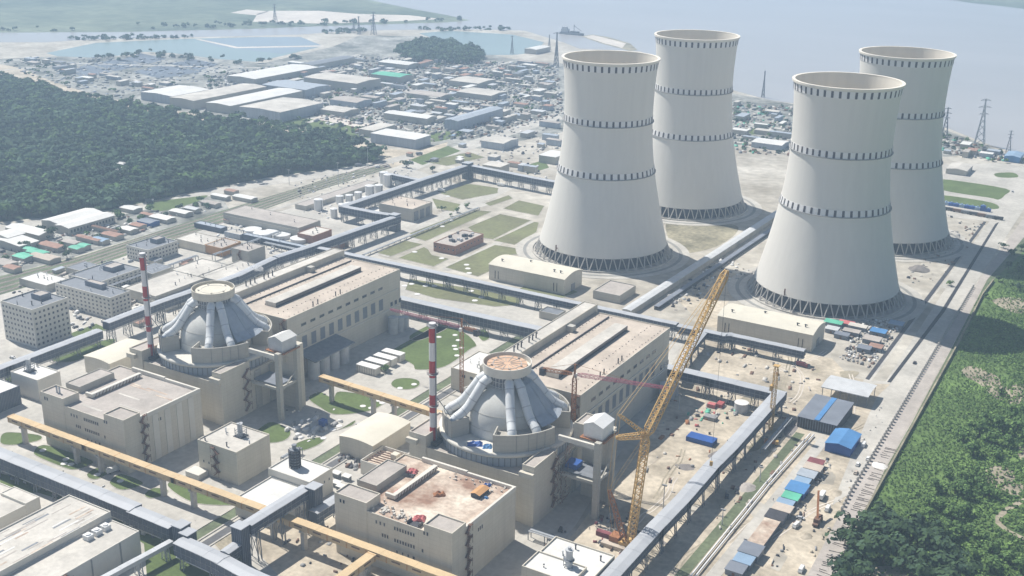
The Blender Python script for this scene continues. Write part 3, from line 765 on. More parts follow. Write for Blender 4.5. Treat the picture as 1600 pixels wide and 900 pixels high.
for pts in ([(140, 100), (187, 92), (225, 102), (180, 111)], [(207, 112), (255, 101), (317, 112), (250, 123)], [(265, 100), (300, 92), (342, 100), (312, 110)], [(186, 95), (220, 83), (260, 92), (232, 100)], [(105, 108), (138, 101), (176, 112), (130, 122)]): sheet('drying_bed', pts, .14, 'drying_bed')
# railway verge with its tracks
sheet('railway_verge', [(-60, 448), (0, 432), (120, 402), (230, 367), (345, 330), (470, 292), (600, 250), (612, 262), (480, 303), (345, 352), (120, 425), (0, 461), (-60, 478)], .06, 'verge')
for i, f in enumerate((.14, .38, .62, .86)):
    top = [(-60, 448), (0, 432), (120, 402), (230, 367), (345, 330), (470, 292), (600, 250)]; bot = [(-60, 478), (0, 461), (120, 425), (230, 386), (345, 352), (480, 303), (612, 262)]
    P = [G(a[0] + (b[0] - a[0]) * f, a[1] + (b[1] - a[1]) * f) for a, b in zip(top, bot)]
    t = thing('railway_track', 'railway track on the green verge, %s from the forest' % ('first', 'second', 'third', 'fourth')[i], 'railway track', (P[3][0], P[3][1], 0), 'railway tracks on the green verge')
    mb = MB()
    for a, b in zip(P, P[1:]): mb.beam((*a, .12), (*b, .12), 2.9, .16)
    part('ballast_bed', mb, ['roof_grey'], t)
    for s in (-.75, .75):
        mb = MB()
        for a, b in zip(P, P[1:]): mb.beam((a[0] + s, a[1], .28), (b[0] + s, b[1], .28), .18, .18)
        part('rail', mb, ['stair_brown'], t)
# lawns of the reactor court and flower roundels
def lawn(pts, m='lawn', n=5, kerb=True, z=.14):
    P = [G(*p) for p in smooth(pts, n)] if n > 1 else [G(*p) for p in pts]
    o = sheet('lawn', P, z, m, px=False)
    if kerb:
        mb = MB(); c = np.mean(np.array(P), 0); k = len(P)
        for i in range(k):
            a, b = P[i], P[(i + 1) % k]; mb.beam((*a, .12), (*b, .12), .35, .3)
        tag(link('kerb', mb.mesh('kerb', 'concrete')), kind='structure')
for pts in ([(54, 704), (62, 697), (82, 698), (142, 719), (140, 727), (118, 734), (100, 731), (57, 713)], [(136, 741), (150, 732), (172, 732), (168, 741), (152, 749), (140, 748)], [(172, 752), (190, 741), (222, 753), (217, 760), (192, 766), (176, 760)],
            [(226, 773), (240, 763), (262, 766), (256, 774), (236, 779)], [(262, 760), (280, 752), (330, 768), (368, 786), (352, 790), (300, 785)], [(0, 688), (10, 676), (60, 680), (62, 688), (30, 695), (6, 695)],
            [(606, 552), (670, 515), (678, 509), (720, 517), (744, 538), (733, 547), (695, 573), (652, 578), (645, 570), (625, 560)], [(611, 600), (618, 593), (636, 591), (652, 594), (656, 600), (650, 606), (634, 609), (617, 606)],
            [(482, 622), (500, 613), (520, 622), (532, 612), (592, 622), (600, 630), (575, 643), (525, 648), (500, 637)], [(536, 668), (555, 657), (550, 665), (525, 673)], [(460, 695), (482, 686), (508, 684), (500, 694), (475, 704), (462, 701)], [(390, 690), (420, 660), (452, 672), (450, 685), (430, 692)],
            [(80, 562), (120, 545), (172, 530), (178, 536), (140, 556), (110, 566)], [(745, 519), (758, 515), (765, 528), (755, 533), (748, 527)], [(655, 532), (640, 525), (680, 505), (700, 512)]):
    lawn(pts)
Q = lambda *p: off(560, 230, 3.75, p)
for pts in (Q((300, 525), (690, 370), (780, 378), (395, 550)), Q((110, 620), (275, 548), (375, 570), (190, 640)), Q((640, 470), (830, 392), (1010, 430), (790, 540), (715, 530)), Q((792, 548), (1030, 438), (1058, 442), (1044, 498), (915, 572)), Q((235, 650), (385, 585), (410, 600), (430, 632), (530, 655), (440, 700)),
            Q((510, 705), (800, 574), (920, 592), (932, 628), (830, 640), (770, 680), (768, 728), (700, 758)), Q((475, 270), (640, 215), (820, 240), (815, 270), (610, 308)), Q((430, 300), (600, 335), (560, 378), (460, 360)), Q((740, 330), (880, 282), (905, 300), (770, 345)), Q((850, 360), (940, 312), (1090, 345), (1055, 402), (920, 376)),
            Q((380, 85), (650, 30), (740, 60), (520, 110)), Q((275, 835), (300, 772), (700, 835), (960, 884), (940, 925), (800, 935), (450, 885)), Q((300, 505), (690, 355), (702, 362), (312, 516)), Q((905, 850), (1060, 770), (1180, 800), (1290, 850), (1180, 890), (1000, 880))):
    lawn(pts, 'dry_lawn', 1)
for pts in ([(1472, 284), (1483, 281), (1572, 295), (1570, 305), (1560, 312), (1545, 309), (1472, 297)], [(1472, 305), (1550, 317), (1553, 327), (1472, 313)], [(1555, 271), (1583, 270), (1590, 277), (1560, 277)], [(440, 194), (475, 185), (560, 200), (580, 215), (550, 212), (480, 200)], [(662, 206), (725, 208), (690, 220), (668, 220)],
            [(230, 318), (300, 308), (325, 306), (300, 318), (250, 330)], [(1140, 205), (1190, 200), (1210, 206), (1150, 212)]):
    lawn(pts, 'lawn', 4, False)
sheet('playing_field', [(485, 186), (505, 180), (580, 194), (560, 200)], .12, 'sandbank')
P = [(1563 + 21 * math.cos(a), 284.5 - 225 + 225 - 0 + 6 * math.sin(a)) for a in np.linspace(0, 2 * PI, 24, endpoint=False)]
def roundel(px, py, r=1.7, lb=None):
    x, y = G(px, py); mb = MB(); mb.cyl(x, y, .1, .34, r, 14)
    mb.cyl(x, y, .34, .42, r * .8, 14)
    o = single('paved_roundel', mb, ['white_paint'], 'round white paved disc set in a green lawn', 'paving disc', 'white paved discs in the lawns')
for px, py in ((67, 704), (103, 718), (100, 725), (111, 726), (152, 742), (188, 752), (686, 527), (711, 524), (716, 532), (710, 541), (712, 546), (721, 544), (714, 556), (625, 607), (647, 601), (584, 626), (592, 626.5), (597, 630), (567, 635), (580, 638), (530, 666), (520, 672), (505, 685),
               (632, 447), (643, 444), (665, 447), (679, 447), (652, 460), (752, 465), (742, 470), (736, 455), (729, 414), (731, 420), (733, 427), (653, 304), (700, 307), (690, 404), (648, 394), (705, 345), (691, 354)):
    roundel(px, py, 1.9 if py > 500 else 2.4)
# crane rail trench between the units: two concrete kerbs with a dark bed
def strip(name, a, b, w, z, m, h=.0, kind='structure'):
    mb = MB(); mb.beam((*a, z), (*b, z), w, max(h, .05)); return tag(link(name, mb.mesh(name, m)), kind=kind)
for x in (-400, -392): strip('rail_kerb', (x, 350), (x, 690), 1.0, .25, 'concrete', .5)
strip('rail_bed', (-396, 350), (-396, 690), 6.5, .12, 'verge')
strip('rail_bed', (-387, 350), (-387, 690), 5, .13, 'dark_asphalt')
strip('rail_kerb', (-383.6, 350), (-383.6, 690), .9, .25, 'concrete', .5)
# right corridor: road, drains, revetment, verge and wild ground
sheet('corridor_strip', [(1345, 600), (1470, 447), (1546, 346), (1600, 270), (1640, 220), (1680, 240), (1605, 318), (1517, 452), (1400, 600)], .08, 'concrete')
sheet('road', [(1392, 600), (1478, 484), (1540, 392), (1600, 285), (1640, 240), (1680, 235), (1603, 322), (1520, 450), (1468, 535), (1400, 650), (1330, 770), (1300, 790), (1335, 700), (1370, 620)], .13, 'concrete')
sheet('drain_channel', [(1352, 592), (1461, 446), (1537, 346), (1541, 347), (1466, 449), (1358, 594)], .15, 'dark_steel')
sheet('drain_channel', [(1386, 597), (1470, 486), (1555, 350), (1561, 347), (1476, 487), (1392, 598)], .15, 'basin_dark')
sheet('dry_strip', [(1362, 595), (1470, 449), (1477, 451), (1384, 596)], .12, 'ground')
sheet('revetment', [(1330, 770), (1365, 712), (1395, 660), (1468, 540), (1520, 452), (1560, 395), (1600, 340), (1640, 290), (1655, 300), (1605, 365), (1540, 440), (1484, 548), (1424, 660), (1384, 730), (1347, 810), (1310, 890), (1295, 930), (1245, 930)], .10, 'roof_grey')
sheet('verge', [(1384, 732), (1424, 662), (1486, 546), (1542, 438), (1606, 364), (1650, 310), (1670, 330), (1600, 392), (1550, 440), (1495, 542), (1422, 675), (1349, 811), (1318, 880), (1300, 930), (1290, 930), (1345, 812)], .09, 'verge')
sheet('wild_ground', [(1296, 930), (1312, 884), (1347, 811), (1422, 675), (1495, 542), (1550, 440), (1600, 392), (1680, 320), (2300, 330), (2600, 1100), (1250, 1100)], .07, 'jungle_floor')
for pts in ([(1502, 580), (1520, 572), (1560, 590), (1572, 615), (1560, 625), (1530, 600), (1508, 588)], [(1540, 735), (1560, 728), (1586, 738), (1582, 752), (1560, 762), (1545, 758)], [(1570, 770), (1560, 760), (1600, 755), (1600, 775)], [(1550, 470), (1590, 465), (1620, 480), (1590, 490)], [(1340, 905), (1370, 885), (1440, 892), (1440, 920), (1360, 930)], [(1590, 700), (1620, 698), (1640, 720), (1600, 722)], [(1560, 610), (1600, 600), (1620, 620), (1580, 632)]):
    sheet('bare_patch', smooth(pts, 4), .12, 'bare_soil')
def track(name, pts, w, m):
    P = [G(*p) for p in pts]; mb = MB(); n = len(P); L = []; Rr = []
    for i in range(n):
        d = Vector((*P[min(i + 1, n - 1)], 0)) - Vector((*P[max(i - 1, 0)], 0)); d.normalize(); q = Vector((-d.y, d.x, 0)) * w / 2; p = Vector((*P[i], .16)); L.append(tuple(p + q)); Rr.append(tuple(p - q))
    for i in range(n - 1): mb.quad(Rr[i], Rr[i + 1], L[i + 1], L[i])
    return tag(link(name, mb.mesh(name, m)), kind='structure')
track('dirt_track', [(1640, 765), (1600, 782), (1575, 795), (1560, 808), (1560, 818), (1575, 830), (1600, 842), (1640, 865)], 3.2, 'bare_soil')
for pts, w in (([(300, 175), (480, 112), (560, 85)], 9), ([(480, 192), (700, 122), (800, 96)], 9), ([(600, 226), (760, 162), (872, 128)], 10), ([(420, 150), (560, 180), (640, 203)], 8), ([(540, 100), (700, 136), (868, 164)], 8), ([(-20, 112), (120, 99), (300, 104), (420, 106)], 9), ([(1145, 190), (1245, 205)], 8), ([(1145, 222), (1245, 228)], 8), ([(640, 262), (600, 275), (480, 312), (350, 350), (120, 428), (-20, 478)], 6)):
    track('yard_road', pts, w, 'concrete')
RS = random.Random(14)
for k in range(26):                     # patches of darker and paler earth in the yard
    x, y = RS.uniform(-228, -126), RS.uniform(440, 760); n = 9; rx, ry_ = RS.uniform(3, 9), RS.uniform(4, 16)
    if x > -130 - (y - 560) * .024 - rx: continue
    P = curve_pts([(x + rx * RS.uniform(.5, 1.1) * math.cos(2 * PI * i / n), y + ry_ * RS.uniform(.5, 1.1) * math.sin(2 * PI * i / n)) for i in range(n)], 3)
    sheet('earth_patch', P, .07 + .0012 * k, ('bare_soil', 'ground', 'scrub', 'soil_pile')[k % 4], px=False)
for k in range(16):                     # tyre tracks worn into the sand
    x, y = RS.uniform(-225, -135), RS.uniform(455, 720); a = RS.uniform(-.3, .3) + PI / 2; pts = []
    for i in range(9): pts.append((x, y)); x += 8 * math.cos(a); y += 8 * math.sin(a); a += RS.uniform(-.25, .25)
    if max(q[0] for q in pts) > -122 or min(q[0] for q in pts) < -232: continue
    for s in (-1.1, 1.1):
        mb = MB()
        for p, q in zip(pts, pts[1:]): mb.beam((p[0] + s, p[1], .105 + .001 * k), (q[0] + s, q[1], .105 + .001 * k), .75, .03)
        tag(link('tyre_track', mb.mesh('tyre_track', 'bare_soil' if k % 2 else 'sandbank')), kind='structure')
# wall between the verge and the wild ground
def wall_line(name, label, cat, pts, h, w, m, group=None):
    P = [G(*p) for p in pts]; mb = MB()
    for a, b in zip(P, P[1:]): mb.beam((*a, h / 2), (*b, h / 2), w, h)
    return single(name, mb, [m], label, cat, group)
wall_line('boundary_wall', 'long weathered boundary wall between the grass verge and the wild green ground', 'wall', [(1325, 860), (1347, 811), (1422, 675), (1495, 542), (1535, 462), (1552, 440)], 2.4, 1.0, 'scrub')
# concrete barrier posts on the revetment's edge, each casting its own shadow
pq = [(1262, 905), (1330, 768), (1398, 655), (1468, 537), (1522, 447)]
PP = [G(*p) for p in pq]
for a, b in zip(PP, PP[1:]):
    L = math.dist(a, b); n = int(L / 4.6)
    for i in range(n):
        x, y = a[0] + (b[0] - a[0]) * i / n, a[1] + (b[1] - a[1]) * i / n
        if x < -100 and y > 560:
            mb = MB(); mb.box(x - .5, y - 1.0, 0, x + .5, y + 1.0, 2.3); mb.box(x - .3, y - .6, 2.3, x + .3, y + .6, 2.7)
            single('barrier_post', mb, ['leg_concrete'], 'grey concrete barrier post along the edge of the pale road', 'barrier post', 'barrier posts along the pale road')
# ribs of the stone revetment below them
mb = MB(); Rv = random.Random(4)
for i in range(90):
    if Rv.random() < .35: continue
    y = 480 + i * 1.9 + Rv.uniform(-.6, .6); x = G(1262, 905)[0] + (y - G(1262, 905)[1]) * -.035 + 2
    mb.beam((x + Rv.uniform(0, 1), y, .4), (x + 3 + Rv.uniform(0, 6), y + Rv.uniform(-1, 1), .25), .4, .4)
tag(link('revetment_rib', mb.mesh('revetment_rib', 'roof_grey')), kind='stuff')

# ================================================================ galleries on trestles
def gallery(label, pts, w=5.0, body=5.2, group='grey pipe and conveyor galleries', wallm='gallery_wall', roofm='gallery_roof', legs=16, name='pipe_gallery', legm='steel', pitched=True, ribs=True, cat='gallery', pier=False):
    t = thing(name, label, cat, (pts[0][0], pts[0][1], 0), group)
    for i, (a, b) in enumerate(zip(pts, pts[1:])):
        A, B = Vector(a), Vector(b); d = (B - A); L = d.length; dh = Vector((d.x, d.y, 0)).normalized(); q = Vector((-dh.y, dh.x, 0)); dz = .025 * i
        A = A - dh * (w / 2 - .3) if i else A; B = B + dh * (w / 2 - .3)
        A = A + Vector((0, 0, dz)); B = B + Vector((0, 0, dz))
        mb = MB(); u = Vector((0, 0, 1)); W2 = w / 2
        P = [A - q * W2 - u * body, B - q * W2 - u * body, B + q * W2 - u * body, A + q * W2 - u * body, A - q * W2, B - q * W2, B + q * W2, A + q * W2]
        k = len(mb.v); mb.v += [tuple(p) for p in P]
        for f in ((0, 1, 5, 4), (1, 2, 6, 5), (2, 3, 7, 6), (3, 0, 4, 7), (3, 2, 1, 0)): mb.f.append(tuple(k + j for j in f)); mb.m.append(0)
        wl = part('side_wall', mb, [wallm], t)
        if ribs:
            mb = MB(); n = int(L / 3)
            for j in range(n):
                p = A + (B - A) * ((j + .5) / n)
                for s in (-1, 1):
                    c = p + q * (s * (W2 + .06)); mb.beam(tuple(c - u * (body - .2)), tuple(c - u * .2), .22)
            for s in (-1, 1): mb.beam(tuple(A + q * s * (W2 + .1) - u * body * .55), tuple(B + q * s * (W2 + .1) - u * body * .55), .16, .3)
            part('wall_rib', mb, [legm], wl, kind='stuff')
            for s, rr in ((-.7, .35), (0, .5), (.6, .3)):
                if A.z - body > 4:
                    mb = MB(); mb.tube([tuple(A + q * s * W2 - u * (body + 1.4)), tuple(B + q * s * W2 - u * (body + 1.4))], rr, 6); part('hung_pipe', mb, ['pale_steel'], t)
        n = max(1, int(L / 9)); e = W2 + .35; rise = .55 if pitched else .05
        mb = MB()
        for j in range(n):
            p0 = A + (B - A) * (j / n); p1 = A + (B - A) * ((j + 1) / n); z = u * (.06 + .07 * (j % 2))
            for s in (-1, 1):
                mb.quad(*[tuple(v) for v in ((p0 + q * s * e + z, p1 + q * s * e + z, p1 + z + u * rise, p0 + z + u * rise) if s < 0 else (p0 + z + u * rise, p1 + z + u * rise, p1 + q * s * e + z, p0 + q * s * e + z))])
                mb.quad(tuple(p0 + q * s * e + z - u * .35), tuple(p1 + q * s * e + z - u * .35), tuple(p1 + q * s * e + z), tuple(p0 + q * s * e + z))
            for p in (p0, p1):
                k = len(mb.v); mb.v += [tuple(p - q * e + z), tuple(p + q * e + z), tuple(p + z + u * rise)]; mb.f.append((k, k + 1, k + 2)); mb.m.append(0)
        part('roof', mb, [roofm], t)
        n = max(1, int(L / legs))
        for j in range(n + 1):
            p = A + (B - A) * ((j + .25) / (n + .5)); p = Vector((p.x, p.y, 0)); zt = (A + (B - A) * ((j + .25) / (n + .5))).z - body
            if zt < 1.5: continue
            mb = MB()
            if pier:
                mb.beam(tuple(p), tuple(p + u * zt), 2.2, 2.6); mb.beam(tuple(p - q * (W2 + .6) + u * (zt - .5)), tuple(p + q * (W2 + .6) + u * (zt - .5)), 1.6, 1.0)
                part('pier', mb, ['leg_concrete'], t); continue
            for s in (-1, 1):
                for e2 in (-1.2, 1.2): mb.beam(tuple(p + q * s * (W2 + .4) + dh * e2), tuple(p + q * s * (W2 - .4) + dh * e2 + u * zt), .38)
                mb.beam(tuple(p + q * s * W2 - dh * 1.2 + u * .5), tuple(p + q * s * W2 + dh * 1.2 + u * zt), .2); mb.beam(tuple(p + q * s * W2 + dh * 1.2 + u * .5), tuple(p + q * s * W2 - dh * 1.2 + u * zt), .2)
            mb.beam(tuple(p - q * W2 + u * .5), tuple(p + q * W2 + u * zt), .22); mb.beam(tuple(p + q * W2 + u * .5), tuple(p - q * W2 + u * zt), .22)
            part('trestle', mb, [legm], t)
    return t
def station(label, x0, x1, y0, y1, h, z0=0):
    t = thing('gallery_tower', label, 'gallery tower', ((x0 + x1) / 2, (y0 + y1) / 2, z0), 'square towers on the galleries')
    mb = MB(); mb.box(x0, y0, z0, x1, y1, h); w = part('side_wall', mb, ['gallery_wall'], t)
    mb = MB()
    for i in range(5):
        f = (i + .5) / 5; mb.beam((x0 + (x1 - x0) * f, y0 - .05, z0 + .3), (x0 + (x1 - x0) * f, y0 - .05, h - .2), .2); mb.beam((x1 + .05, y0 + (y1 - y0) * f, z0 + .3), (x1 + .05, y0 + (y1 - y0) * f, h - .2), .2)
    part('wall_rib', mb, ['steel'], w, kind='stuff')
    mb = MB(); mb.box(x0 - .4, y0 - .4, h + .02, x1 + .4, y1 + .4, h + .4); part('roof', mb, ['gallery_roof'], t)
Zg = 14
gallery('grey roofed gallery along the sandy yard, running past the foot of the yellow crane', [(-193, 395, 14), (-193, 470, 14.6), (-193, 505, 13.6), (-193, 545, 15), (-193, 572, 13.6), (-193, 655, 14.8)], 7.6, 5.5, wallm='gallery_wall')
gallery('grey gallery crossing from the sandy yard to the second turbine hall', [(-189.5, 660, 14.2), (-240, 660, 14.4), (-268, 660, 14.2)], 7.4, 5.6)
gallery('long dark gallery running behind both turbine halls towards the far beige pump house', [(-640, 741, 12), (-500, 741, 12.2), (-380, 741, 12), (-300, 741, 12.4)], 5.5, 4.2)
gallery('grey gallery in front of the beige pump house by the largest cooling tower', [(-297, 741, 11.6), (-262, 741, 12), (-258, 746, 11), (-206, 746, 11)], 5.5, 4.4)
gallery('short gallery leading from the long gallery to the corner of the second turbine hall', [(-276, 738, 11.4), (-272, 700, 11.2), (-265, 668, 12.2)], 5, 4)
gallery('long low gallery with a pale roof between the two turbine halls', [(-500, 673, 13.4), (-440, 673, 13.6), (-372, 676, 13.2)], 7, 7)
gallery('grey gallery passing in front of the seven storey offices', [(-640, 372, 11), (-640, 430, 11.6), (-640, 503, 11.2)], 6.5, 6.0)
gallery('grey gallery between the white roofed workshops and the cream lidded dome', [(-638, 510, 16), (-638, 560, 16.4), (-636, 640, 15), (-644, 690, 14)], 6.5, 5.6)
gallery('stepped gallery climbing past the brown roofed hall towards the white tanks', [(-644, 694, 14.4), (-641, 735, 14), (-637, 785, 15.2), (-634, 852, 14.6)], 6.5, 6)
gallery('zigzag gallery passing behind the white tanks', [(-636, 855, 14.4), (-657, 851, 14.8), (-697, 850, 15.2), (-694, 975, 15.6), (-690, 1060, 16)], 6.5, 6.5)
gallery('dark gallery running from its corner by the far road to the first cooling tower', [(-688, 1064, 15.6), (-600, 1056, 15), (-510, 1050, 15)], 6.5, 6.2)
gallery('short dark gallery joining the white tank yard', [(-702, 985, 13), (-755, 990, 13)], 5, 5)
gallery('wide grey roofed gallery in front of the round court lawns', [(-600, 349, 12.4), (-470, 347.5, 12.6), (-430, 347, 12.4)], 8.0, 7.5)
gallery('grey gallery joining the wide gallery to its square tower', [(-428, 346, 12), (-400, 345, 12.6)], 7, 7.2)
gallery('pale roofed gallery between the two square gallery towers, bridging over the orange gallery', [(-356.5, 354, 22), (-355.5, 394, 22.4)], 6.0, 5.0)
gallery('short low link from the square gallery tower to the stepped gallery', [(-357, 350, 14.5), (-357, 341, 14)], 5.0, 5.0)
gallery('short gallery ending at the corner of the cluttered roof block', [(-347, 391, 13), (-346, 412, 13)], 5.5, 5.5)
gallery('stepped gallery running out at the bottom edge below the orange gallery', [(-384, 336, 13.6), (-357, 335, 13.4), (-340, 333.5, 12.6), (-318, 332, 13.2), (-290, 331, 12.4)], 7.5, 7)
station('dark square gallery tower beside the ruled court', -394, -388, 341, 347.5, 15.5)
station('tall dark square gallery tower at the near end of the bridging gallery', -360.5, -354, 347.5, 353.2, 22.6)
station('slim dark square gallery tower nearest the crossing of the low galleries', -387, -381.5, 339, 345, 14.5)
station('dark square gallery tower between the white roof and the cluttered roof block', -354.5, -348.5, 394.6, 401, 23.4)
station('low dark gallery tower at the corner of the white tank yard', -640, -632, 848, 856, 16)
station('dark gallery tower at the corner by the far road', -695, -686, 1058, 1068, 18)
# white enclosed pipe bridge near the lower edge
gallery('slim white pipe bridge crossing the lower edge beside the stained roofs', [(-400, 250, 8), (-396, 300, 8.4), (-393, 338, 8.6)], 2.6, 2.4, 'pipe bridges', 'pale_steel', 'pale_steel', 14, 'pipe_bridge', 'pale_steel', False, False, 'pipe bridge')
# low covered channel between the towers
gallery('low pale covered channel between the pairs of cooling towers', [(-350, 765, 5), (-348, 860, 5.2), (-346, 990, 5), (-344, 1120, 5.2)], 7, 5, 'covered channels', 'concrete', 'corrugated', 400, 'covered_channel', 'frame_grey', True, False, 'covered channel')
gallery('dark open channel beside the pale covered channel between the towers', [(-336, 790, 3), (-334, 900, 3.2), (-331, 1110, 3)], 3.5, 3, 'covered channels', 'dark_steel', 'grey_sheet', 400, 'covered_channel', 'frame_grey', False, False, 'covered channel')
# orange galleries
def og(label, pts):
    t = gallery(label, pts, 4.2, 3.6, 'orange pipe galleries', 'orange_gallery', 'orange_gallery', 42, 'orange_gallery', 'frame_grey', False, False, 'gallery', True)
    for a, b in zip(pts, pts[1:]):
        A, B = Vector(a), Vector(b); d = (B - A); L = d.length; d.normalize(); q = Vector((d.y, -d.x, 0)); n = int(L / 12)
        if q.y > 0 and abs(q.y) > .5: q = -q
        if abs(q.x) > .5 and q.x < 0: q = -q
        for j in range(n):
            p = A + d * (12 * j + 4); p.z -= 1.6
            mb = MB(); mb.beam(tuple(p + q * 2.13), tuple(p + d * 5 + q * 2.13), .12, .8); part('louvre_strip', mb, ['stair_brown'], t)
            mb = MB(); c = A + d * (12 * j + 1); mb.beam(tuple(c - q * 2.3 - Vector((0, 0, 1.7))), tuple(c + q * 2.3 - Vector((0, 0, 1.7))), .4, 3.7); part('frame_rib', mb, ['orange_wall'], t)
og('long orange gallery passing below both auxiliary plant buildings', [(-566, 378, 15.4), (-500, 378, 15.2), (-430, 378, 15.2), (-350, 378, 15.2), (-255, 377.5, 15.2), (-228, 377, 15.2)])
og('orange gallery running from the grey gantry to the banded stack across the lawns', [(-450, 521, 16), (-400, 519, 16), (-334, 516, 16)])
og('short orange gallery branching off towards the bottom edge', [(-296.5, 374.6, 15.1), (-297, 330, 15)])

for pts in ([(5, 590), (40, 573), (62, 582), (20, 602)], [(108, 522), (150, 506), (168, 514), (128, 532)], [(210, 402), (232, 394), (250, 402), (225, 410)], [(640, 250), (700, 228), (720, 236), (660, 258)], [(810, 262), (850, 250), (858, 262), (825, 272)]):
    lawn(pts, 'lawn', 1, False)
# ================================================================ buildings round the units
def blk(name, label, cat, F, L, R, h, wall='cream', roof='roof_pale', par=.6, group=None, vents=0, seed=1):
    x0, x1, y0, y1 = fit(F, L, R, h)
    if x1 - x0 < 2: x0 = x1 - 4
    if y1 - y0 < 2: y1 = y0 + 4
    return building(name, label, cat, x0, x1, y0, y1, h, wall, roof, par, group, vents, seed), x0, x1, y0, y1
# vent houses with chimney clusters
def chimneys(t, x, y, z, h, dark=False):
    for k, (a, b) in enumerate(((0, 0), (1.5, .4), (.5, 1.5))):
        mb = MB(); mb.cyl(x + a, y + b, z, z + h, .75, 12); mb.cyl(x + a, y + b, z + h, z + h + .5, 1.0, 12); part('flue', mb, ['pale_steel'], t)
    mb = MB()
    for zz in np.arange(z + .5, z + h * .7, 1.6):
        for a, b, c, d in ((-1.6, -1.4, 3, -1.4), (3, -1.4, 3, 3), (3, 3, -1.6, 3), (-1.6, 3, -1.6, -1.4)): mb.beam((x + a, y + b, zz), (x + c, y + d, zz), .2)
    for a, b in ((-1.6, -1.4), (3, -1.4), (3, 3), (-1.6, 3)): mb.beam((x + a, y + b, z), (x + a, y + b, z + h * .7), .25)
    part('flue_frame', mb, ['steel'], t)
    mb = MB(); mb.box(x - 2.5, y - 2.2, z - .2, x + 3.8, y + 3.8, z + .35); part('flue_base', mb, ['dark_steel'], t)
t = building('vent_house', 'cream vent house with a cluster of flues, between the two auxiliary blocks', 'plant building', -443.8, -414.6, 407.7, 434.2, 20.5, 'cream', 'roof_pale', .7, 'vent houses', 5, 3)
chimneys(t, -428, 424, 19.8, 7.5); stairs(t, 'S', 407.7, -430, 2, 19, 3.2, 2.8); win_row(t, 'S', 407.7, -440, -436, 2, 8, .9, 1.5, 'dark_glass')
mb = MB(); mb.box(-447, 400, 0, -437, 407.5, 3.2); part('annex', mb, ['cream_pale'], t)
t = building('vent_house', 'cream vent house with stained roofs, beside the foot of the yellow crane', 'plant building', -230, -198, 402, 434, 15.5, 'cream', 'roof_white', .8, 'vent houses', 5, 4)
volume(t, -230.2, -204, 401.5, 417, 0, 16.4, 'cream', 'roof_white', .8, 'front_wall', 'front_roof')
mb = MB(); mb.cyl(-212, 414, 15.5, 24, 1.7, 16); mb.cyl(-212, 414, 24, 24.6, 2.0, 16); mb.cyl(-212, 414, 24.6, 26, .8, 10); part('flue', mb, ['pale_steel'], t)
mb = MB(); mb.lathe(-212, 414, [(1.8, 19), (2.7, 19), (2.7, 19.3), (1.8, 19.3)], 14); mb.beam((-214.3, 413, 15.5), (-214.3, 413, 22), .25); mb.beam((-209.7, 413, 15.5), (-209.7, 413, 22), .25); part('flue_platform', mb, ['steel'], t)
win_row(t, 'S', 401.5, -226, -216, 4, 9, 1.2, 1.6, 'dark_glass')
t = building('vent_house', 'white roofed vent house carrying a tall dark ribbed flue', 'plant building', -396, -367, 412, 431, 14.4, 'cream_pale', 'roof_white', .7, 'vent houses', 0)
volume(t, -394, -367.2, 384, 411.8, 0, 10.2, 'cream_pale', 'roof_white', .7, 'low_wall', 'low_roof')
mb = MB(); mb.cyl(-385.5, 422, 13.7, 24.5, 2.6, 18); mb.cyl(-385.5, 422, 24.5, 26.5, 1.1, 10); mb.cyl(-385.5, 422, 26.5, 27.2, 1.4, 10); fl = part('flue', mb, ['steel'], t)
mb = MB()
for k in range(6): mb.lathe(-385.5, 422, [(2.6, 15 + k * 1.7), (3.3, 15 + k * 1.7), (3.3, 15.3 + k * 1.7), (2.6, 15.3 + k * 1.7)], 14)
for k in range(12): a = k * PI / 6; mb.beam((-385.5 + 3.2 * math.cos(a), 422 + 3.2 * math.sin(a), 13.8), (-385.5 + 3.2 * math.cos(a), 422 + 3.2 * math.sin(a), 24.5), .25)
part('flue_cage', mb, ['dark_steel'], fl)
win_row(t, 'E', 367 * -1, 416, 428, 4, 9, .8, 1.4, 'dark_glass')
t = building('vent_house', 'pale roofed vent house with two flues beside the clean grey roofed block', 'plant building', -622, -595.7, 419.8, 437, 15, 'cream_pale', 'roof_white', .7, 'vent houses', 3, 8)
chimneys(t, -614, 427, 14.3, 8)
t = building('pipe_station', 'flat pale roofed station with dark ribbed walls beside the orange gallery end', 'plant building', -680, -603, 384, 412, 12.5, 'gallery_wall', 'roof_white', .3)
mb = MB()
for k in range(26): mb.beam((-603 + .08, 384.5 + k * 1.07, .3), (-603 + .08, 384.5 + k * 1.07, 12.2), .25)
for k in range(40): mb.beam((-679 + k * 1.9, 383.9, .3), (-679 + k * 1.9, 383.9, 12.2), .25)
part('wall_rib', mb, ['steel'], t, kind='stuff')
t = vault('diesel_house', 'cream house under a gently curved roof, beside the second red and white stack', 'plant building', -391.8, -367.5, 467.4, 504, 11.6, 1.2, 'cream', 'crown_top', 'y', 'curved roof houses')
t = vault('diesel_house', 'cream house under a gently curved roof, beside the first red and white stack', 'plant building', -610, -585, 467.4, 504, 11.6, 1.2, 'cream', 'crown_top', 'y', 'curved roof houses')
t = building('equipment_house', 'low roofless equipment house crossed by brown pipes', 'plant building', -366.8, -345, 455, 476, 8.5, 'cream_pale', 'roof_rust', 2.2)
for k in range(6):
    mb = MB(); mb.tube([(-365, 459 + k * 2.4, 7.6), (-352, 459 + k * 2.4, 7.9), (-348, 460 + k * 2.4, 7.2)], .35, 6); part('pipe', mb, ['stair_brown'], t)
mb = MB(); mb.box(-354, 466, 6.5, -350, 470, 11); part('intake', mb, ['cream'], t)
t = building('switch_house', 'cream switch house with three windows beside the second hall', 'plant building', -388, -352, 578, 612, 15.5, 'cream', 'roof_white', .6, None, 8, 12)
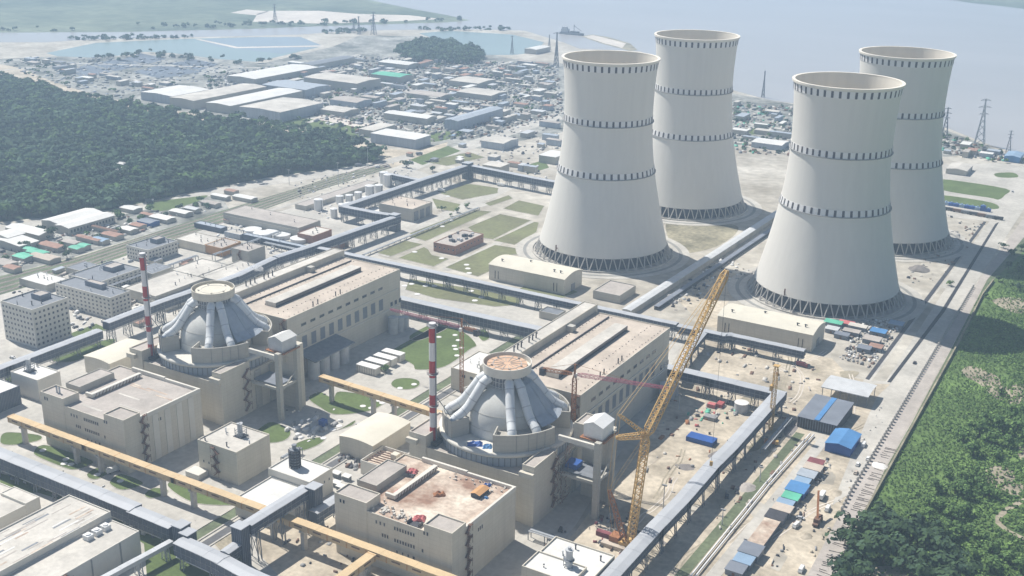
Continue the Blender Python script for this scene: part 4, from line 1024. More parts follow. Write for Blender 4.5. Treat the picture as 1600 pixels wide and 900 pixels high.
win_row(t, 'S', 578, -378, -366, 3, 11.5, 2.6, 2.2)
for p, y0 in (((-485, -413), 780), ((-278, -206), 771)):
    lb = 'beige pump house under a curved roof before %s' % ('the tower beside the brick plant house' if y0 == 780 else 'the largest cooling tower')
    t = vault('pump_house', lb, 'pump house', p[0], p[1], y0, y0 + 31, 13.4, 2.6, 'cream', 'crown_top', 'x', 'beige pump houses')
    for a in (8, 30, 58, 64):
        mb = MB(); mb.cyl(p[0] + a, y0 + 8 + (a == 30) * 10, 13.5, 17.6, .5, 8); mb.beam((p[0] + a - .8, y0 + 8 + (a == 30) * 10, 17.2), (p[0] + a + 1.6, y0 + 8 + (a == 30) * 10, 17.2), .5); part('roof_vent', mb, ['dark_steel'], t)
    for a in (6.0, 62.0):
        mb = MB(); mb.box(p[0] + a, y0 - .3, 2, p[0] + a + .5, y0 + .0, 9); mb.box(p[0] + a + 3, y0 - .3, 2, p[0] + a + 3.5, y0 + .0, 9); part('ladder', mb, ['dark_steel'], t)
    mb = MB(); mb.box(p[1] + .05, y0 + 12, .1, p[1] + .4, y0 + 18, 6); part('gate', mb, ['frame_grey'], t)
t, *q = blk('pump_hut', 'small grey box house beside the covered channel and first tower', 'plant building', (968, 462), (944, 443), (991, 445), 7, 'cream_grey', 'roof_grey')
t, *q = blk('cooler_house', 'small grey roofed house behind the long pale roofed gallery', 'plant building', (872, 492), (845, 484), (890, 486), 6, 'cream_grey', 'steel')
# office blocks
def office(label, x0, x1, y0, y1, h, ns, ne, rows, seed, roof='roof_grey', wall='cream_pale', hutx=.35, floors0=2.2):
    t = building('office_block', label, 'office building', x0, x1, y0, y1, h, wall, roof, 1.0, 'office blocks', 6, seed)
    fh = (h - 2.2) / rows
    for r in range(rows):
        z = floors0 + fh * r + .4
        if ns: win_row(t, 'S', y0, x0 + 2.2, x1 - 2.2, ns, z, min(1.9, (x1 - x0) / ns * .45), fh * .45, 'dark_glass')
        if ne: win_row(t, 'E', x1, y0 + 2.2, y1 - 2.2, ne, z, min(1.9, (y1 - y0) / ne * .45), fh * .45, 'dark_glass')
    a = x0 + (x1 - x0) * hutx; b = y0 + (y1 - y0) * .55
    volume(t, a, a + (x1 - x0) * .3, b, b + (y1 - y0) * .3, h - 1, h + 3, 'grey_sheet', 'roof_grey', .4, 'penthouse_wall', 'penthouse_roof')
    return t
office('seven storey cream office block with a grey roof house', -705, -671, 476, 506, 29.4, 9, 8, 7, 1, 'steel')
office('five storey long office block standing behind the seven storey offices', -733, -671, 543, 562, 18, 14, 5, 5, 2, 'steel')
office('three storey office block beside the railway verge, nearest the big white roofs', -762, -726, 578, 622, 9.6, 9, 10, 3, 3, 'steel')
office('two storey office block behind the first red and white stack top', -779, -752, 653, 687, 12.2, 8, 9, 3, 4, 'steel')
for lb, F, L, R, h, rf in (('large flat white workshop roof behind the cream lidded dome', (243, 463), (200, 447), (317, 433), 9, 'roof_pale'), ('square white workshop roof with a dark edge, next beyond the large one', (317, 433), (268, 420), (357, 413), 9, 'roof_pale'),
                           ('narrow white workshop beside the first turbine hall', (347, 440), (324, 425), (404, 413), 9.5, 'roof_pale'), ('low white roofed shop at the back of the seven storey offices', (72, 446), (24, 436), (95, 432), 6, 'roof_white'),
                           ('long narrow workshop under the grey gallery beside the cream lidded dome', (258, 476), (242, 468), (352, 437), 6, 'roof_pale')):
    blk('workshop', lb, 'workshop', F, L, R, h, 'cream_grey', rf, .5, 'white roofed workshops', 6, len(lb))
t, x0, x1, y0, y1 = blk('storehouse', 'beige storehouse with an orange end wall', 'storehouse', (320, 383), (277, 371), (345, 371), 7.8, 'cream', 'roof_pale', .5, None, 4)
t, x0, x1, y0, y1 = blk('storehouse', 'orange walled house with vents on its roof, joined to the beige storehouse', 'storehouse', (346, 388), (322, 381), (366, 375), 8, 'orange_wall', 'roof_grey', .5, None, 9)
win_row(t, 'E', x1, y0 + 2, y1 - 2, 5, 4.5, 1.4, 1.4, 'dark_glass')
t, x0, x1, y0, y1 = blk('storehouse', 'grey cream tower house with pipes on its face behind the workshops', 'storehouse', (388, 393), (364, 386), (402, 381), 13, 'cream_grey', 'roof_grey', .5, None, 5)
stairs(t, 'S', y0, (x0 + x1) / 2, 1, 12, 2.5)
t, x0, x1, y0, y1 = blk('warehouse', 'wide brown grey roofed hall with a grey end wall, before the stepped gallery', 'warehouse', (467, 356), (347, 332), (500, 344), 10.5, 'cream_grey', 'roof_grey', .4, None, 3)
mb = MB(); mb.box(x0 + .5, y0 - .25, 7.5, x1 - .5, y0 - .02, 8.3); part('string_course', mb, ['cream'], t)
blk('warehouse', 'small tan annex at the corner of the wide brown grey hall', 'warehouse', (489, 369), (467, 363), (517, 358), 8, 'brick', 'roof_pale', .4, None, 4)
t, x0, x1, y0, y1 = blk('transformer_house', 'grey house with tall dark openings on its end wall', 'plant building', (644, 327), (596, 316), (675, 315), 13, 'cream_grey', 'roof_pink', .5, None, 9)
for k in range(3):
    mb = MB(); mb.box(x1 + .02, y0 + 3 + k * 10, .3, x1 + .35, y0 + 10 + k * 10, 9.5); part('door', mb, ['steel'], t)
t, x0, x1, y0, y1 = blk('plant_house', 'brick red plant house crowded with roof machinery among the dry lawns', 'plant building', (711, 385), (685, 375), (750, 364), 8.5, 'brick', 'roof_grey', .5)
Rr = random.Random(6)
for k in range(14):
    a, b = Rr.uniform(x0 + 2, x1 - 3), Rr.uniform(y0 + 2, y1 - 4); mb = MB(); mb.box(a, b, 7.8, a + Rr.uniform(1, 2.6), b + Rr.uniform(1.5, 5), 8 + Rr.uniform(.8, 2.4)); part('roof_unit', mb, [Rr.choice(['dark_steel', 'pale_steel', 'frame_grey'])], t)
win_row(t, 'S', y0, x0 + 2, x1 - 2, 5, 4.5, 1.6, 1.6, 'dark_glass'); win_row(t, 'E', x1, y0 + 3, y1 - 3, 8, 4.5, 1.6, 1.6, 'dark_glass')
blk('long_shed', 'long narrow pale roofed shed between the railway verge and the white tanks', 'shed', (478, 322), (469, 316), (572, 281), 5, 'cream_grey', 'roof_grey', .3)
# stained twin roofed building, bottom corner
t = building('service_building', 'large service building with two stained stepped roofs at the lower edge', 'plant building', -428, -406.5, 250, 331.5, 13.4, 'cream_pale', 'roof_pale', .5, None, 0)
volume(t, -459, -428.1, 250, 333, 0, 16.8, 'cream_pale', 'roof_pale', .7, 'high_wall', 'high_roof')
Rr = random.Random(2)
for k in range(46):
    a = -457 + (k % 15) * 1.9 + Rr.uniform(-.3, .3); b = Rr.uniform(255, 325); mb = MB(); mb.box(a, b, 16.12, a + Rr.uniform(.4, 1.3), min(330, b + Rr.uniform(4, 18)), 16.15 + .0008 * k); part('roof_streak', mb, [Rr.choice(['roof_rust', 'roof_grey', 'roof_grey', 'roof_white', 'steel'])], t)
for k in range(3):
    mb = MB(); b = 312 + k * 5.2; mb.box(-424, b, 12.9, -420, b + 3.6, 15.4); mb.cyl(-422, b + 1.8, 15.4, 15.9, 1.3, 12); part('air_conditioner', mb, ['plastic_white'], t)
stairs(t, 'E', -406.5, 288, 1, 13, 3, 2.6)
for y in (262, 275, 302, 319):
    mb = MB(); mb.box(-406.48, y, .3, -406.1, y + .6, 13); part('down_pipe', mb, ['frame_grey'], t)
t = building('service_building', 'pale low service building at the far lower corner of the site', 'plant building', -540, -480, 290, 330, 9.5, 'cream_pale', 'roof_pale', .5, None, 5, 5)
volume(t, -500, -479.8, 322, 330.5, 0, 10.4, 'cream_pale', 'roof_pale', .4, 'end_wall', 'end_roof')
# tank yard
for k, (px, py, d, h) in enumerate(((498, 322, 9, 11), (535, 325, 8, 8), (546, 312, 8, 9), (560, 306, 8, 8), (578, 300, 10, 11), (592, 296, 9, 9), (606, 285, 9, 13), (600, 281, 9, 13), (624, 285, 9, 8), (633, 284, 9, 8), (572, 312, 8, 7), (545, 320, 8, 6), (531, 312, 8, 8), (522, 334, 7, 9))):
    x, y = G(px, py + 6); t = thing('storage_tank', 'white storage tank in the yard beside the long narrow shed', 'tank', (x, y, 0), 'white tanks in the tank yard')
    mb = MB(); mb.cyl(x, y, 0, h, d / 2, 20); part('tank_shell', mb, ['white_paint'], t, False)
    mb = MB(); mb.lathe(x, y, [(d / 2 + .1, h), (d / 2 + .1, h + .25), (.6, h + 1.2), (0.01, h + 1.2)], 20); part('tank_roof', mb, ['plastic_white'], t)
    mb = MB(); mb.beam((x + d / 2 + .2, y - 1, 0), (x + d / 2 + .2, y - 1, h), .5); part('ladder', mb, ['frame_grey'], t)
for k, (px, py) in enumerate(((410, 369), (428, 366), (440, 371), (468, 377), (395, 363))):
    x, y = G(px, py); t = thing('basin_tank', 'wide low white basin beside the brown grey hall', 'tank', (x, y, 0), 'low white round basins')
    mb = MB(); mb.cyl(x, y, 0, 3.2, 8.5, 28); part('basin_wall', mb, ['white_paint'], t)
    mb = MB(); mb.lathe(x, y, [(8.6, 3.2), (8.6, 3.5), (0.1, 4.3)], 28); part('basin_roof', mb, ['plastic_white'], t)
x, y = -214, 650; t = thing('storage_tank', 'grey water tank at the corner of the sandy yard galleries', 'tank', (x, y, 0))
mb = MB(); mb.cyl(x, y, 0, 6, 4.4, 24); part('tank_shell', mb, ['pale_steel'], t); mb = MB(); mb.cyl(x, y, 6, 6.3, 4.55, 24); part('tank_roof', mb, ['roof_white'], t)
for k in range(4):
    y = 570 + k * 9.4; x = -450
    t = thing('transformer', 'white ribbed box unit by the main lawn, %s from the grey tank canopy' % ('first', 'second', 'third', 'fourth')[k], 'transformer', (x, y, 0), 'white box units in a row')
    mb = MB(); mb.box(x - 8, y - 3, .3, x + 8, y + 3, 5); part('housing', mb, ['cream_pale'], t)
    mb = MB()
    for j in range(8): mb.beam((x - 7 + j * 2, y - 3.1, .5), (x - 7 + j * 2, y - 3.1, 4.8), .25)
    part('housing_rib', mb, ['frame_grey'], t, kind='stuff')
    mb = MB(); mb.box(x - 8.2, y - 3.2, 5, x + 8.2, y + 3.2, 5.5); part('lid', mb, ['white_paint'], t)
# ================================================================ cranes
def lattice(mb, a, b, w0, w1, n, ch=.4, br=.2, m=0):
    a, b = Vector(a), Vector(b); d = (b - a).normalized(); up = Vector((0, 0, 1)) if abs(d.z) < .9 else Vector((.8, .6, 0)); x = d.cross(up).normalized(); y = x.cross(d)
    def P(i, s, t):
        f = i / n; w = w0 + (w1 - w0) * f
        if i == 0 or i == n: w *= .45
        return a + (b - a) * f + x * (s * w / 2) + y * (t * w / 2)
    C4 = ((-1, -1), (1, -1), (1, 1), (-1, 1))
    for i in range(n):
        for k in range(4):
            s, t = C4[k]; s2, t2 = C4[(k + 1) % 4]
            mb.beam(P(i, s, t), P(i + 1, s, t), ch)
            mb.beam(P(i, s, t), P(i + 1, s2, t2), br)
            if i: mb.beam(P(i, s, t), P(i, s2, t2), br)
    return mb
def crawler_crane():
    bx, by = -205.8, 466.5
    t = thing('crawler_crane', 'tall yellow crawler crane with a lattice boom and a long raised jib', 'crane', (bx, by, 0))
    head = Vector((*G(1010, 680, 66), 66)); tip = Vector((*G(1136, 422, 140), 140)); foot = Vector((bx + 1.5, by - 1, 3.2))
    s1 = Vector((*G(967, 648, 80), 80)); s2 = Vector((*G(962, 684, 64), 64)); back = Vector((*G(952, 766, 32), 32))
    for s in (-4.2, 4.2):
        mb = MB(); mb.prism([(bx - 6, by + s - 1), (bx + 6, by + s - 1), (bx + 6, by + s + 1), (bx - 6, by + s + 1)], .1, 1.9); part('crawler_track', mb, ['dark_steel'], t)
    mb = MB(); mb.box(bx - 4, by - 3.4, 1.7, bx + 4, by + 3.4, 3.9); part('slewing_deck', mb, ['crane_yellow'], t)
    mb = MB(); mb.box(bx - 9.5, by - 3, 2.2, bx - 4.2, by + 3, 5.2); part('counterweight', mb, ['crane_rust'], t)
    mb = MB(); mb.box(bx + 3, by - 5.4, 2.2, bx + 6, by - 3.2, 5); part('cab', mb, ['crane_yellow'], t)
    mb = MB(); lattice(mb, foot, head, 3.6, 3.4, 20, .48, .24); part('boom', mb, ['crane_yellow'], t)
    mb = MB(); lattice(mb, head, tip, 3.6, 2.8, 28, .48, .24); part('jib', mb, ['crane_yellow'], t)
    mb = MB(); lattice(mb, head, s1, 2.2, 1.4, 7, .35, .2); part('jib_strut', mb, ['crane_yellow'], t)
    mb = MB(); lattice(mb, head, s2, 2.6, 1.8, 7, .35, .2); part('jib_strut', mb, ['crane_yellow'], t)
    mb = MB(); lattice(mb, foot - Vector((3, 0, 0)), back, 2.6, 2.0, 9, .42, .22); part('back_mast', mb, ['crane_rust'], t)
    mb = MB(); up = tip + (head - tip) * .35 + Vector((0, 0, 1.5))
    for o in (-.8, .8):
        v = Vector((o, o * .5, 0))
        mb.beam(s1 + v, tip + v, .16); mb.beam(s2 + v, s1 + v, .14); mb.beam(head + v, back + v, .16); mb.beam(s2 + v, back + v, .14)
        mb.beam(back + v, Vector((bx - 8, by + o * 2, 4.5)), .14)
    part('pendant_rope', mb, ['crane_yellow'], t)
    mb = MB(); hk = tip - Vector((0, 0, 104)); mb.beam(tip, hk, .12); part('hoist_rope', mb, ['dark_steel'], t)
    mb = MB(); mb.box(hk.x - .7, hk.y - .5, hk.z - 2.5, hk.x + .7, hk.y + .5, hk.z); part('hook_block', mb, ['crane_yellow'], t)
crawler_crane()
def tower_crane(label, bx, by, h, dirx, diry, jl, cl, mast_m, jib_m, apex=7, base=0):
    t = thing('tower_crane', label, 'tower crane', (bx, by, base), 'tower cranes beside the units')
    d = Vector((dirx, diry, 0)).normalized()
    mb = MB(); lattice(mb, (bx, by, base), (bx, by, h), 2.2, 2.2, max(6, int((h - base) / 2.6)), .32, .18); part('mast', mb, [mast_m], t)
    top = Vector((bx, by, h))
    if jl:
        mb = MB(); lattice(mb, top + d * 1.5 + Vector((0, 0, 1)), top + d * jl + Vector((0, 0, 1)), 1.8, 1.2, int(jl / 2.4), .2, .11); part('jib', mb, [jib_m], t)
        mb = MB(); lattice(mb, top - d * 1.5 + Vector((0, 0, 1)), top - d * cl + Vector((0, 0, 1)), 1.6, 1.6, max(4, int(cl / 2.2)), .28, .16); part('counter_jib', mb, [mast_m], t)
        c = top - d * (cl - 1.5); mb = MB(); mb.box(c.x - 1.5, c.y - 1.5, h - 2.4, c.x + 1.5, c.y + 1.5, h + 1.8); part('counterweight', mb, ['dark_steel'], t)
        mb = MB(); mb.beam(top + Vector((0, 0, 1)), top + Vector((0, 0, apex)), .9)
        mb.beam(top + Vector((0, 0, apex)), top + d * jl * .6 + Vector((0, 0, 2)), .14); mb.beam(top + Vector((0, 0, apex)), top - d * (cl - 1) + Vector((0, 0, 1.6)), .14); part('apex', mb, [mast_m], t)
        q = Vector((-d.y, d.x, 0)) * 1.4; mb = MB(); mb.box(bx + q.x - .8, by + q.y - .8, h - 1.6, bx + q.x + .8, by + q.y + .8, h + .8); part('cab', mb, ['plastic_white'], t)
    else:
        mb = MB(); mb.box(bx - 1.8, by - 1.8, h, bx + 1.8, by + 1.8, h + .4); part('top_platform', mb, [mast_m], t)
        mb = MB(); mb.box(bx - 2.6, by - 1.8, h * .62, bx - 1.2, by + 1.8, h * .7); part('hoist_cage', mb, [mast_m], t)
tower_crane('red tower crane whose pink jib crosses behind the second red and white stack', -379, 577, 45, -1, .02, 58, 13, 'crane_rust', 'crane_red')
tower_crane('tower crane with a purple red jib reaching over the second turbine hall', -267, 520, 60, 70, 14.6, 52, 20, 'crane_rust', 'crane_red')
tower_crane('yellow lattice hoist tower without a jib beside the gallery corner', -189, 634, 43, 1, 0, 0, 0, 'crane_yellow', 'crane_yellow')
# ================================================================ pylons, masts, ship
def pylon(label, px, py, h, m='pale_steel', w=None, arms=3, d=None):
    x, y = G(px, py); t = thing('pylon', label, 'pylon', (x, y, 0), 'lattice masts by the river'); w = w or h * .2
    mb = MB(); n = 9; zz = [h * (1 - (1 - i / n) ** 1.4) for i in range(n + 1)]
    def W(z): return max(.8, w * (1 - z / h) ** 1.25)
    for i in range(n):
        a, b = W(zz[i]) / 2, W(zz[i + 1]) / 2
        Q = [(-1, -1), (1, -1), (1, 1), (-1, 1)]
        for k in range(4):
            s, u = Q[k]; s2, u2 = Q[(k + 1) % 4]
            mb.beam((x + s * a, y + u * a, zz[i]), (x + s * b, y + u * b, zz[i + 1]), h * .016)
            mb.beam((x + s * a, y + u * a, zz[i]), (x + s2 * b, y + u2 * b, zz[i + 1]), h * .011)
    part('lattice_body', mb, [m], t)
    for k in range(arms):
        z = h * (.98 - .15 * k); L = h * (.11 + .03 * (k == 1)); mb = MB()
        for s in (-1, 1): mb.beam((x, y, z), (x + s * L * .86, y + s * L * .5, z - .4), h * .012); mb.beam((x, y, z + h * .03), (x + s * L * .86, y + s * L * .5, z - .4), h * .008)
        part('cross_arm', mb, [m], t)
    return t
pylon('large red and white power pylon on the river bank beside the hindmost tower', 1530, 226, 60, 'pale_steel')
pylon('grey power pylon close behind the hindmost cooling tower', 1475, 217, 42, 'steel')
pylon('low power pylon at the far end of the river bank', 1575, 238, 28, 'steel')
pylon('guyed dark mast on the river bank between the pairs of towers', 1192, 152, 42, 'steel', 4, 0)
pylon('dark mast standing in the far green pond', 800, 84, 34, 'steel', 5, 1)
pylon('slender pylon on the far sandbank beyond the ponds', 430, 36, 42, 'steel', None, 2)
pylon('pair mast at the river mouth, the nearer one', 553, 52, 30, 'steel', 6, 1)
pylon('pair mast at the river mouth, the taller one', 561, 54, 38, 'steel', 6, 1)
pylon('faint river mouth pylon beyond the white sheds', 584, 54, 48, 'steel', None, 3)
pylon('tall mast beside the shore road left of the first tower', 869, 105, 62, 'steel', 7, 1)
pylon('mast at the sandy shore near the dredger', 858, 78, 30, 'steel', 5, 0)
def lamp(label, px, py, h, m='pale_steel', group='light masts'):
    x, y = G(px, py); t = thing('light_mast', label, 'light mast', (x, y, 0), group)
    mb = MB(); mb.cyl(x, y, 0, h, .35, 6, r1=.18); part('pole', mb, [m], t)
    mb = MB(); mb.box(x - 1.3, y - .5, h - .3, x + 1.3, y + .5, h + .4); part('lamp_head', mb, ['frame_grey'], t)
for px, py, h, lb in ((1036, 797, 15, 'light mast standing on the sandy yard beside the gallery'), (529, 291, 26, 'white mast beside the long narrow shed'), (575, 262, 24, 'white mast at the forest edge beyond the tanks'), (452, 288, 16, 'short mast beside the forest road'),
                      (1061, 640, 10, 'short mast behind the jib foot of the yellow crane'), (305, 480, 13, 'mast beside the grey gallery behind the first dome'), (1128, 820, 9, 'thin mast beside the pale pipe strip'), (1187, 752, 9, 'thin mast between the drains near the gravel heap')):
    lamp(lb, px, py, h)
def ship():
    x, y = G(893, 54); t = thing('dredger', 'dark dredger lying on the river off the sand spit', 'ship', (x, y, 0))
    mb = MB(); mb.prism([(x - 27, y - 6), (x + 22, y - 6), (x + 31, y), (x + 22, y + 6), (x - 27, y + 6)], 0, 5); part('hull', mb, ['steel'], t)
    mb = MB(); mb.box(x - 24, y - 5, 5, x - 8, y + 5, 12); mb.box(x - 22, y - 4, 12, x - 12, y + 4, 16); part('wheelhouse', mb, ['pale_steel'], t)
    mb = MB(); mb.beam((x + 6, y, 5), (x + 6, y, 22), 1.0); mb.beam((x + 6, y, 20), (x + 24, y, 9), .7); part('derrick', mb, ['dark_steel'], t)
    mb = MB(); mb.box(x - 2, y - 4, 5, x + 18, y + 4, 7.5); part('hopper', mb, ['dark_steel'], t)
ship()
# ================================================================ vehicles
def vehicle(name, label, cat, px, py, rz, kind, body, group=None):
    x, y = G(px, py); t = thing(name, label, cat, (x, y, .1), group, rz)
    def P(n, mb, m): return link(n, mb.mesh(n, m), t)
    if kind == 'truck': L, W = 8.2, 2.5
    elif kind == 'van': L, W = 6.0, 2.2
    else: L, W = 4.5, 1.9
    if kind == 'truck':
        mb = MB(); mb.box(-4.1, -1.25, 1.0, 1.9, 1.25, 3.4); P('cargo_box', mb, [body[1]])
        mb = MB(); mb.prism([(2.1, -1.2), (4.1, -1.1), (4.1, 1.1), (2.1, 1.2)], .6, 2.8); P('cab', mb, [body[0]])
        mb = MB(); mb.box(4.0, -1.0, 1.7, 4.14, 1.0, 2.6); P('windscreen', mb, ['dark_glass'])
        mb = MB(); mb.box(-4.0, -1.0, .6, 4.0, 1.0, 1.0); P('chassis', mb, ['dark_steel'])
    else:
        h1 = 1.05 if kind == 'car' else 1.2; h2 = 1.5 if kind == 'car' else 2.4
        mb = MB(); mb.box(-L / 2, -W / 2, .35, L / 2, W / 2, h1); P('body', mb, [body[0]])
        mb = MB(); a, b = (-L * .38, L * .22) if kind == 'car' else (-L * .48, L * .34)
        V = [(a, -W * .47, h1), (b + .5, -W * .47, h1), (b + .5, W * .47, h1), (a, W * .47, h1), (a + .3, -W * .4, h2), (b, -W * .4, h2), (b, W * .4, h2), (a + .3, W * .4, h2)]
        mb.arr(V, [(0, 1, 5, 4), (1, 2, 6, 5), (2, 3, 7, 6), (3, 0, 4, 7)], 1); mb.arr(V[4:], [(0, 1, 2, 3)], 0); P('cabin', mb, [body[0], 'dark_glass'] if kind == 'car' else [body[0], body[0]])
        if kind == 'van': mb = MB(); mb.box(b + .1, -W * .4, 1.5, b + .5, W * .4, 2.2); P('windscreen', mb, ['dark_glass'])
    for sx in (-L * .32, L * .32):
        for sy in (-1, 1):
            mb = MB(); mb.tube([(sx, sy * W * .5 - sy * .3, .42), (sx, sy * W * .5 + sy * .03, .42)], .42, 10); P('wheel', mb, ['tyre'])
    return t
ry = math.radians(92)
for a in (('van', 'white van parked beside the blue gabled shed', 'van', 1349, 697, ry, 'van', ('plastic_white',)), ('car', 'white car nearest the revetment end, left of the broken stones', 'car', 1356, 718, ry, 'car', ('plastic_white',)), ('car', 'white car following on the sand below the blue shed', 'car', 1340, 727, ry, 'car', ('plastic_white',)),
          ('car', 'tan car lowest of the three below the blue shed', 'car', 1337, 740, ry, 'car', ('roof_pink',)), ('truck', 'white box truck standing beside the green roofed huts', 'truck', 1284, 778, ry, 'truck', ('plastic_white', 'plastic_white')), ('truck', 'small white truck on the sand below the box truck', 'truck', 1293, 797, ry, 'van', ('plastic_white',)),
          ('van', 'white van at the lowest end of the sandy yard', 'van', 1252, 892, ry, 'van', ('plastic_white',)), ('truck', 'truck with a white tank body parked between two court lawns', 'truck', 178, 738, math.radians(75), 'truck', ('pale_steel', 'plastic_white')), ('truck', 'dark truck driving along the pale road', 'truck', 1429, 568, ry, 'car', ('dark_steel',)),
          ('truck', 'maroon flatbed truck on the sand by the second beige pump house', 'truck', 1253, 573, math.radians(-5), 'truck', ('maroon', 'maroon')), ('pickup', 'white pickup beside the rusty roofed huts', 'pickup', 1244, 823, math.radians(80), 'van', ('plastic_white',)), ('pickup', 'grey pickup at the dark roofed huts', 'pickup', 1250, 811, math.radians(10), 'car', ('pale_steel',)),
          ('car', 'silver car on the far road before the tall tower pylons', 'car', 1582, 300, ry, 'car', ('pale_steel',)), ('truck', 'grey lorry on the road at the forest edge', 'truck', 234, 316, math.radians(60), 'truck', ('pale_steel', 'steel')), ('truck', 'dark lorry on the sandy track beyond the forest', 'truck', 655, 242, math.radians(60), 'truck', ('steel', 'steel')),
          ('excavator', 'orange digger parked on the sand near the hoist tower', 'excavator', 1205, 695, .4, 'truck', ('crane_yellow', 'crane_rust'))):
    vehicle(*a)
def mobile_crane(px, py, label, jm):
    x, y = G(px, py); t = thing('mobile_crane', label, 'mobile crane', (x, y, 0))
    mb = MB(); mb.box(x - 1.4, y - 5, .9, x + 1.4, y + 5, 1.9); mb.box(x - 1.2, y + 2.8, 1.9, x + 1.2, y + 5, 3.2); part('carrier', mb, [jm], t)
    mb = MB(); mb.box(x - 1.5, y - 3, 1.9, x + 1.5, y + 1, 3.8); part('turret', mb, [jm], t)
    mb = MB(); mb.beam((x, y - 1, 3.5), (x - 4, y + 11, 13), 1.1); part('telescopic_boom', mb, ['crane_rust'], t)
    for k in (-3.6, -1.6, 3.2, 4.4):
        for s in (-1.3, 1.3): mb = MB(); mb.tube([(x + s, y + k, .6), (x + s * 1.15, y + k, .6)], .6, 10); part('wheel', mb, ['tyre'], t)
mobile_crane(1277, 818, 'rusty mobile crane with its short boom raised, casting a shadow on the sand', 'stair_brown')
# ================================================================ huts and sheds
def hut(label, x0, x1, y0, y1, h, roof, wall='grey_sheet', gable=0.0, axis='y', group=None, name='hut', cat='hut', ridges=True):
    t = thing(name, label, cat, ((x0 + x1) / 2, (y0 + y1) / 2, 0), group)
    mb = MB(); mb.box(x0, y0, 0, x1, y1, h, bottom=False)
    if gable:
        c = ((x0 + x1) / 2, (y0 + y1) / 2)
        for e in (0, 1):
            if axis == 'y': y = y1 if e else y0; V = [(x0, y, h), (x1, y, h), (c[0], y, h + gable)]
            else: x = x1 if e else x0; V = [(x, y0, h), (x, y1, h), (x, c[1], h + gable)]
            k = len(mb.v); mb.v += V; mb.f.append((k, k + 1, k + 2)); mb.m.append(0)
    part('wall', mb, [wall], t)
    mb = MB(); e = .4; z = h + .06
    if gable:
        g = gable
        if axis == 'y':
            c = (x0 + x1) / 2
            mb.quad((x0 - e, y0 - e, z), (c, y0 - e, z + g), (c, y1 + e, z + g), (x0 - e, y1 + e, z)); mb.quad((c, y0 - e, z + g), (x1 + e, y0 - e, z), (x1 + e, y1 + e, z), (c, y1 + e, z + g))
        else:
            c = (y0 + y1) / 2
            mb.quad((x0 - e, y0 - e, z), (x1 + e, y0 - e, z), (x1 + e, c, z + g), (x0 - e, c, z + g)); mb.quad((x0 - e, c, z + g), (x1 + e, c, z + g), (x1 + e, y1 + e, z), (x0 - e, y1 + e, z))
    else:
        mb.arr([(x0 - e, y0 - e, z), (x1 + e, y0 - e, z - .1), (x1 + e, y1 + e, z + .3), (x0 - e, y1 + e, z + .35), (x0 - e, y0 - e, z + .2), (x1 + e, y0 - e, z + .1), (x1 + e, y1 + e, z + .5), (x0 - e, y1 + e, z + .55)], [(4, 5, 6, 7), (0, 1, 5, 4), (1, 2, 6, 5), (2, 3, 7, 6), (3, 0, 4, 7)])
    part('roof', mb, [roof], t)
    return t
Rr = random.Random(11)
def door(t, x, y, w=1.4, h=2.1):
    mb = MB(); mb.box(x - w / 2, y - .12, .05, x + w / 2, y - .01, h); part('door', mb, ['stair_brown'], t)
# row along the sandy yard
row = [(470, 478, 'grey_sheet', 'grey hut at the near end of the row along the sandy yard'), (478.5, 486, 'light_blue', 'pale blue roofed hut, second from the near end of the row'), (487, 497, 'grey_sheet', 'two grey sheets roofing a hut next to the pale blue one'), (498, 526, 'roof_rust', 'long rusty white hut, longest of the row along the sandy yard'),
       (527, 535.5, 'dark_steel', 'black roofed hut next to the long rusty white hut'), (536.2, 543, 'roof_pink', 'beige roofed hut between the black roof and the blue roofs'), (544, 551, 'light_blue', 'dull blue roofed hut beside the beige one'), (552, 559, 'green_sheet', 'bright green roofed hut in the row along the sandy yard'),
       (560, 571, 'bright_blue', 'bright blue roofed hut behind the green one'), (572, 580, 'light_blue', 'bluish white roofed hut below the broken stones'), (581, 589, 'drum_band', 'mauve grey roofed hut near the far end of the row'), (590, 597, 'roof_pink', 'pinkish hut, last but one in the row'), (598, 606, 'maroon', 'maroon roofed hut at the far end of the row')]
for i, (a, b, m, lb) in enumerate(row):
    h = 3.0 + (i % 3) * .6; x0 = -155.5 + (i % 2) * .8; x1 = -147 + (i % 3) * .9
    t = hut(lb, x0, x1, a, b, h, m, 'blue' if m in ('bright_blue',) else 'grey_sheet', 0, 'y', 'huts along the sandy yard')
    door(t, (x0 + x1) / 2, a)
for F, sx, sy, m, lb in (((1400, 511), 10, 8, 'light_blue', 'striped white and blue roof hut nearest the towers drain'), ((1372, 523), 11, 8, 'bright_blue', 'strong blue roof hut behind the striped one'), ((1362, 535), 12, 9, 'roof_grey', 'grey roof hut in the middle of the drain side huts'), ((1368, 547), 9, 7, 'rust_roof', 'rusty red roof hut by the drain'), ((1350, 549), 9, 7, 'grey_sheet', 'slate grey roof hut beside the rusty red one'),
                         ((1302, 509), 13, 7, 'green_sheet', 'green roofed hut behind the end of the second pump house'), ((1322, 510), 11, 6, 'pink', 'pink roofed hut beside the green one by the tower foot'), ((1340, 515), 13, 6, 'roof_pale', 'pale roofed hut at the tower foot'), ((1300, 519), 9, 7, 'corrugated', 'silver roofed hut beside the end of the second pump house'), ((1330, 523), 12, 6, 'roof_grey', 'flat grey hut among the rubble'), ((1315, 528), 10, 6, 'grey_sheet', 'slate hut lowest of those beside the tower foot')):
    x, y = G(*F); t = hut(lb, x - sx / 2, x + sx / 2, y - sy / 2, y + sy / 2, 3.2, m, 'grey_sheet', 0, 'y', 'huts at the tower foot'); door(t, x, y - sy / 2)
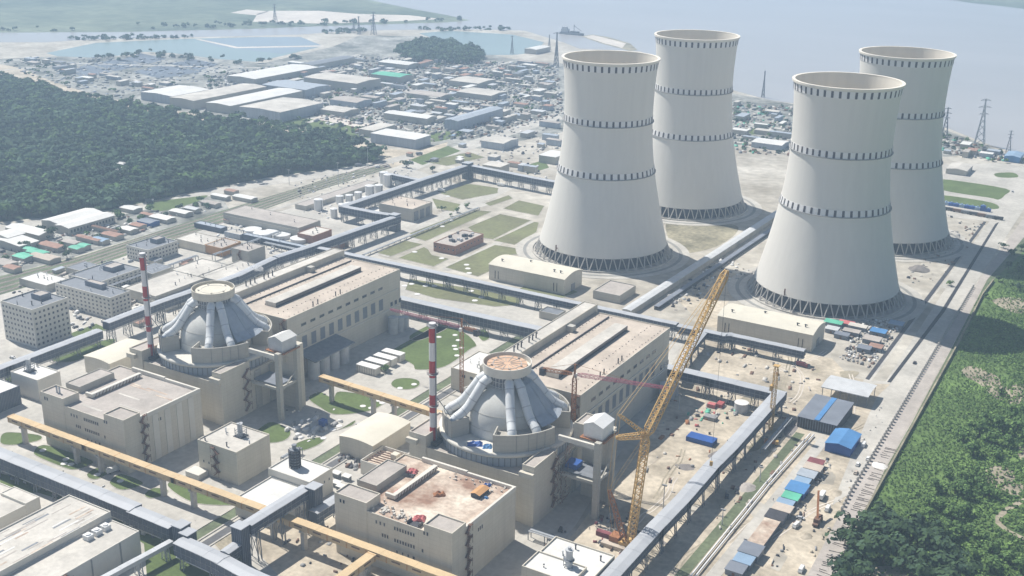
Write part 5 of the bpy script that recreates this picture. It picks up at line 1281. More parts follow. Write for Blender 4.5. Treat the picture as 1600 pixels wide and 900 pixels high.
# open shed with a white curved roof on posts
x0, x1, y0, y1 = -177.6, -146.8, 698.9, 721.5
t = thing('open_shed', 'open shed with a wide white curved roof on steel posts', 'shed', ((x0 + x1) / 2, (y0 + y1) / 2, 0)); mb = MB()
for i in range(8):
    u0, u1 = i / 8, (i + 1) / 8; f = lambda u: 7.6 + 1.5 * 4 * u * (1 - u) * .6; mb.quad((x0, y0 + (y1 - y0) * u0, f(u0)), (x1, y0 + (y1 - y0) * u0, f(u0)), (x1, y0 + (y1 - y0) * u1, f(u1)), (x0, y0 + (y1 - y0) * u1, f(u1)))
mb.quad((x0, y0 - .02, 7.0), (x1, y0 - .02, 7.0), (x1, y0 - .02, 7.6), (x0, y0 - .02, 7.6))
part('roof', mb, ['corrugated'], t)
for i in range(6):
    for y in (y0 + 1, y1 - 1): mb = MB(); xx = x0 + 1 + (x1 - x0 - 2) * i / 5; mb.box(xx - .2, y - .2, 0, xx + .2, y + .2, 7.6); part('post', mb, ['steel'], t)
t = hut('flat dark grey shed with a blue stripe across its roof', -176.8, -152.7, 648, 685.7, 7, 'grey_sheet', 'dark_steel', 0, 'y', None, 'storage_shed', 'shed')
mb = MB(); mb.box(-166.6, 647.8, 7.5, -163.4, 685.9, 7.75); part('blue_stripe', mb, ['bright_blue'], t)
mb = MB()
for k in range(16): mb.beam((-176.6 + k * 1.6, 647.9, .2), (-176.6 + k * 1.6, 647.9, 6.9), .25)
for k in range(22): mb.beam((-152.6, 648.5 + k * 1.7, .2), (-152.6, 648.5 + k * 1.7, 6.9), .25)
part('wall_rib', mb, ['steel'], t, kind='stuff')
t = hut('bright blue gabled shed at the head of the sandy yard', -152.6, -137.5, 625.0, 648, 5.4, 'bright_blue', 'blue', 1.6, 'y', None, 'storage_shed', 'shed')
# workers' sheds by the railway verge
V_ = [((60, 400), 20, 10, 'green_sheet', 'pale green roof shed'), ((38, 406), 16, 12, 'green_sheet', 'bright green roof shed at the end'), ((48, 395), 14, 7, 'green_sheet', 'small green roof'), ((82, 389), 26, 10, 'rust_roof', 'long rusty roof shed'), ((70, 407), 28, 12, 'roof_pink', 'dusty pink roof shed with dark wall'), ((120, 393), 12, 8, 'green_sheet', 'green roof by the verge'), ((132, 389), 10, 7, 'green_sheet', 'last green roof'),
      ((140, 378), 30, 6, 'rust_roof', 'narrow brown roof'), ((157, 380), 16, 9, 'light_blue', 'light blue roof'), ((176, 372), 20, 10, 'rust_roof', 'reddish roof with white edge'), ((201, 363), 16, 10, 'roof_white', 'clean white roof'), ((216, 357), 14, 9, 'rust_roof', 'small rust roof'), ((232, 351), 18, 12, 'grey_sheet', 'dark grey roof'), ((254, 345), 24, 12, 'roof_white', 'broad white roof'), ((283, 336), 22, 10, 'roof_white', 'long white roof'), ((301, 331), 16, 8, 'corrugated', 'silver roof'),
      ((235, 341), 22, 6, 'rust_roof', 'red brown roof'), ((160, 362), 44, 4, 'stair_brown', 'thin brown roof'), ((8, 416), 20, 12, 'roof_grey', 'grey roof at the frame edge'), ((20, 424), 14, 8, 'rust_roof', 'dull red roof'), ((112, 384), 18, 8, 'roof_grey', 'grey stone roof'), ((205, 330), 20, 12, 'roof_white', 'white gabled roof'), ((330, 322), 20, 9, 'roof_grey', 'grey roof near the beige storehouse'), ((345, 311), 22, 7, 'roof_white', 'white roof at the road bend'), ((383, 313), 26, 10, 'roof_white', 'curved white roof'), ((362, 303), 14, 8, 'rust_roof', 'rust roof at the road bend')]
for (p, sx, sy, m, lb) in V_:
    x, y = G(*p); hut(lb + ' among the workers sheds by the railway verge', x - sx / 2, x + sx / 2, y - sy / 2, y + sy / 2, 4, m, 'cream_grey' if m != 'grey_sheet' else 'blue', .8, 'x' if sx > sy else 'y', 'workers sheds by the railway verge', 'shed', 'shed')
def warehouse(label, F, L, R, h, roof='roof_white', wall='cream_grey', rise=1.6, axis='y', group='pale warehouses', wins=0):
    x0, x1, y0, y1 = fit(F, L, R, h)
    if x1 - x0 < 6: x0 = x1 - 14
    if group == 'far halls' and x1 - x0 > 24: x0 += 3; x1 -= 3
    if y1 - y0 < 6: y1 = y0 + 14
    t = hut(label, x0, x1, y0, y1, h, roof, wall, rise, axis, group, 'warehouse', 'warehouse')
    if wins: win_row(t, 'E', x1, y0 + 3, y1 - 3, wins, h * .5, 2.2, h * .4, 'glass')
    return t
warehouse('white twin roofed hall nearest the forest edge, the hinder roof', (91, 350), (60, 345), (151, 329), 7, axis='y')
warehouse('white twin roofed hall nearest the forest edge, the front roof with windows below', (107, 357), (88, 351), (177, 336), 7, axis='y', wins=14)
warehouse('white flat hall by the forest, left of the twin roofed one', (61, 368), (4, 356), (80, 361), 6, axis='x')
warehouse('pale hall at the frame edge below the forest', (30, 385), (-20, 372), (52, 374), 6, axis='y')
warehouse('white small hall at the frame edge beyond the green sheds', (12, 372), (-14, 366), (30, 362), 8, axis='y')
# far industrial halls
FARB = [((271, 151), (230, 141), (316, 138), 12, 'far pale hall nearest the square reservoirs'), ((305, 158), (272, 150), (400, 133), 13, 'far long pale hall, second from the reservoirs'), ((362, 166), (318, 160), (450, 139), 12, 'far long pale hall, third from the reservoirs'), ((440, 176), (400, 160), (487, 158), 14, 'far hall with a mottled white roof'),
        ((400, 124), (358, 117), (482, 103), 10, 'far narrow white hall along the reservoir bank'), ((560, 131), (478, 119), (580, 121), 14, 'far broad white hall with a grey end'), ((480, 141), (425, 128), (514, 133), 13, 'far blue grey striped hall'), ((490, 102), (478, 97), (533, 87), 10, 'far dark hall near the reservoir corner'),
        ((627, 121), (583, 114), (640, 116), 11, 'far greenish roofed hall'), ((718, 190), (700, 184), (770, 167), 13, 'far bright blue hall with a long side'), ((670, 186), (612, 172), (680, 181), 9, 'far long low white hall before the blue one'), ((586, 205), (561, 200), (602, 193), 9, 'far beige house beside the playing field'), ((652, 219), (586, 205), (670, 211), 12, 'far beige block nearest the road crossing'),
        ((750, 131), (712, 122), (775, 124), 9, 'far hall beside the dark wooded mound'), ((640, 102), (590, 96), (655, 98), 8, 'far small white hall before the green pond'), ((560, 161), (520, 153), (580, 155), 9, 'far dark roofed hall in the middle of the yards'), ((690, 152), (640, 143), (700, 146), 8, 'far grey hall in the middle of the yards'), ((770, 150), (722, 140), (785, 142), 8, 'far grey roofed hall near the first tower'),
        ((470, 112), (440, 108), (500, 106), 7, 'far low silver hall behind the white ones'), ((540, 176), (505, 168), (560, 170), 7, 'far tan hall before the playing field'), ((840, 78), (826, 74), (850, 72), 9, 'far shore shed beside the pond'), ((790, 225), (755, 217), (805, 216), 9, 'low white house on the pale ground left of the first tower'), ((868, 246), (848, 240), (880, 238), 9, 'beige box house close beside the first tower'), ((785, 262), (755, 255), (795, 256), 10, 'pale box house behind the dark corner gallery'), ((1225, 228), (1175, 219), (1240, 222), 7, 'low pale hall between the two pairs of towers'), ((1515, 268), (1475, 262), (1520, 258), 6, 'grey hall beside the far lawns'), ((1598, 247), (1568, 240), (1610, 240), 7, 'blue white hall on the river bank')]
for i, (F, L, R, h, lb) in enumerate(FARB):
    wl = 'cream_grey'; rf = ('roof_pale' if i % 2 else 'roof_white') if i not in (6, 7, 8, 15, 16) else ('drum_band' if i == 6 else 'steel' if i == 7 else 'roof_grey')
    if 'blue hall' in lb: wl, rf = 'blue', 'drum_band'
    if 'greenish' in lb: rf = 'green_sheet'
    if 'blue white' in lb: wl, rf = 'bright_blue', 'light_blue'
    x0, x1, y0, y1 = fit(F, L, R, h)
    warehouse(lb, F, L, R, h, rf, wl if i % 3 else 'drum_band', 1.5 if i not in (11, 12, 22, 23) else 0, 'x' if (x1 - x0) > (y1 - y0) else 'y', 'far halls')
# far row of low sheds, each its own thing, seen only as small roofs
def inside(p, poly):
    c = False; n = len(poly)
    for i in range(n):
        (x1, y1), (x2, y2) = poly[i], poly[(i + 1) % n]
        if (y1 > p[1]) != (y2 > p[1]) and p[0] < (x2 - x1) * (p[1] - y1) / (y2 - y1) + x1: c = not c
    return c
def scatter(poly, n, R):
    out = []; xs = [p[0] for p in poly]; ys = [p[1] for p in poly]
    while len(out) < n:
        p = (R.uniform(min(xs), max(xs)), R.uniform(min(ys), max(ys)))
        if inside(p, poly): out.append(p)
    return out
Rs = random.Random(21)
BB = [o for o in bpy.data.objects if o.type == 'EMPTY' and o.get('category') in ('warehouse',)]
taken = [(o.location.x, o.location.y, 22) for o in BB]
ZN = ['in the crowded far yards before the wooded mound', 'near the far blue green reservoirs', 'on the bank between the tower pairs', 'on the pale ground by the first tower', 'on the river bank beyond the hindmost tower']
for poly, n in (([(420, 105), (560, 90), (700, 95), (860, 100), (870, 170), (740, 215), (600, 170), (480, 150)], 230), ([(20, 96), (100, 96), (200, 130), (300, 128), (230, 142), (120, 130)], 34), ([(1145, 160), (1230, 165), (1230, 215), (1145, 225)], 16), ([(745, 215), (870, 195), (860, 280), (760, 285)], 16), ([(1475, 215), (1560, 240), (1540, 255), (1475, 245)], 8)):
    zone = ZN.pop(0)
    for px, py in scatter(poly, n, Rs):
        x, y = G(px, py); sx, sy = Rs.uniform(7, 30), Rs.uniform(5, 13)
        if Rs.random() < .4: sx, sy = sy, sx
        if any(math.hypot(x - a, y - b) < c + max(sx, sy) * .5 for a, b, c in taken): continue
        taken.append((x, y, max(sx, sy) * .45))
        rf = Rs.choice(['roof_white', 'roof_pale', 'roof_grey', 'roof_grey', 'steel', 'drum_band', 'corrugated', 'drum_band', 'roof_pale', 'rust_roof'])
        t = hut('low %s shed %s' % ({'roof_white': 'white roofed', 'roof_pale': 'pale roofed', 'roof_grey': 'grey roofed', 'rust_roof': 'rust roofed', 'drum_band': 'slate roofed', 'corrugated': 'silver roofed', 'steel': 'dark roofed'}[rf], zone), x - sx / 2, x + sx / 2, y - sy / 2, y + sy / 2, Rs.uniform(3.5, 8), rf, Rs.choice(['cream_grey', 'drum_band', 'cream_grey']), 0, 'y', 'low sheds of the far work yards', 'shed', 'shed')
# houses in the forest clearings
for px, py in ((101, 170), (240, 200), (235, 206), (90, 255), (100, 240), (170, 254), (186, 256), (187, 265), (200, 274), (182, 268), (155, 271), (243, 240), (265, 233), (350, 210), (380, 252), (366, 266), (420, 247), (325, 225), (295, 215), (425, 243)):
    x, y = G(px, py, 6); s = Rs.uniform(7, 12); hut('small white roofed house in a forest clearing', x - s, x + s, y - 4, y + 4, 7.5, 'roof_white', 'cream_grey', 1.2, 'x', 'small houses in the forest', 'house', 'house')

# low pipe houses and racks in the yard between the workshops and the brown grey hall
for lb, F, L, R, h, wl, rf in (('blue grey pipe house in front of the brown grey hall, nearest the railway', (345, 357), (306, 347), (352, 353), 5, 'gallery_wall', 'drum_band'), ('long dark pipe house beside the low white basins', (482, 388), (388, 362), (488, 385), 6, 'gallery_wall', 'drum_band'), ('small slate house between the orange walled house and the basins', (375, 367), (352, 361), (386, 362), 5, 'drum_band', 'roof_pale'),
                               ('low silver roofed house under the steam beside the first hall', (392, 427), (368, 420), (414, 416), 8, 'cream_grey', 'corrugated'), ('low grey house behind the seven storey offices', (128, 424), (100, 418), (150, 412), 6, 'cream_grey', 'steel'), ('long grey annex at the foot of the three storey offices', (238, 428), (212, 420), (268, 416), 6, 'cream_grey', 'steel'),
                               ('tan house behind the tank yard gallery corner', (520, 384), (497, 378), (540, 374), 6, 'brick', 'roof_pale'), ('white shed beside the tall grey house with dark openings', (590, 333), (570, 328), (604, 326), 5, 'cream_grey', 'roof_white'), ('grey roofed stores beside the long narrow shed', (480, 352), (460, 347), (500, 345), 4, 'cream_grey', 'roof_grey')):
    blk('yard_house', lb, 'plant building', F, L, R, h, wl, rf, .3, 'small houses of the plant yard', 3, len(lb))

# more of the plant's yard: racks of pipes, sheds and cabins between the railway and the stepped gallery
def rack(label, pts, w=3.5, h=5.5):
    t = thing('pipe_rack', label, 'pipe rack', (pts[0][0], pts[0][1], 0), 'low pipe racks of the plant yard')
    for a, b in zip(pts, pts[1:]):
        A, B = Vector((*a, h)), Vector((*b, h)); d = (B - A).normalized(); q = Vector((-d.y, d.x, 0)); L = (B - A).length
        for s, r, m in ((-.8, .35, 'pale_steel'), (-.25, .25, 'steel'), (.3, .4, 'pale_steel'), (.85, .25, 'drum_band')): mb = MB(); mb.tube([tuple(A + q * s * w / 2), tuple(B + q * s * w / 2)], r, 6); part('pipe', mb, [m], t)
        n = max(1, int(L / 9))
        for k in range(n + 1):
            p = A + (B - A) * k / n; mb = MB()
            for s in (-1, 1): mb.beam(tuple(p + q * s * w / 2 - Vector((0, 0, h))), tuple(p + q * s * w / 2), .35)
            mb.beam(tuple(p - q * w * .55 - Vector((0, 0, .5))), tuple(p + q * w * .55 - Vector((0, 0, .5))), .35); part('portal', mb, ['steel'], t)
rack('low pipe rack beside the low white basins', [(-700, 742), (-655, 742)]); rack('low pipe rack running past the orange walled house', [(-712, 690), (-712, 775)]); rack('low pipe rack from the three storey offices to the workshops', [(-722, 585), (-722, 680)]); rack('low pipe rack among the white tanks', [(-708, 868), (-708, 960)])
rack('low pipe rack behind the second vent house towards the crane foot', [(-252, 447), (-233, 447)], 3, 5); rack('low pipe rack on the sandy yard under the gallery', [(-182, 600), (-182, 650)], 3, 4); rack('low pipe rack between the dry lawns', [(-610, 770), (-610, 960)], 2, 2.2); rack('low pipe rack beside the rail kerbs of the court', [(-411, 440), (-411, 455)], 3, 4)
Ry = random.Random(33)
for i in range(46):
    px, py = Ry.choice([(Ry.uniform(330, 480), Ry.uniform(345, 400)), (Ry.uniform(0, 200), Ry.uniform(420, 470)), (Ry.uniform(460, 600), Ry.uniform(285, 345)), (Ry.uniform(95, 240), Ry.uniform(470, 520)), (Ry.uniform(640, 780), Ry.uniform(215, 262)), (Ry.uniform(200, 300), Ry.uniform(385, 430))])
    x, y = G(px, py); sx, sy = Ry.uniform(3, 8), Ry.uniform(3, 10)
    if any(abs(x - o.location.x) < 16 and abs(y - o.location.y) < 20 for o in bpy.data.objects if o.type == 'EMPTY' and o.parent is None and o.get('category') in ('workshop', 'plant building', 'office building', 'storehouse', 'warehouse', 'gallery', 'tank')): continue
    m = Ry.choice(['roof_white', 'drum_band', 'roof_pale', 'steel', 'light_blue', 'rust_roof'])
    hut('small %s cabin in the plant yard %s' % ({'roof_white': 'white', 'drum_band': 'slate', 'roof_pale': 'pale', 'steel': 'dark', 'light_blue': 'light blue', 'rust_roof': 'rusty'}[m], 'by the offices' if px < 250 and py > 440 else 'beyond the white tanks' if px > 610 else 'near the low basins' if px < 480 else 'by the white tanks'), x - sx / 2, x + sx / 2, y - sy / 2, y + sy / 2, Ry.uniform(2.6, 4), m, 'cream_grey', 0, 'y', 'small cabins of the plant yard', 'cabin', 'cabin')
for i, (px, py, rz, kd, bd) in enumerate(((112, 508, 1.5, 'car', 'plastic_white'), (118, 512, 1.5, 'car', 'steel'), (126, 516, 1.5, 'car', 'pale_steel'), (20, 560, .1, 'car', 'plastic_white'), (310, 640, .1, 'van', 'plastic_white'), (560, 665, 1.5, 'car', 'pale_steel'), (690, 300, .1, 'truck', 'plastic_white'), (782, 291, .1, 'truck', 'plastic_white'), (640, 256, .8, 'truck', 'steel'), (560, 260, .9, 'truck', 'steel'), (590, 262, .9, 'van', 'plastic_white'), (340, 690, 1.5, 'van', 'pale_steel'))):
    vehicle({'car': 'car', 'van': 'van', 'truck': 'truck'}[kd], ('white car at the head of the row beside the long offices', 'dark car in the row beside the long offices', 'silver car at the end of the row beside the long offices', 'white car in front of the seven storey offices', 'white van below the first gantry', 'silver car beside the curved roof house', 'white truck near the round shrubs', 'white truck on the road bend before the first tower', 'dark truck at the road crossing beyond the forest', 'dark truck on the forest side road', 'white van on the forest side road', 'grey van between the vent house and the grey roofed block')[i], kd, px, py, rz, kd, (bd, bd))
# ================================================================ vegetation
NR = np.random.default_rng(5)
def np_mesh(name, V, Q, mats, midx=None):
    me = bpy.data.meshes.new(name); n = len(V); k = len(Q); s = Q.shape[1]
    me.vertices.add(n); me.vertices.foreach_set('co', np.ascontiguousarray(V, dtype=np.float32).ravel())
    me.loops.add(k * s); me.loops.foreach_set('vertex_index', np.ascontiguousarray(Q, dtype=np.int32).ravel())
    me.polygons.add(k); me.polygons.foreach_set('loop_start', np.arange(0, k * s, s, dtype=np.int32))
    for m in mats: me.materials.append(MATS[m])
    if midx is not None: me.polygons.foreach_set('material_index', np.ascontiguousarray(midx, dtype=np.int32))
    me.update(calc_edges=True); me.validate()
    return me
def crown_np(nq, seed, lobes=5, flat=.8, size=.36, jit=.3):
    """leaf clumps spread over several lobes of a unit crown; returns verts (nq*4,3), quads"""
    R = np.random.default_rng(seed)
    L = R.normal(size=(lobes, 3)) * [.46, .46, .26]; L[0] = 0; rad = R.uniform(.38, .62, lobes); rad[0] = .66
    w = rad ** 2 / (rad ** 2).sum(); li = R.choice(lobes, nq, p=w)
    n = R.normal(size=(nq, 3)); n /= np.linalg.norm(n, axis=1)[:, None]; n[:, 2] = np.where(n[:, 2] < -.35, -n[:, 2], n[:, 2])
    c = L[li] + n * (rad[li] * R.uniform(.72, 1.08, nq))[:, None]; c[:, 2] *= flat
    m = n + R.normal(size=(nq, 3)) * jit + [0, 0, .25]; m /= np.linalg.norm(m, axis=1)[:, None]
    t = np.cross(m, R.normal(size=(nq, 3))); t /= np.linalg.norm(t, axis=1)[:, None]; b = np.cross(m, t)
    s = size * R.uniform(.55, 1.1, nq)[:, None]
    V = np.stack([c - t * s * .5 - b * s * .32, c + t * s * .42 - b * s * .5, c + t * s * .55 + b * s * .36, c - t * s * .36 + b * s * .5], 1).reshape(-1, 3)
    return V, np.arange(nq * 4).reshape(-1, 4)
def wood(name, P, rad, hgt, protos, mats, trunk=True):
    """one mesh of many trees: P (n,2) places, rad and hgt per tree"""
    n = len(P); Vs = []; Qs = []; Ms = []; o = 0
    pi = NR.integers(0, len(protos), n); mi = NR.integers(0, len(mats), n)
    for k, (V, Q) in enumerate(protos):
        idx = np.where(pi == k)[0]
        if not len(idx): continue
        a = NR.uniform(0, 2 * PI, len(idx)); c, s = np.cos(a), np.sin(a)
        X = V[None, :, 0] * c[:, None] - V[None, :, 1] * s[:, None]; Y = V[None, :, 0] * s[:, None] + V[None, :, 1] * c[:, None]
        r = rad[idx][:, None]
        W = np.stack([X * r + P[idx, 0][:, None], Y * r + P[idx, 1][:, None], V[None, :, 2] * r * 1.0 + (hgt[idx] - rad[idx] * .62)[:, None]], 2).reshape(-1, 3)
        W[:, 2] = np.maximum(W[:, 2], .1)
        q = (Q[None] + (np.arange(len(idx)) * len(V))[:, None, None]).reshape(-1, 4) + o
        Vs.append(W); Qs.append(q); Ms.append(np.repeat(mi[idx], len(Q))); o += len(W)
    me = np_mesh(name, np.concatenate(Vs), np.concatenate(Qs), mats, np.concatenate(Ms))
    return tag(link(name, me), kind='stuff')
def grid_in(poly_px, step, jit=.45):
    W = np.array([G(*p) for p in poly_px]); lo, hi = W.min(0), W.max(0)
    xs, ys = np.meshgrid(np.arange(lo[0], hi[0], step), np.arange(lo[1], hi[1], step))
    P = np.stack([xs.ravel(), ys.ravel()], 1) + NR.uniform(-jit, jit, (xs.size, 2)) * step
    ins = np.zeros(len(P), bool); k = len(W)
    for i in range(k):
        x1, y1 = W[i]; x2, y2 = W[(i + 1) % k]
        cr = ((y1 > P[:, 1]) != (y2 > P[:, 1])) & (P[:, 0] < (x2 - x1) * (P[:, 1] - y1) / (y2 - y1 + 1e-9) + x1); ins ^= cr
    return P[ins]
PR = [crown_np(64, s, 5, .85, .52) for s in range(6)]
FOREST = [(-300, 70), (-40, 113), (0, 124), (60, 139), (100, 153), (200, 171), (290, 187), (400, 200), (440, 205), (520, 219), (583, 238), (597, 249), (584, 256), (500, 266), (430, 275), (300, 300), (170, 328), (100, 336), (0, 347), (-60, 353), (-300, 380)]
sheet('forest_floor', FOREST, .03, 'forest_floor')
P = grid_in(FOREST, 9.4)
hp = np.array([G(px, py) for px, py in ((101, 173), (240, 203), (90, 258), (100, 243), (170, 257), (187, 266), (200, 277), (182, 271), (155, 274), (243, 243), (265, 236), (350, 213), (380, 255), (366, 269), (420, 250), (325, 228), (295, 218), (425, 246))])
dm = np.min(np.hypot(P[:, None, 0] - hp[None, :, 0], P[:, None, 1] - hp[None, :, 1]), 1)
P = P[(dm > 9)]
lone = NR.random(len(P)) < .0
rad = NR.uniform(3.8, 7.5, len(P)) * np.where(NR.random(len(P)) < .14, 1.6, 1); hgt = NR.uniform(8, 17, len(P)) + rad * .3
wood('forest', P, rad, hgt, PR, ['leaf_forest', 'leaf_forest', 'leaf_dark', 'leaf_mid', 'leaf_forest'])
MOUND = [(618, 86), (640, 74), (672, 67), (700, 70), (730, 82), (757, 92), (750, 100), (700, 102), (650, 97)]
P = grid_in(MOUND, 13); wood('wooded_mound', P, NR.uniform(7, 11, len(P)), NR.uniform(12, 20, len(P)), PR, ['leaf_forest', 'leaf_dark'])
Ls = []
for poly, st in (([(75, 62), (150, 60), (300, 57), (300, 59), (150, 64)], 16), ([(500, 50), (560, 47), (570, 52), (510, 54)], 16), ([(655, 46), (800, 45), (800, 47.5), (660, 48.5)], 18), ([(135, 92), (230, 80), (270, 84), (400, 99), (480, 88), (480, 92), (400, 103), (230, 90), (150, 97)], 26), ([(0, 47), (400, 41), (400, 43), (0, 50)], 30), ([(200, 40), (600, 34), (720, 30), (720, 33), (400, 44)], 34)):
    Ls.append(grid_in(poly, st))
P = np.concatenate(Ls); wood('far_shrubbery', P, NR.uniform(4, 9, len(P)), NR.uniform(5, 11, len(P)), PR, ['leaf_forest'])
# shrubs and small trees between the far sheds
P = np.concatenate([grid_in([(150, 140), (420, 196), (600, 225), (740, 215), (870, 175), (870, 105), (700, 95), (420, 105)], 34), grid_in([(0, 95), (60, 92), (200, 150), (60, 130)], 26), grid_in([(0, 372), (170, 340), (330, 312), (330, 330), (60, 400), (0, 420)], 19), grid_in([(1145, 160), (1240, 170), (1240, 240), (1145, 240)], 26), grid_in([(1470, 205), (1600, 250), (1600, 262), (1475, 240)], 18)])
P = P[NR.random(len(P)) < .75]
wood('yard_shrubbery', P, NR.uniform(2.2, 4.6, len(P)), NR.uniform(3, 6.5, len(P)), PR, ['leaf_forest', 'leaf_mid'])
# undergrowth of the wild ground
WILD = [(1318, 905), (1316, 882), (1350, 813), (1425, 678), (1498, 544), (1540, 470), (1580, 420), (1625, 380), (1760, 420), (1800, 1000), (1320, 1000)]
BP = [crown_np(16, 40 + s, 3, .6, .8, .35) for s in range(6)]
P = grid_in(WILD, 1.9)
bare = np.array([(*G(px, py), r) for px, py, r in ((1520, 582, 8), (1545, 600, 9), (1562, 615, 6), (1562, 742, 9), (1580, 765, 7), (1578, 476, 13), (1610, 482, 10), (1400, 905, 14), (1360, 900, 8), (1610, 708, 9), (1590, 612, 8))])
dm = np.min(np.hypot(P[:, None, 0] - bare[None, :, 0], P[:, None, 1] - bare[None, :, 1]) / bare[None, :, 2], 1)
tr = np.array([G(*p) for p in ((1640, 765), (1600, 782), (1588, 788), (1575, 795), (1566, 802), (1560, 808), (1560, 818), (1567, 824), (1575, 830), (1588, 836), (1600, 842), (1640, 865))])
dt = np.min(np.hypot(P[:, None, 0] - tr[None, :, 0], P[:, None, 1] - tr[None, :, 1]), 1)
dens = np.sin(P[:, 0] * .11 + 1.3) * np.cos(P[:, 1] * .07) + NR.normal(size=len(P)) * .5
P = P[((dm > 1) | (NR.random(len(P)) < .5)) & (dt > 3) & (dens > -1.05)]
sm = np.clip((P[:, 0] + 116) / 60, 0, 1); rad = NR.uniform(.5, 1.5, len(P)) * (.55 + .5 * sm); patch = (np.sin(P[:, 0] * .06) + np.sin(P[:, 1] * .045 + P[:, 0] * .03))
Pa = patch + NR.normal(size=len(P)) * .5 > .1
wood('undergrowth', P[Pa], rad[Pa] * 1.05, rad[Pa] * .8 + .5, BP, ['leaf_light', 'leaf_light', 'leaf_mid'])
wood('undergrowth', P[~Pa], rad[~Pa] * 1.15, rad[~Pa] * 1.0 + .5, BP, ['leaf_mid', 'leaf_light', 'leaf_light'])
# the drainage verge carries tufts
P = grid_in([(1388, 730), (1425, 664), (1488, 548), (1542, 440), (1548, 442), (1493, 544), (1420, 675), (1352, 808), (1342, 815)], 3.0)
wood('verge_tufts', P, NR.uniform(.4, 1.0, len(P)), NR.uniform(.4, .9, len(P)), BP, ['leaf_mid', 'leaf_light'])
# single trees: trunk with limbs, and a crown of leaf clumps
TREE = {}
def tree_protos():
    for kind, mats in (('dark', ['leaf_dark', 'leaf_forest']), ('mid', ['leaf_mid', 'leaf_light']), ('light', ['leaf_light', 'leaf_mid'])):
        for s in range(3):
            V, Q = crown_np(230, 100 + s + 10 * len(kind), 7, .85, .30)
            V = V * [1, 1, 1] + [0, 0, 1.15]
            me = np_mesh('crown', V, Q, mats, (np.random.default_rng(s).random(len(Q)) < .3).astype(int))
            mb = MB(); mb.tube([(0, 0, 0), (.02, .03, .4), (-.02, .02, .85), (.03, 0, 1.25)], [.085, .065, .05, .02], 6)
            R = random.Random(s)
            for k in range(5):
                a = k * 1.26 + R.random(); mb.tube([(0, 0, .55 + k * .1), (.3 * math.cos(a), .3 * math.sin(a), .85 + k * .1), (.55 * math.cos(a), .55 * math.sin(a), 1.1 + k * .08)], [.035, .025, .01], 5)
            TREE[(kind, s)] = (mb.mesh('trunk', 'trunk'), me)
tree_protos()
def tree(px, py, r, kind, label, group, seed=0):
    x, y = G(px, py); tk, cr = TREE[(kind, seed % 3)]
    t = thing('broadleaf_tree', label, 'tree', (x, y, 0), group, seed * 1.7); t.scale = (r, r, r * .95)
    link('trunk', tk, t); link('crown', cr, t)
Rt = random.Random(9)
for i, (px, py, r) in enumerate(((1340, 838, 6), (1365, 830, 7), (1390, 842, 7), (1418, 850, 7), (1445, 858, 6.5), (1470, 866, 6), (1330, 862, 6), (1352, 868, 7), (1380, 872, 7), (1410, 880, 6), (1462, 890, 6.5), (1488, 878, 5.5), (1325, 888, 6), (1345, 900, 6), (1312, 905, 5), (1440, 910, 6), (1480, 912, 6), (1510, 900, 5), (1375, 815, 5), (1402, 828, 5), (1355, 818, 5), (1432, 836, 5.5), (1458, 845, 5), (1320, 845, 4.5))):
    tree(px, py + 8, r * 1.25, 'dark', 'dark leafy tree of the lower corner grove, ' + ('on its upper rim' if py < 832 else 'along the frame edge' if py > 895 else 'beside the revetment' if px < 1350 else 'around the palms' if px < 1440 else 'at its inland end'), 'dark trees of the lower grove', i)
for i, (px, py, r) in enumerate(((1452, 790, 4), (1470, 800, 4), (1490, 812, 5), (1508, 806, 4.5), (1465, 770, 4), (1492, 772, 5), (1510, 780, 4.6), (1530, 770, 4), (1545, 778, 4), (1502, 758, 4.6), (1520, 752, 4), (1480, 745, 3.5), (1450, 812, 3.6), (1470, 836, 4.5), (1492, 842, 5), (1515, 838, 4), (1535, 850, 4), (1550, 866, 4.4), (1575, 880, 4), (1525, 880, 4), (1545, 895, 5), (1595, 895, 4.5))):
    tree(px, py, r * 1.05, 'mid', 'bushy green tree of the thicket, ' + ('above the bare earth patch' if py < 776 else 'below the dirt track bend' if px > 1522 and py > 845 else 'next to the dark grove' if px < 1500 else 'left of the dirt track bend'), 'bushy trees of the thicket', i)
for i, (px, py, r) in enumerate(((1505, 690, 5), (1530, 682, 5.5), (1548, 695, 5), (1520, 712, 5), (1565, 680, 6), (1590, 672, 5.5), (1575, 700, 4.5), (1600, 690, 5.5), (1540, 662, 4.5), (1580, 655, 5), (1602, 650, 5), (1555, 714, 4))):
    tree(px, py, r * 1.1, 'mid', 'tall dull green tree beside the bare earth patch', 'tall trees by the bare patch', i)
for i, (px, py, r) in enumerate(((1568, 388, 3), (1580, 400, 4), (1596, 392, 4), (1575, 422, 4), (1595, 430, 5), (1560, 440, 3), (1590, 455, 4), (1540, 465, 2.4), (1605, 415, 5))):
    tree(px, py, r, 'dark', 'dark shrub tree in the shadow of the hindmost tower', 'shrub trees in the tower shade', i)
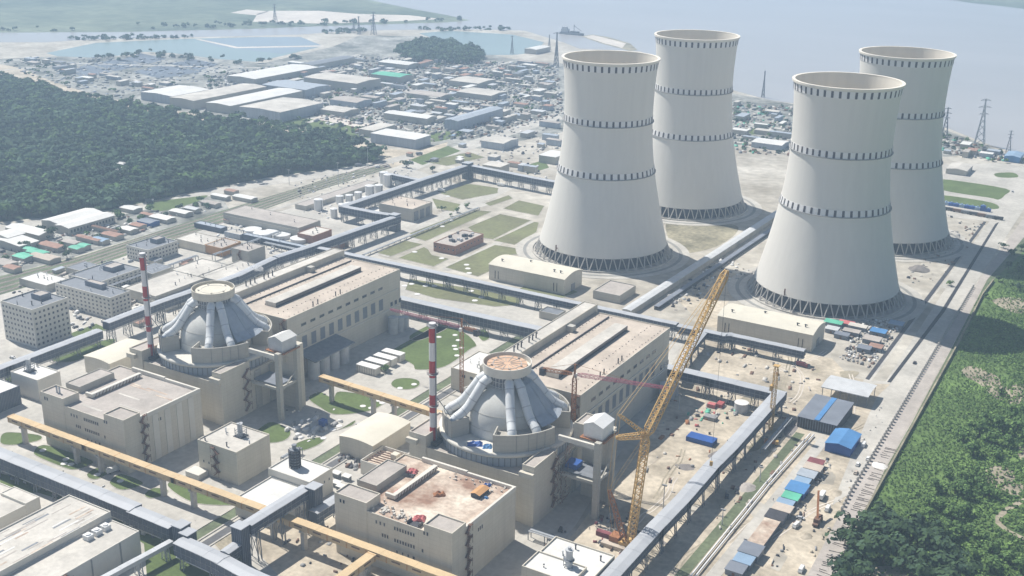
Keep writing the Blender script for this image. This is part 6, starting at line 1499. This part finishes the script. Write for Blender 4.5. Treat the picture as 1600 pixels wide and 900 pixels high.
for px, py, r, lb in ((40, 390, 5, 'round dark tree between the green roofed sheds'), (105, 403, 4, 'dark tree below the green roofed sheds'), (80, 372, 6, 'dark tree at the corner of the white flat hall'), (185, 340, 5, 'tree at the end of the twin roofed hall'), (236, 330, 4, 'tree on the grass by the forest road'), (636, 262, 5, 'dark round tree at the road crossing beyond the forest'), (676, 268, 4, 'tree behind the dark corner gallery'), (690, 329, 2.6, 'small dark tree nearest the end doors of the grey house'), (715, 332, 3, 'round shrub on the pale forecourt'), (730, 325, 3, 'second round shrub on the pale forecourt'), (704, 338, 2, 'lowest shrub of the pale forecourt'), (603, 582, 3.2, 'small tree at the end of the four white box units'), (10, 330, 6, 'tree at the forest foot by the frame edge'), (70, 330, 6, 'grey green tree in front of the forest'), (1484, 447, 3, 'lone shrub tree on the verge by the boundary wall')):
    tree(px, py, r, 'dark' if 'dark' in lb else 'mid', lb, None, px)
edge = [(0, 343), (60, 338), (100, 334), (170, 326), (240, 312), (300, 299), (360, 287), (430, 274), (500, 265), (560, 257), (590, 252)]
for (a, b), (c, d) in zip(edge, edge[1:]):
    for k in range(6):
        f = k / 6; tree(a + (c - a) * f, b + (d - b) * f - Rt.uniform(0, 6), Rt.uniform(5, 7.5), 'dark', 'dark tree on the forest edge, ' + ('above the white flat hall' if a < 90 else 'behind the twin roofed hall' if a < 200 else 'above the workers sheds' if a < 330 else 'beside the railway verge'), 'trees along the forest edge', k + a)
def palm(px, py, h, label, seed):
    x, y = G(px, py); R = random.Random(seed); t = thing('palm_tree', label, 'palm tree', (x, y, 0), 'palm trees of the lower grove')
    mb = MB(); mb.tube([(x, y, 0), (x + .3, y, h * .5), (x + .2, y + .3, h)], [.3, .2, .16], 7); part('trunk', mb, ['trunk'], t)
    for k in range(12):
        a = k * 2 * PI / 12 + R.uniform(-.2, .2); L = R.uniform(3, 4.2); pts = []
        for i in range(5): f = i / 4; pts.append(Vector((x + .2 + math.cos(a) * L * f, y + .3 + math.sin(a) * L * f, h + 1.6 * f - 3.0 * f * f)))
        q = Vector((-math.sin(a), math.cos(a), 0)); mb = MB()
        for i in range(4):
            w0, w1 = .55 * (1 - (i / 4) ** 2) + .05, .55 * (1 - ((i + 1) / 4) ** 2) + .05; dn = Vector((0, 0, -.25))
            mb.quad(tuple(pts[i]), tuple(pts[i + 1]), tuple(pts[i + 1] + q * w1 + dn), tuple(pts[i] + q * w0 + dn)); mb.quad(tuple(pts[i] - q * w0 + dn), tuple(pts[i + 1] - q * w1 + dn), tuple(pts[i + 1]), tuple(pts[i]))
        part('frond', mb, ['leaf_light'], t)
palm(1432, 892, 6, 'pale fronded palm among the dark trees of the lower grove, the nearer one', 1); palm(1448, 884, 7, 'pale fronded palm among the dark trees of the lower grove, the farther one', 2); palm(1385, 860, 9, 'palm rising out of the middle of the dark lower grove', 3)

# ================================================================ loose stuff lying about
def clutter(name, polys, step, smin, smax, hmin, hmax, mats, keep=.7):
    P = np.concatenate([grid_in(p, step) for p in polys]); P = P[NR.random(len(P)) < keep]; n = len(P)
    a = NR.uniform(0, .5, n); sx = NR.uniform(smin, smax, n); sy = NR.uniform(smin, smax, n) * NR.choice([.5, 1, 2.2], n); h = NR.uniform(hmin, hmax, n)
    c, s = np.cos(a), np.sin(a); V = []
    for z in (0, 1):
        for u, v in ((-1, -1), (1, -1), (1, 1), (-1, 1)):
            X = u * sx / 2; Y = v * sy / 2; V.append(np.stack([P[:, 0] + X * c - Y * s, P[:, 1] + X * s + Y * c, np.where(z, h * NR.uniform(.7, 1, n), .02)], 1))
    V = np.stack(V, 1).reshape(-1, 3)
    F0 = np.array([(0, 1, 5, 4), (1, 2, 6, 5), (2, 3, 7, 6), (3, 0, 4, 7), (4, 5, 6, 7)])
    Q = (F0[None] + (np.arange(n) * 8)[:, None, None]).reshape(-1, 4)
    me = np_mesh(name, V, Q, mats, np.repeat(NR.integers(0, len(mats), n), 5)); return tag(link(name, me), kind='stuff')
FAR = [(420, 105), (560, 88), (700, 95), (870, 100), (880, 178), (760, 215), (600, 226), (480, 186), (300, 172), (330, 120)]
clutter('yard_clutter', [FAR], 9, 1.5, 5, .6, 3.5, ['dark_steel', 'steel', 'roof_pale', 'roof_grey', 'stair_brown', 'white_paint', 'dark_steel', 'steel'], .8)
clutter('yard_clutter', [[(0, 95), (60, 90), (205, 90), (400, 103), (360, 118), (230, 142), (190, 160), (60, 125)]], 13, 1.5, 6, .5, 2.5, ['dark_steel', 'steel', 'drum_band', 'roof_pale'], .6)
clutter('yard_clutter', [[(1145, 160), (1245, 168), (1240, 245), (1145, 240)], [(1472, 208), (1600, 250), (1590, 258), (1472, 240)]], 8, 1.5, 6, .6, 3, ['dark_steel', 'steel', 'roof_pale', 'green_sheet', 'roof_grey', 'stair_brown'], .6)
clutter('yard_clutter', [[(745, 205), (875, 180), (868, 290), (745, 262)]], 12, 1.0, 4, .5, 2.4, ['dark_steel', 'roof_pale', 'white_paint', 'roof_grey'], .5)
clutter('yard_clutter', [[(0, 375), (170, 345), (330, 315), (330, 328), (100, 400), (0, 425)]], 6, .8, 3, .5, 2.2, ['dark_steel', 'rust_roof', 'roof_pale', 'white_paint', 'roof_grey'], .6)
clutter('yard_clutter', [[(1302, 500), (1410, 500), (1395, 530), (1362, 575), (1310, 560), (1330, 535), (1300, 525)]], 2.6, .5, 2.0, .4, 1.6, ['dark_steel', 'roof_grey', 'white_paint', 'frame_grey', 'stair_brown'], .75)
clutter('yard_clutter', [[(1030, 470), (1130, 400), (1180, 425), (1120, 450), (1060, 490)]], 4.2, .6, 3.2, .4, 1.8, ['dark_steel', 'roof_grey', 'white_paint', 'frame_grey'], .5)
clutter('yard_clutter', [[(1090, 530), (1180, 545), (1290, 575), (1270, 610), (1180, 600), (1090, 560)]], 6, .6, 3.0, .3, 1.4, ['dark_steel', 'roof_grey', 'roof_pale', 'stair_brown', 'frame_grey'], .4)
clutter('yard_clutter', [[(1070, 640), (1150, 620), (1160, 640), (1120, 680), (1085, 690)]], 3.6, .6, 2.6, .4, 1.8, ['dark_steel', 'pink', 'roof_pale', 'green_sheet', 'frame_grey'], .45)
clutter('yard_clutter', [[(930, 810), (990, 800), (1010, 840), (970, 870), (925, 850)], [(840, 860), (870, 830), (900, 820), (880, 840), (850, 870)]], 2.6, .4, 2.2, .4, 1.9, ['dark_steel', 'stair_brown', 'roof_pale', 'maroon', 'frame_grey'], .7)
clutter('yard_clutter', [[(530, 700), (565, 690), (610, 715), (560, 735), (530, 725)]], 2.6, .4, 2.0, .4, 1.8, ['dark_steel', 'frame_grey', 'roof_pale', 'stair_brown'], .7)
clutter('yard_clutter', [[(1250, 730), (1292, 715), (1300, 730), (1268, 775), (1252, 815), (1240, 820)], [(1200, 880), (1222, 850), (1232, 860), (1212, 890)]], 2.4, .4, 2.0, .3, 1.4, ['dark_steel', 'frame_grey', 'roof_pale', 'stair_brown'], .5)
clutter('yard_clutter', [[(440, 690), (450, 660), (520, 650), (545, 660), (500, 685)]], 4.4, .8, 3.4, .6, 3.0, ['white_paint', 'pale_steel', 'frame_grey', 'roof_white'], .6)
clutter('yard_clutter', [[(1180, 610), (1240, 620), (1225, 690), (1170, 680)]], 6, .6, 2.6, .3, 1.5, ['dark_steel', 'stair_brown', 'roof_pale', 'roof_grey'], .45)
clutter('yard_clutter', [[(455, 285), (640, 250), (650, 300), (520, 345), (470, 330)]], 6, .5, 2.2, .4, 1.6, ['steel', 'pale_steel', 'dark_steel', 'white_paint'], .4)
clutter('pipe_clutter', [[(0, 715), (60, 735), (250, 830), (240, 845), (120, 790), (0, 745)]], 3.4, .5, 2.4, .4, 3.5, ['steel', 'pale_steel', 'dark_steel'], .6)
clutter('yard_clutter', [[(352, 345), (470, 378), (425, 404), (330, 385)], [(0, 458), (120, 420), (200, 402), (212, 416), (100, 470)], [(100, 470), (200, 440), (260, 470), (150, 520), (110, 500)]], 5, .6, 3.4, .4, 2.6, ['steel', 'pale_steel', 'white_paint', 'dark_steel', 'roof_grey'], .35)
clutter('yard_clutter', [[(1060, 590), (1200, 615), (1100, 720), (1020, 830), (960, 800), (1000, 700)]], 6, .5, 2.6, .3, 1.5, ['dark_steel', 'stair_brown', 'roof_pale', 'frame_grey', 'crane_rust'], .22)
clutter('yard_clutter', [[(1130, 690), (1230, 600), (1290, 640), (1270, 690), (1160, 800), (1080, 870)]], 5, .5, 2.4, .3, 1.3, ['dark_steel', 'stair_brown', 'roof_pale', 'frame_grey', 'roof_grey'], .25)
clutter('yard_clutter', [[(1290, 740), (1340, 690), (1380, 610), (1390, 640), (1330, 760), (1270, 880), (1255, 870)]], 5, .4, 1.8, .2, 1.0, ['dark_steel', 'roof_pale', 'frame_grey', 'sand'], .25)
clutter('yard_clutter', [[(1440, 400), (1530, 345), (1470, 440), (1410, 445)], [(1480, 335), (1545, 350), (1500, 400), (1480, 370)]], 6, .5, 3, .3, 1.4, ['dark_steel', 'roof_pale', 'frame_grey', 'stair_brown'], .3)
clutter('yard_clutter', [[(60, 700), (250, 790), (330, 820), (300, 840), (150, 765), (0, 700)], [(440, 640), (500, 610), (560, 660), (480, 700)]], 8, .3, 1.2, .2, 1.0, ['frame_grey', 'white_paint', 'dark_steel'], .3)
clutter('yard_clutter', [[(410, 800), (520, 790), (690, 895), (460, 900)]], 4, .4, 2.4, .3, 1.4, ['dark_steel', 'stair_brown', 'roof_pale', 'frame_grey'], .25)
# pipe rack bundles lying under and beside the galleries
def pipes(label, pts, n, dx, dy, r, z, m, name='pipe_run'):
    mb = MB()
    for k in range(n): mb.tube([(p[0] + dx * k, p[1] + dy * k, z) for p in pts], r, 6)
    return single(name, mb, [m], label, 'pipes')
for k in range(2): pipes(('inner', 'outer')[k] + ' pale pipe of the pair along the sandy yard', [(-168.3 + k * 2.2, 440), (-168.3 + k * 2.2, 565), (-166 + k * 2.2, 640)], 1, 0, 0, .55, 1.3, 'white_paint')
strip('pipe_bed', (-160, 440), (-157, 640), 6.5, .12, 'concrete')
strip('pipe_bed', (-173, 440), (-172, 640), 5.5, .11, 'verge')
# things on the cluttered roof
def on_roof(fn):
    for a in fn: tarp(*a)
zr = 28.85; ax = RX2
on_roof([('pink tarpaulin over a crate by the roof penthouse', ax - 10, 408.5, zr + .3, 5, 4, 'pink', 5, 0, 'tarpaulin', .8), ('big pink tarpaulin near the front edge of the cluttered roof', ax + 13, 392.5, zr + .3, 6, 5, 'pink', 6, .4, 'tarpaulin', 1.6), ('pale red tarpaulin at the back corner of the cluttered roof', ax - 17, 429, zr + .3, 5.5, 4.5, 'pink', 7, .3, 'tarpaulin', 1.4),
         ('orange heap of covered material in the middle of the cluttered roof', ax + 8, 417, zr, 6, 4, 'crane_rust', 8, .6, 'tarpaulin', 1.8), ('small blue tarpaulin at the far edge of the cluttered roof', ax + 23, 438, zr, 3.6, 2.6, 'blue', 9, .2, 'tarpaulin', 1.2), ('little light blue tarpaulin beside the brown roof tent', ax + 29, 427, zr, 2.4, 2, 'bright_blue', 10, 0, 'tarpaulin', .9), ('dark tarpaulin beside the pale red one', ax - 15, 425, zr, 4, 4, 'dark_steel', 11, .2, 'tarpaulin', 1.2)])
t = hut('brown gabled tent standing on the cluttered roof', ax + 22, ax + 27, 424, 433, 2.0, 'orange_wall', 'dark_steel', .9, 'y', None, 'roof_tent', 'tent')
t.location.z += zr
Rq = random.Random(3); mb = MB()
for k in range(60):
    a, b = Rq.uniform(ax - 12, ax + 11), Rq.uniform(386.5, 398)
    if b - 386 > 11 - (a - ax + 12) * .25: continue
    s = Rq.uniform(.3, 1.2); mb.box(a, b, zr - .02, a + s, b + s * 1.3, zr + Rq.uniform(.3, 1.3))
for k in range(30):
    a, b = Rq.uniform(ax + 2, ax + 34), Rq.uniform(433, 440.6); s = Rq.uniform(.3, .9); mb.box(a, b, zr - .02, a + s, b + s, zr + Rq.uniform(.3, 1))
tag(link('roof_rubble', mb.mesh('roof_rubble', 'roof_pale')), kind='stuff')
mb = MB(); mb.box(ax + 10.5, 386, zr, ax + 17.5, 389.8, zr + .3); mb.box(ax + 10.5, 386, zr + .3, ax + 10.9, 389.8, zr + 1.8); mb.box(ax + 17.1, 386, zr + .3, ax + 17.5, 389.8, zr + 1.8); single('roof_bin', mb, ['dark_steel'], 'open dark bin at the front edge of the cluttered roof', 'bin')
for k, (px, py) in enumerate(((526, 745), (542, 750), (526, 760), (533, 766))):
    x, y = G(px, py); lb = 'white topped site cabin by the cluttered roof block, ' + ('farthest of four', 'nearest the court', 'by the building corner', 'smallest of four')[k]
    hut(lb, x - 2.2, x + 2.2, y - 1.4, y + 1.4, 2.6, 'roof_white', 'steel', 0, 'y', 'white topped site cabins', 'site_cabin', 'cabin')
for k, (px, py, sx, sy, h, m, lb) in enumerate(((1096, 690, 17, 8, 3.0, 'blue', 'long blue container row beside the gallery'), (1112, 636, 5, 4, 2.6, 'pink', 'pink container among the stacked goods'), (1125, 635, 4, 6, 2.6, 'red', 'red container among the stacked goods'), (1110, 655, 8, 5, 2.4, 'frame_grey', 'grey container below the pink one'), (945, 838, 9, 3, 2.6, 'maroon', 'maroon container below the yellow crane mast'), (960, 856, 14, 4, 2.2, 'roof_pink', 'long beige container under the yellow crane'), (915, 668, 6, 4, 3, 'light_blue', 'blue roofed cabin behind the white gabled house'), (505, 665, 4, 4, 4, 'blue', 'dark blue cubicle on the lawn edge between the blocks'))):
    x, y = G(px, py); mb = MB(); mb.box(x - sx / 2, y - sy / 2, .1, x + sx / 2, y + sy / 2, h)
    t = thing('container', lb, 'container', (x, y, .1)); part('shell', mb, [m], t); mb = MB()
    for j in range(int(sx)): mb.beam((x - sx / 2 + j + .5, y - sy / 2 - .04, .3), (x - sx / 2 + j + .5, y - sy / 2 - .04, h - .2), .15)
    for j in range(int(sy)): mb.beam((x + sx / 2 + .04, y - sy / 2 + j + .5, .3), (x + sx / 2 + .04, y - sy / 2 + j + .5, h - .2), .15)
    part('wall_rib', mb, [m], t, kind='stuff')
# heaps of soil and gravel
def heap(px, py, rx, ry_, h, m, lb):
    x, y = G(px, py); R = random.Random(px); mb = MB(); n = 18; pr = [(1, 0), (.8, .3), (.5, .75), (.2, .97), (0.02, 1)]; V = []
    for r, z in pr:
        for i in range(n): a = 2 * PI * i / n; j = R.uniform(.86, 1.1); V.append((x + rx * r * j * math.cos(a), y + ry_ * r * j * math.sin(a), .08 + h * z * R.uniform(.85, 1.1)))
    mb.arr(V, [(k * n + i, k * n + (i + 1) % n, (k + 1) * n + (i + 1) % n, (k + 1) * n + i) for k in range(4) for i in range(n)]); single('spoil_heap', mb, [m], lb, 'heap', None, True)
heap(1436, 421, 9, 10, 3.5, 'soil_pile', 'dark spoil heap on the sand between the two right towers'); heap(1167, 762, 5, 6, 2, 'roof_grey', 'grey gravel heap inside the low wall beside the pipes'); heap(1305, 770, 4, 5, 1.2, 'sand', 'low sand heap in the middle of the sandy yard'); heap(1258, 837, 4, 4, 1.4, 'sand', 'sand heap near the rusty mobile crane'); heap(1375, 728, 5, 4, 1, 'white_paint', 'pale broken stones at the end of the revetment'); heap(1330, 700, 3, 4, 1.4, 'roof_grey', 'rubble heap beside the blue shed')
heap(1440, 470, 1.2, 1.2, .8, 'soil_pile', 'tiny dark heap beside the drain channel'); heap(1020, 820, 5, 6, 1.4, 'sand', 'sand heap beside the yellow crane boom')
heap(1015, 715, 6, 14, 1.2, 'sand', 'long pale sand ridge behind the yellow crane boom')

# blue machines in a row on the far lawn, and the rail wagons beside them
for k in range(9):
    px = 1478 + k * 8.2; py = 317 + k * 1.35; x, y = G(px, py + 3); mb = MB(); mb.box(x - 2.6, y - 2, .1, x + 2.6, y + 2, 3.2 + (k == 7) * 2.5); t = thing('pump_unit', 'blue machine standing in the row on the far lawn, ' + ('first', 'second', 'third', 'fourth', 'fifth', 'sixth', 'seventh', 'tallest', 'last')[k] + ' of the row', 'machine', (x, y, .1), 'blue machines on the far lawn')
    part('housing', mb, ['blue' if k % 3 else 'light_blue'], t); mb = MB(); mb.cyl(x, y, 3.2 + (k == 7) * 2.5, 4.4 + (k == 7) * 2.5, 1.0, 10); part('hood', mb, ['light_blue'], t)
for k in range(7):
    px = 1482 + k * 13; py = 327 + k * 2.4; x, y = G(px, py + 2); mb = MB(); mb.box(x - 4.4, y - 1.4, .9, x + 4.4, y + 1.4, 3.4); t = thing('freight_wagon', 'dark freight wagon in the line beside the far lawn', 'wagon', (x, y, .1), 'freight wagons beside the far lawn'); part('body', mb, [('dark_steel', 'stair_brown', 'steel')[k % 3]], t)
    for s in (-2.8, 2.8): mb = MB(); mb.box(x + s - 1.1, y - 1.2, .1, x + s + 1.1, y + 1.2, .88); part('bogie', mb, ['dark_steel'], t)
def steam():
    m = bpy.data.materials.new('steam'); m.use_nodes = True; nt = m.node_tree; nt.nodes.remove(nt.nodes['Principled BSDF'])
    v = nt.nodes.new('ShaderNodeVolumePrincipled'); v.inputs['Color'].default_value = (1, 1, 1, 1)
    tc = nt.nodes.new('ShaderNodeTexCoord'); nz = nt.nodes.new('ShaderNodeTexNoise'); nz.inputs['Scale'].default_value = .3; nz.inputs['Detail'].default_value = 3
    mr = nt.nodes.new('ShaderNodeMapRange'); mr.inputs[1].default_value = .45; mr.inputs[2].default_value = .7; mr.inputs[3].default_value = 0; mr.inputs[4].default_value = .55
    nt.links.new(tc.outputs['Object'], nz.inputs['Vector']); nt.links.new(nz.outputs[0], mr.inputs[0]); nt.links.new(mr.outputs[0], v.inputs['Density']); nt.links.new(v.outputs[0], nt.nodes['Material Output'].inputs['Volume'])
    MATS['steam'] = m
    bm = bmesh.new(); bmesh.ops.create_icosphere(bm, subdivisions=3, radius=1.0)
    for q in bm.verts: q.co = Vector((q.co.x * 7.5, q.co.y * 3.2, q.co.z * 2.6)) * (1 + .18 * math.sin(q.co.x * 5 + q.co.z * 4))
    me = bpy.data.meshes.new('steam'); bm.to_mesh(me); bm.free(); me.materials.append(m)
    x, y = G(402, 419, 16); o = link('steam', me, None, (x, y, 16)); tag(o, None, None, None, 'stuff')
steam()

def person(px, py, label, shirt, rz=0.0):
    x, y = G(px, py); me = bpy.data.meshes.new('body')
    J = {'pelvis': (0, 0, .95), 'waist': (0, 0, 1.12), 'chest': (0, .01, 1.36), 'neck': (0, .0, 1.50), 'head': (0, .02, 1.62), 'crown': (0, .01, 1.74), 'hipl': (-.1, 0, .9), 'kneel': (-.12, .06, .5), 'anklel': (-.12, .0, .09), 'toel': (-.13, .17, .05), 'hipr': (.1, 0, .9), 'kneer': (.12, -.02, .5), 'ankler': (.12, -.1, .09), 'toer': (.13, .06, .05),
         'shl': (-.19, 0, 1.42), 'elbl': (-.26, -.03, 1.14), 'wrl': (-.27, .06, .9), 'hal': (-.27, .1, .8), 'shr': (.19, 0, 1.42), 'elbr': (.26, -.03, 1.14), 'wrr': (.27, .08, .9), 'har': (.27, .12, .8)}
    K = list(J); E = [('pelvis', 'waist'), ('waist', 'chest'), ('chest', 'neck'), ('neck', 'head'), ('head', 'crown'), ('pelvis', 'hipl'), ('hipl', 'kneel'), ('kneel', 'anklel'), ('anklel', 'toel'), ('pelvis', 'hipr'), ('hipr', 'kneer'), ('kneer', 'ankler'), ('ankler', 'toer'), ('chest', 'shl'), ('shl', 'elbl'), ('elbl', 'wrl'), ('wrl', 'hal'), ('chest', 'shr'), ('shr', 'elbr'), ('elbr', 'wrr'), ('wrr', 'har')]
    me.from_pydata([J[k] for k in K], [(K.index(p), K.index(q)) for p, q in E], []); me.materials.append(MATS[shirt])
    o = link('person', me, None, (x, y, .17), rz); m = o.modifiers.new('skin', 'SKIN'); rr = {'pelvis': .14, 'waist': .125, 'chest': .15, 'neck': .06, 'head': .1, 'crown': .07}
    for k, sv in zip(K, me.skin_vertices[0].data):
        r = rr.get(k, .085 if k[:3] in ('hip',) else .065 if k[:4] == 'knee' else .055 if k[:2] == 'sh' else .045); sv.radius = (r, r); sv.use_root = k == 'pelvis'
    o.modifiers.new('smooth', 'SUBSURF').levels = 1
    tag(o, label, 'person', 'workers on the site')
person(1208, 783, 'person in dark clothes standing on the pale strip beside the pipes', 'dark_steel', .6)
person(1369, 652, 'person in dark clothes walking on the sand beside the open shed', 'drum_band', 2.0)
# ================================================================ haze
def haze():
    m = bpy.data.materials.new('haze'); m.use_nodes = True; nt = m.node_tree
    nt.nodes.remove(nt.nodes['Principled BSDF'])
    v = nt.nodes.new('ShaderNodeVolumePrincipled')
    v.inputs['Color'].default_value = (0.56, 0.76, 1.0, 1)
    v.inputs['Density'].default_value = HAZE
    v.inputs['Anisotropy'].default_value = 0.25
    nt.links.new(v.outputs[0], nt.nodes['Material Output'].inputs['Volume'])
    MATS['haze'] = m
    mb = MB(); mb.box(-9300, -3300, -1.5, 7300, 11300, 325)
    tag(link('haze', mb.mesh('haze', 'haze')), kind='stuff')
haze()
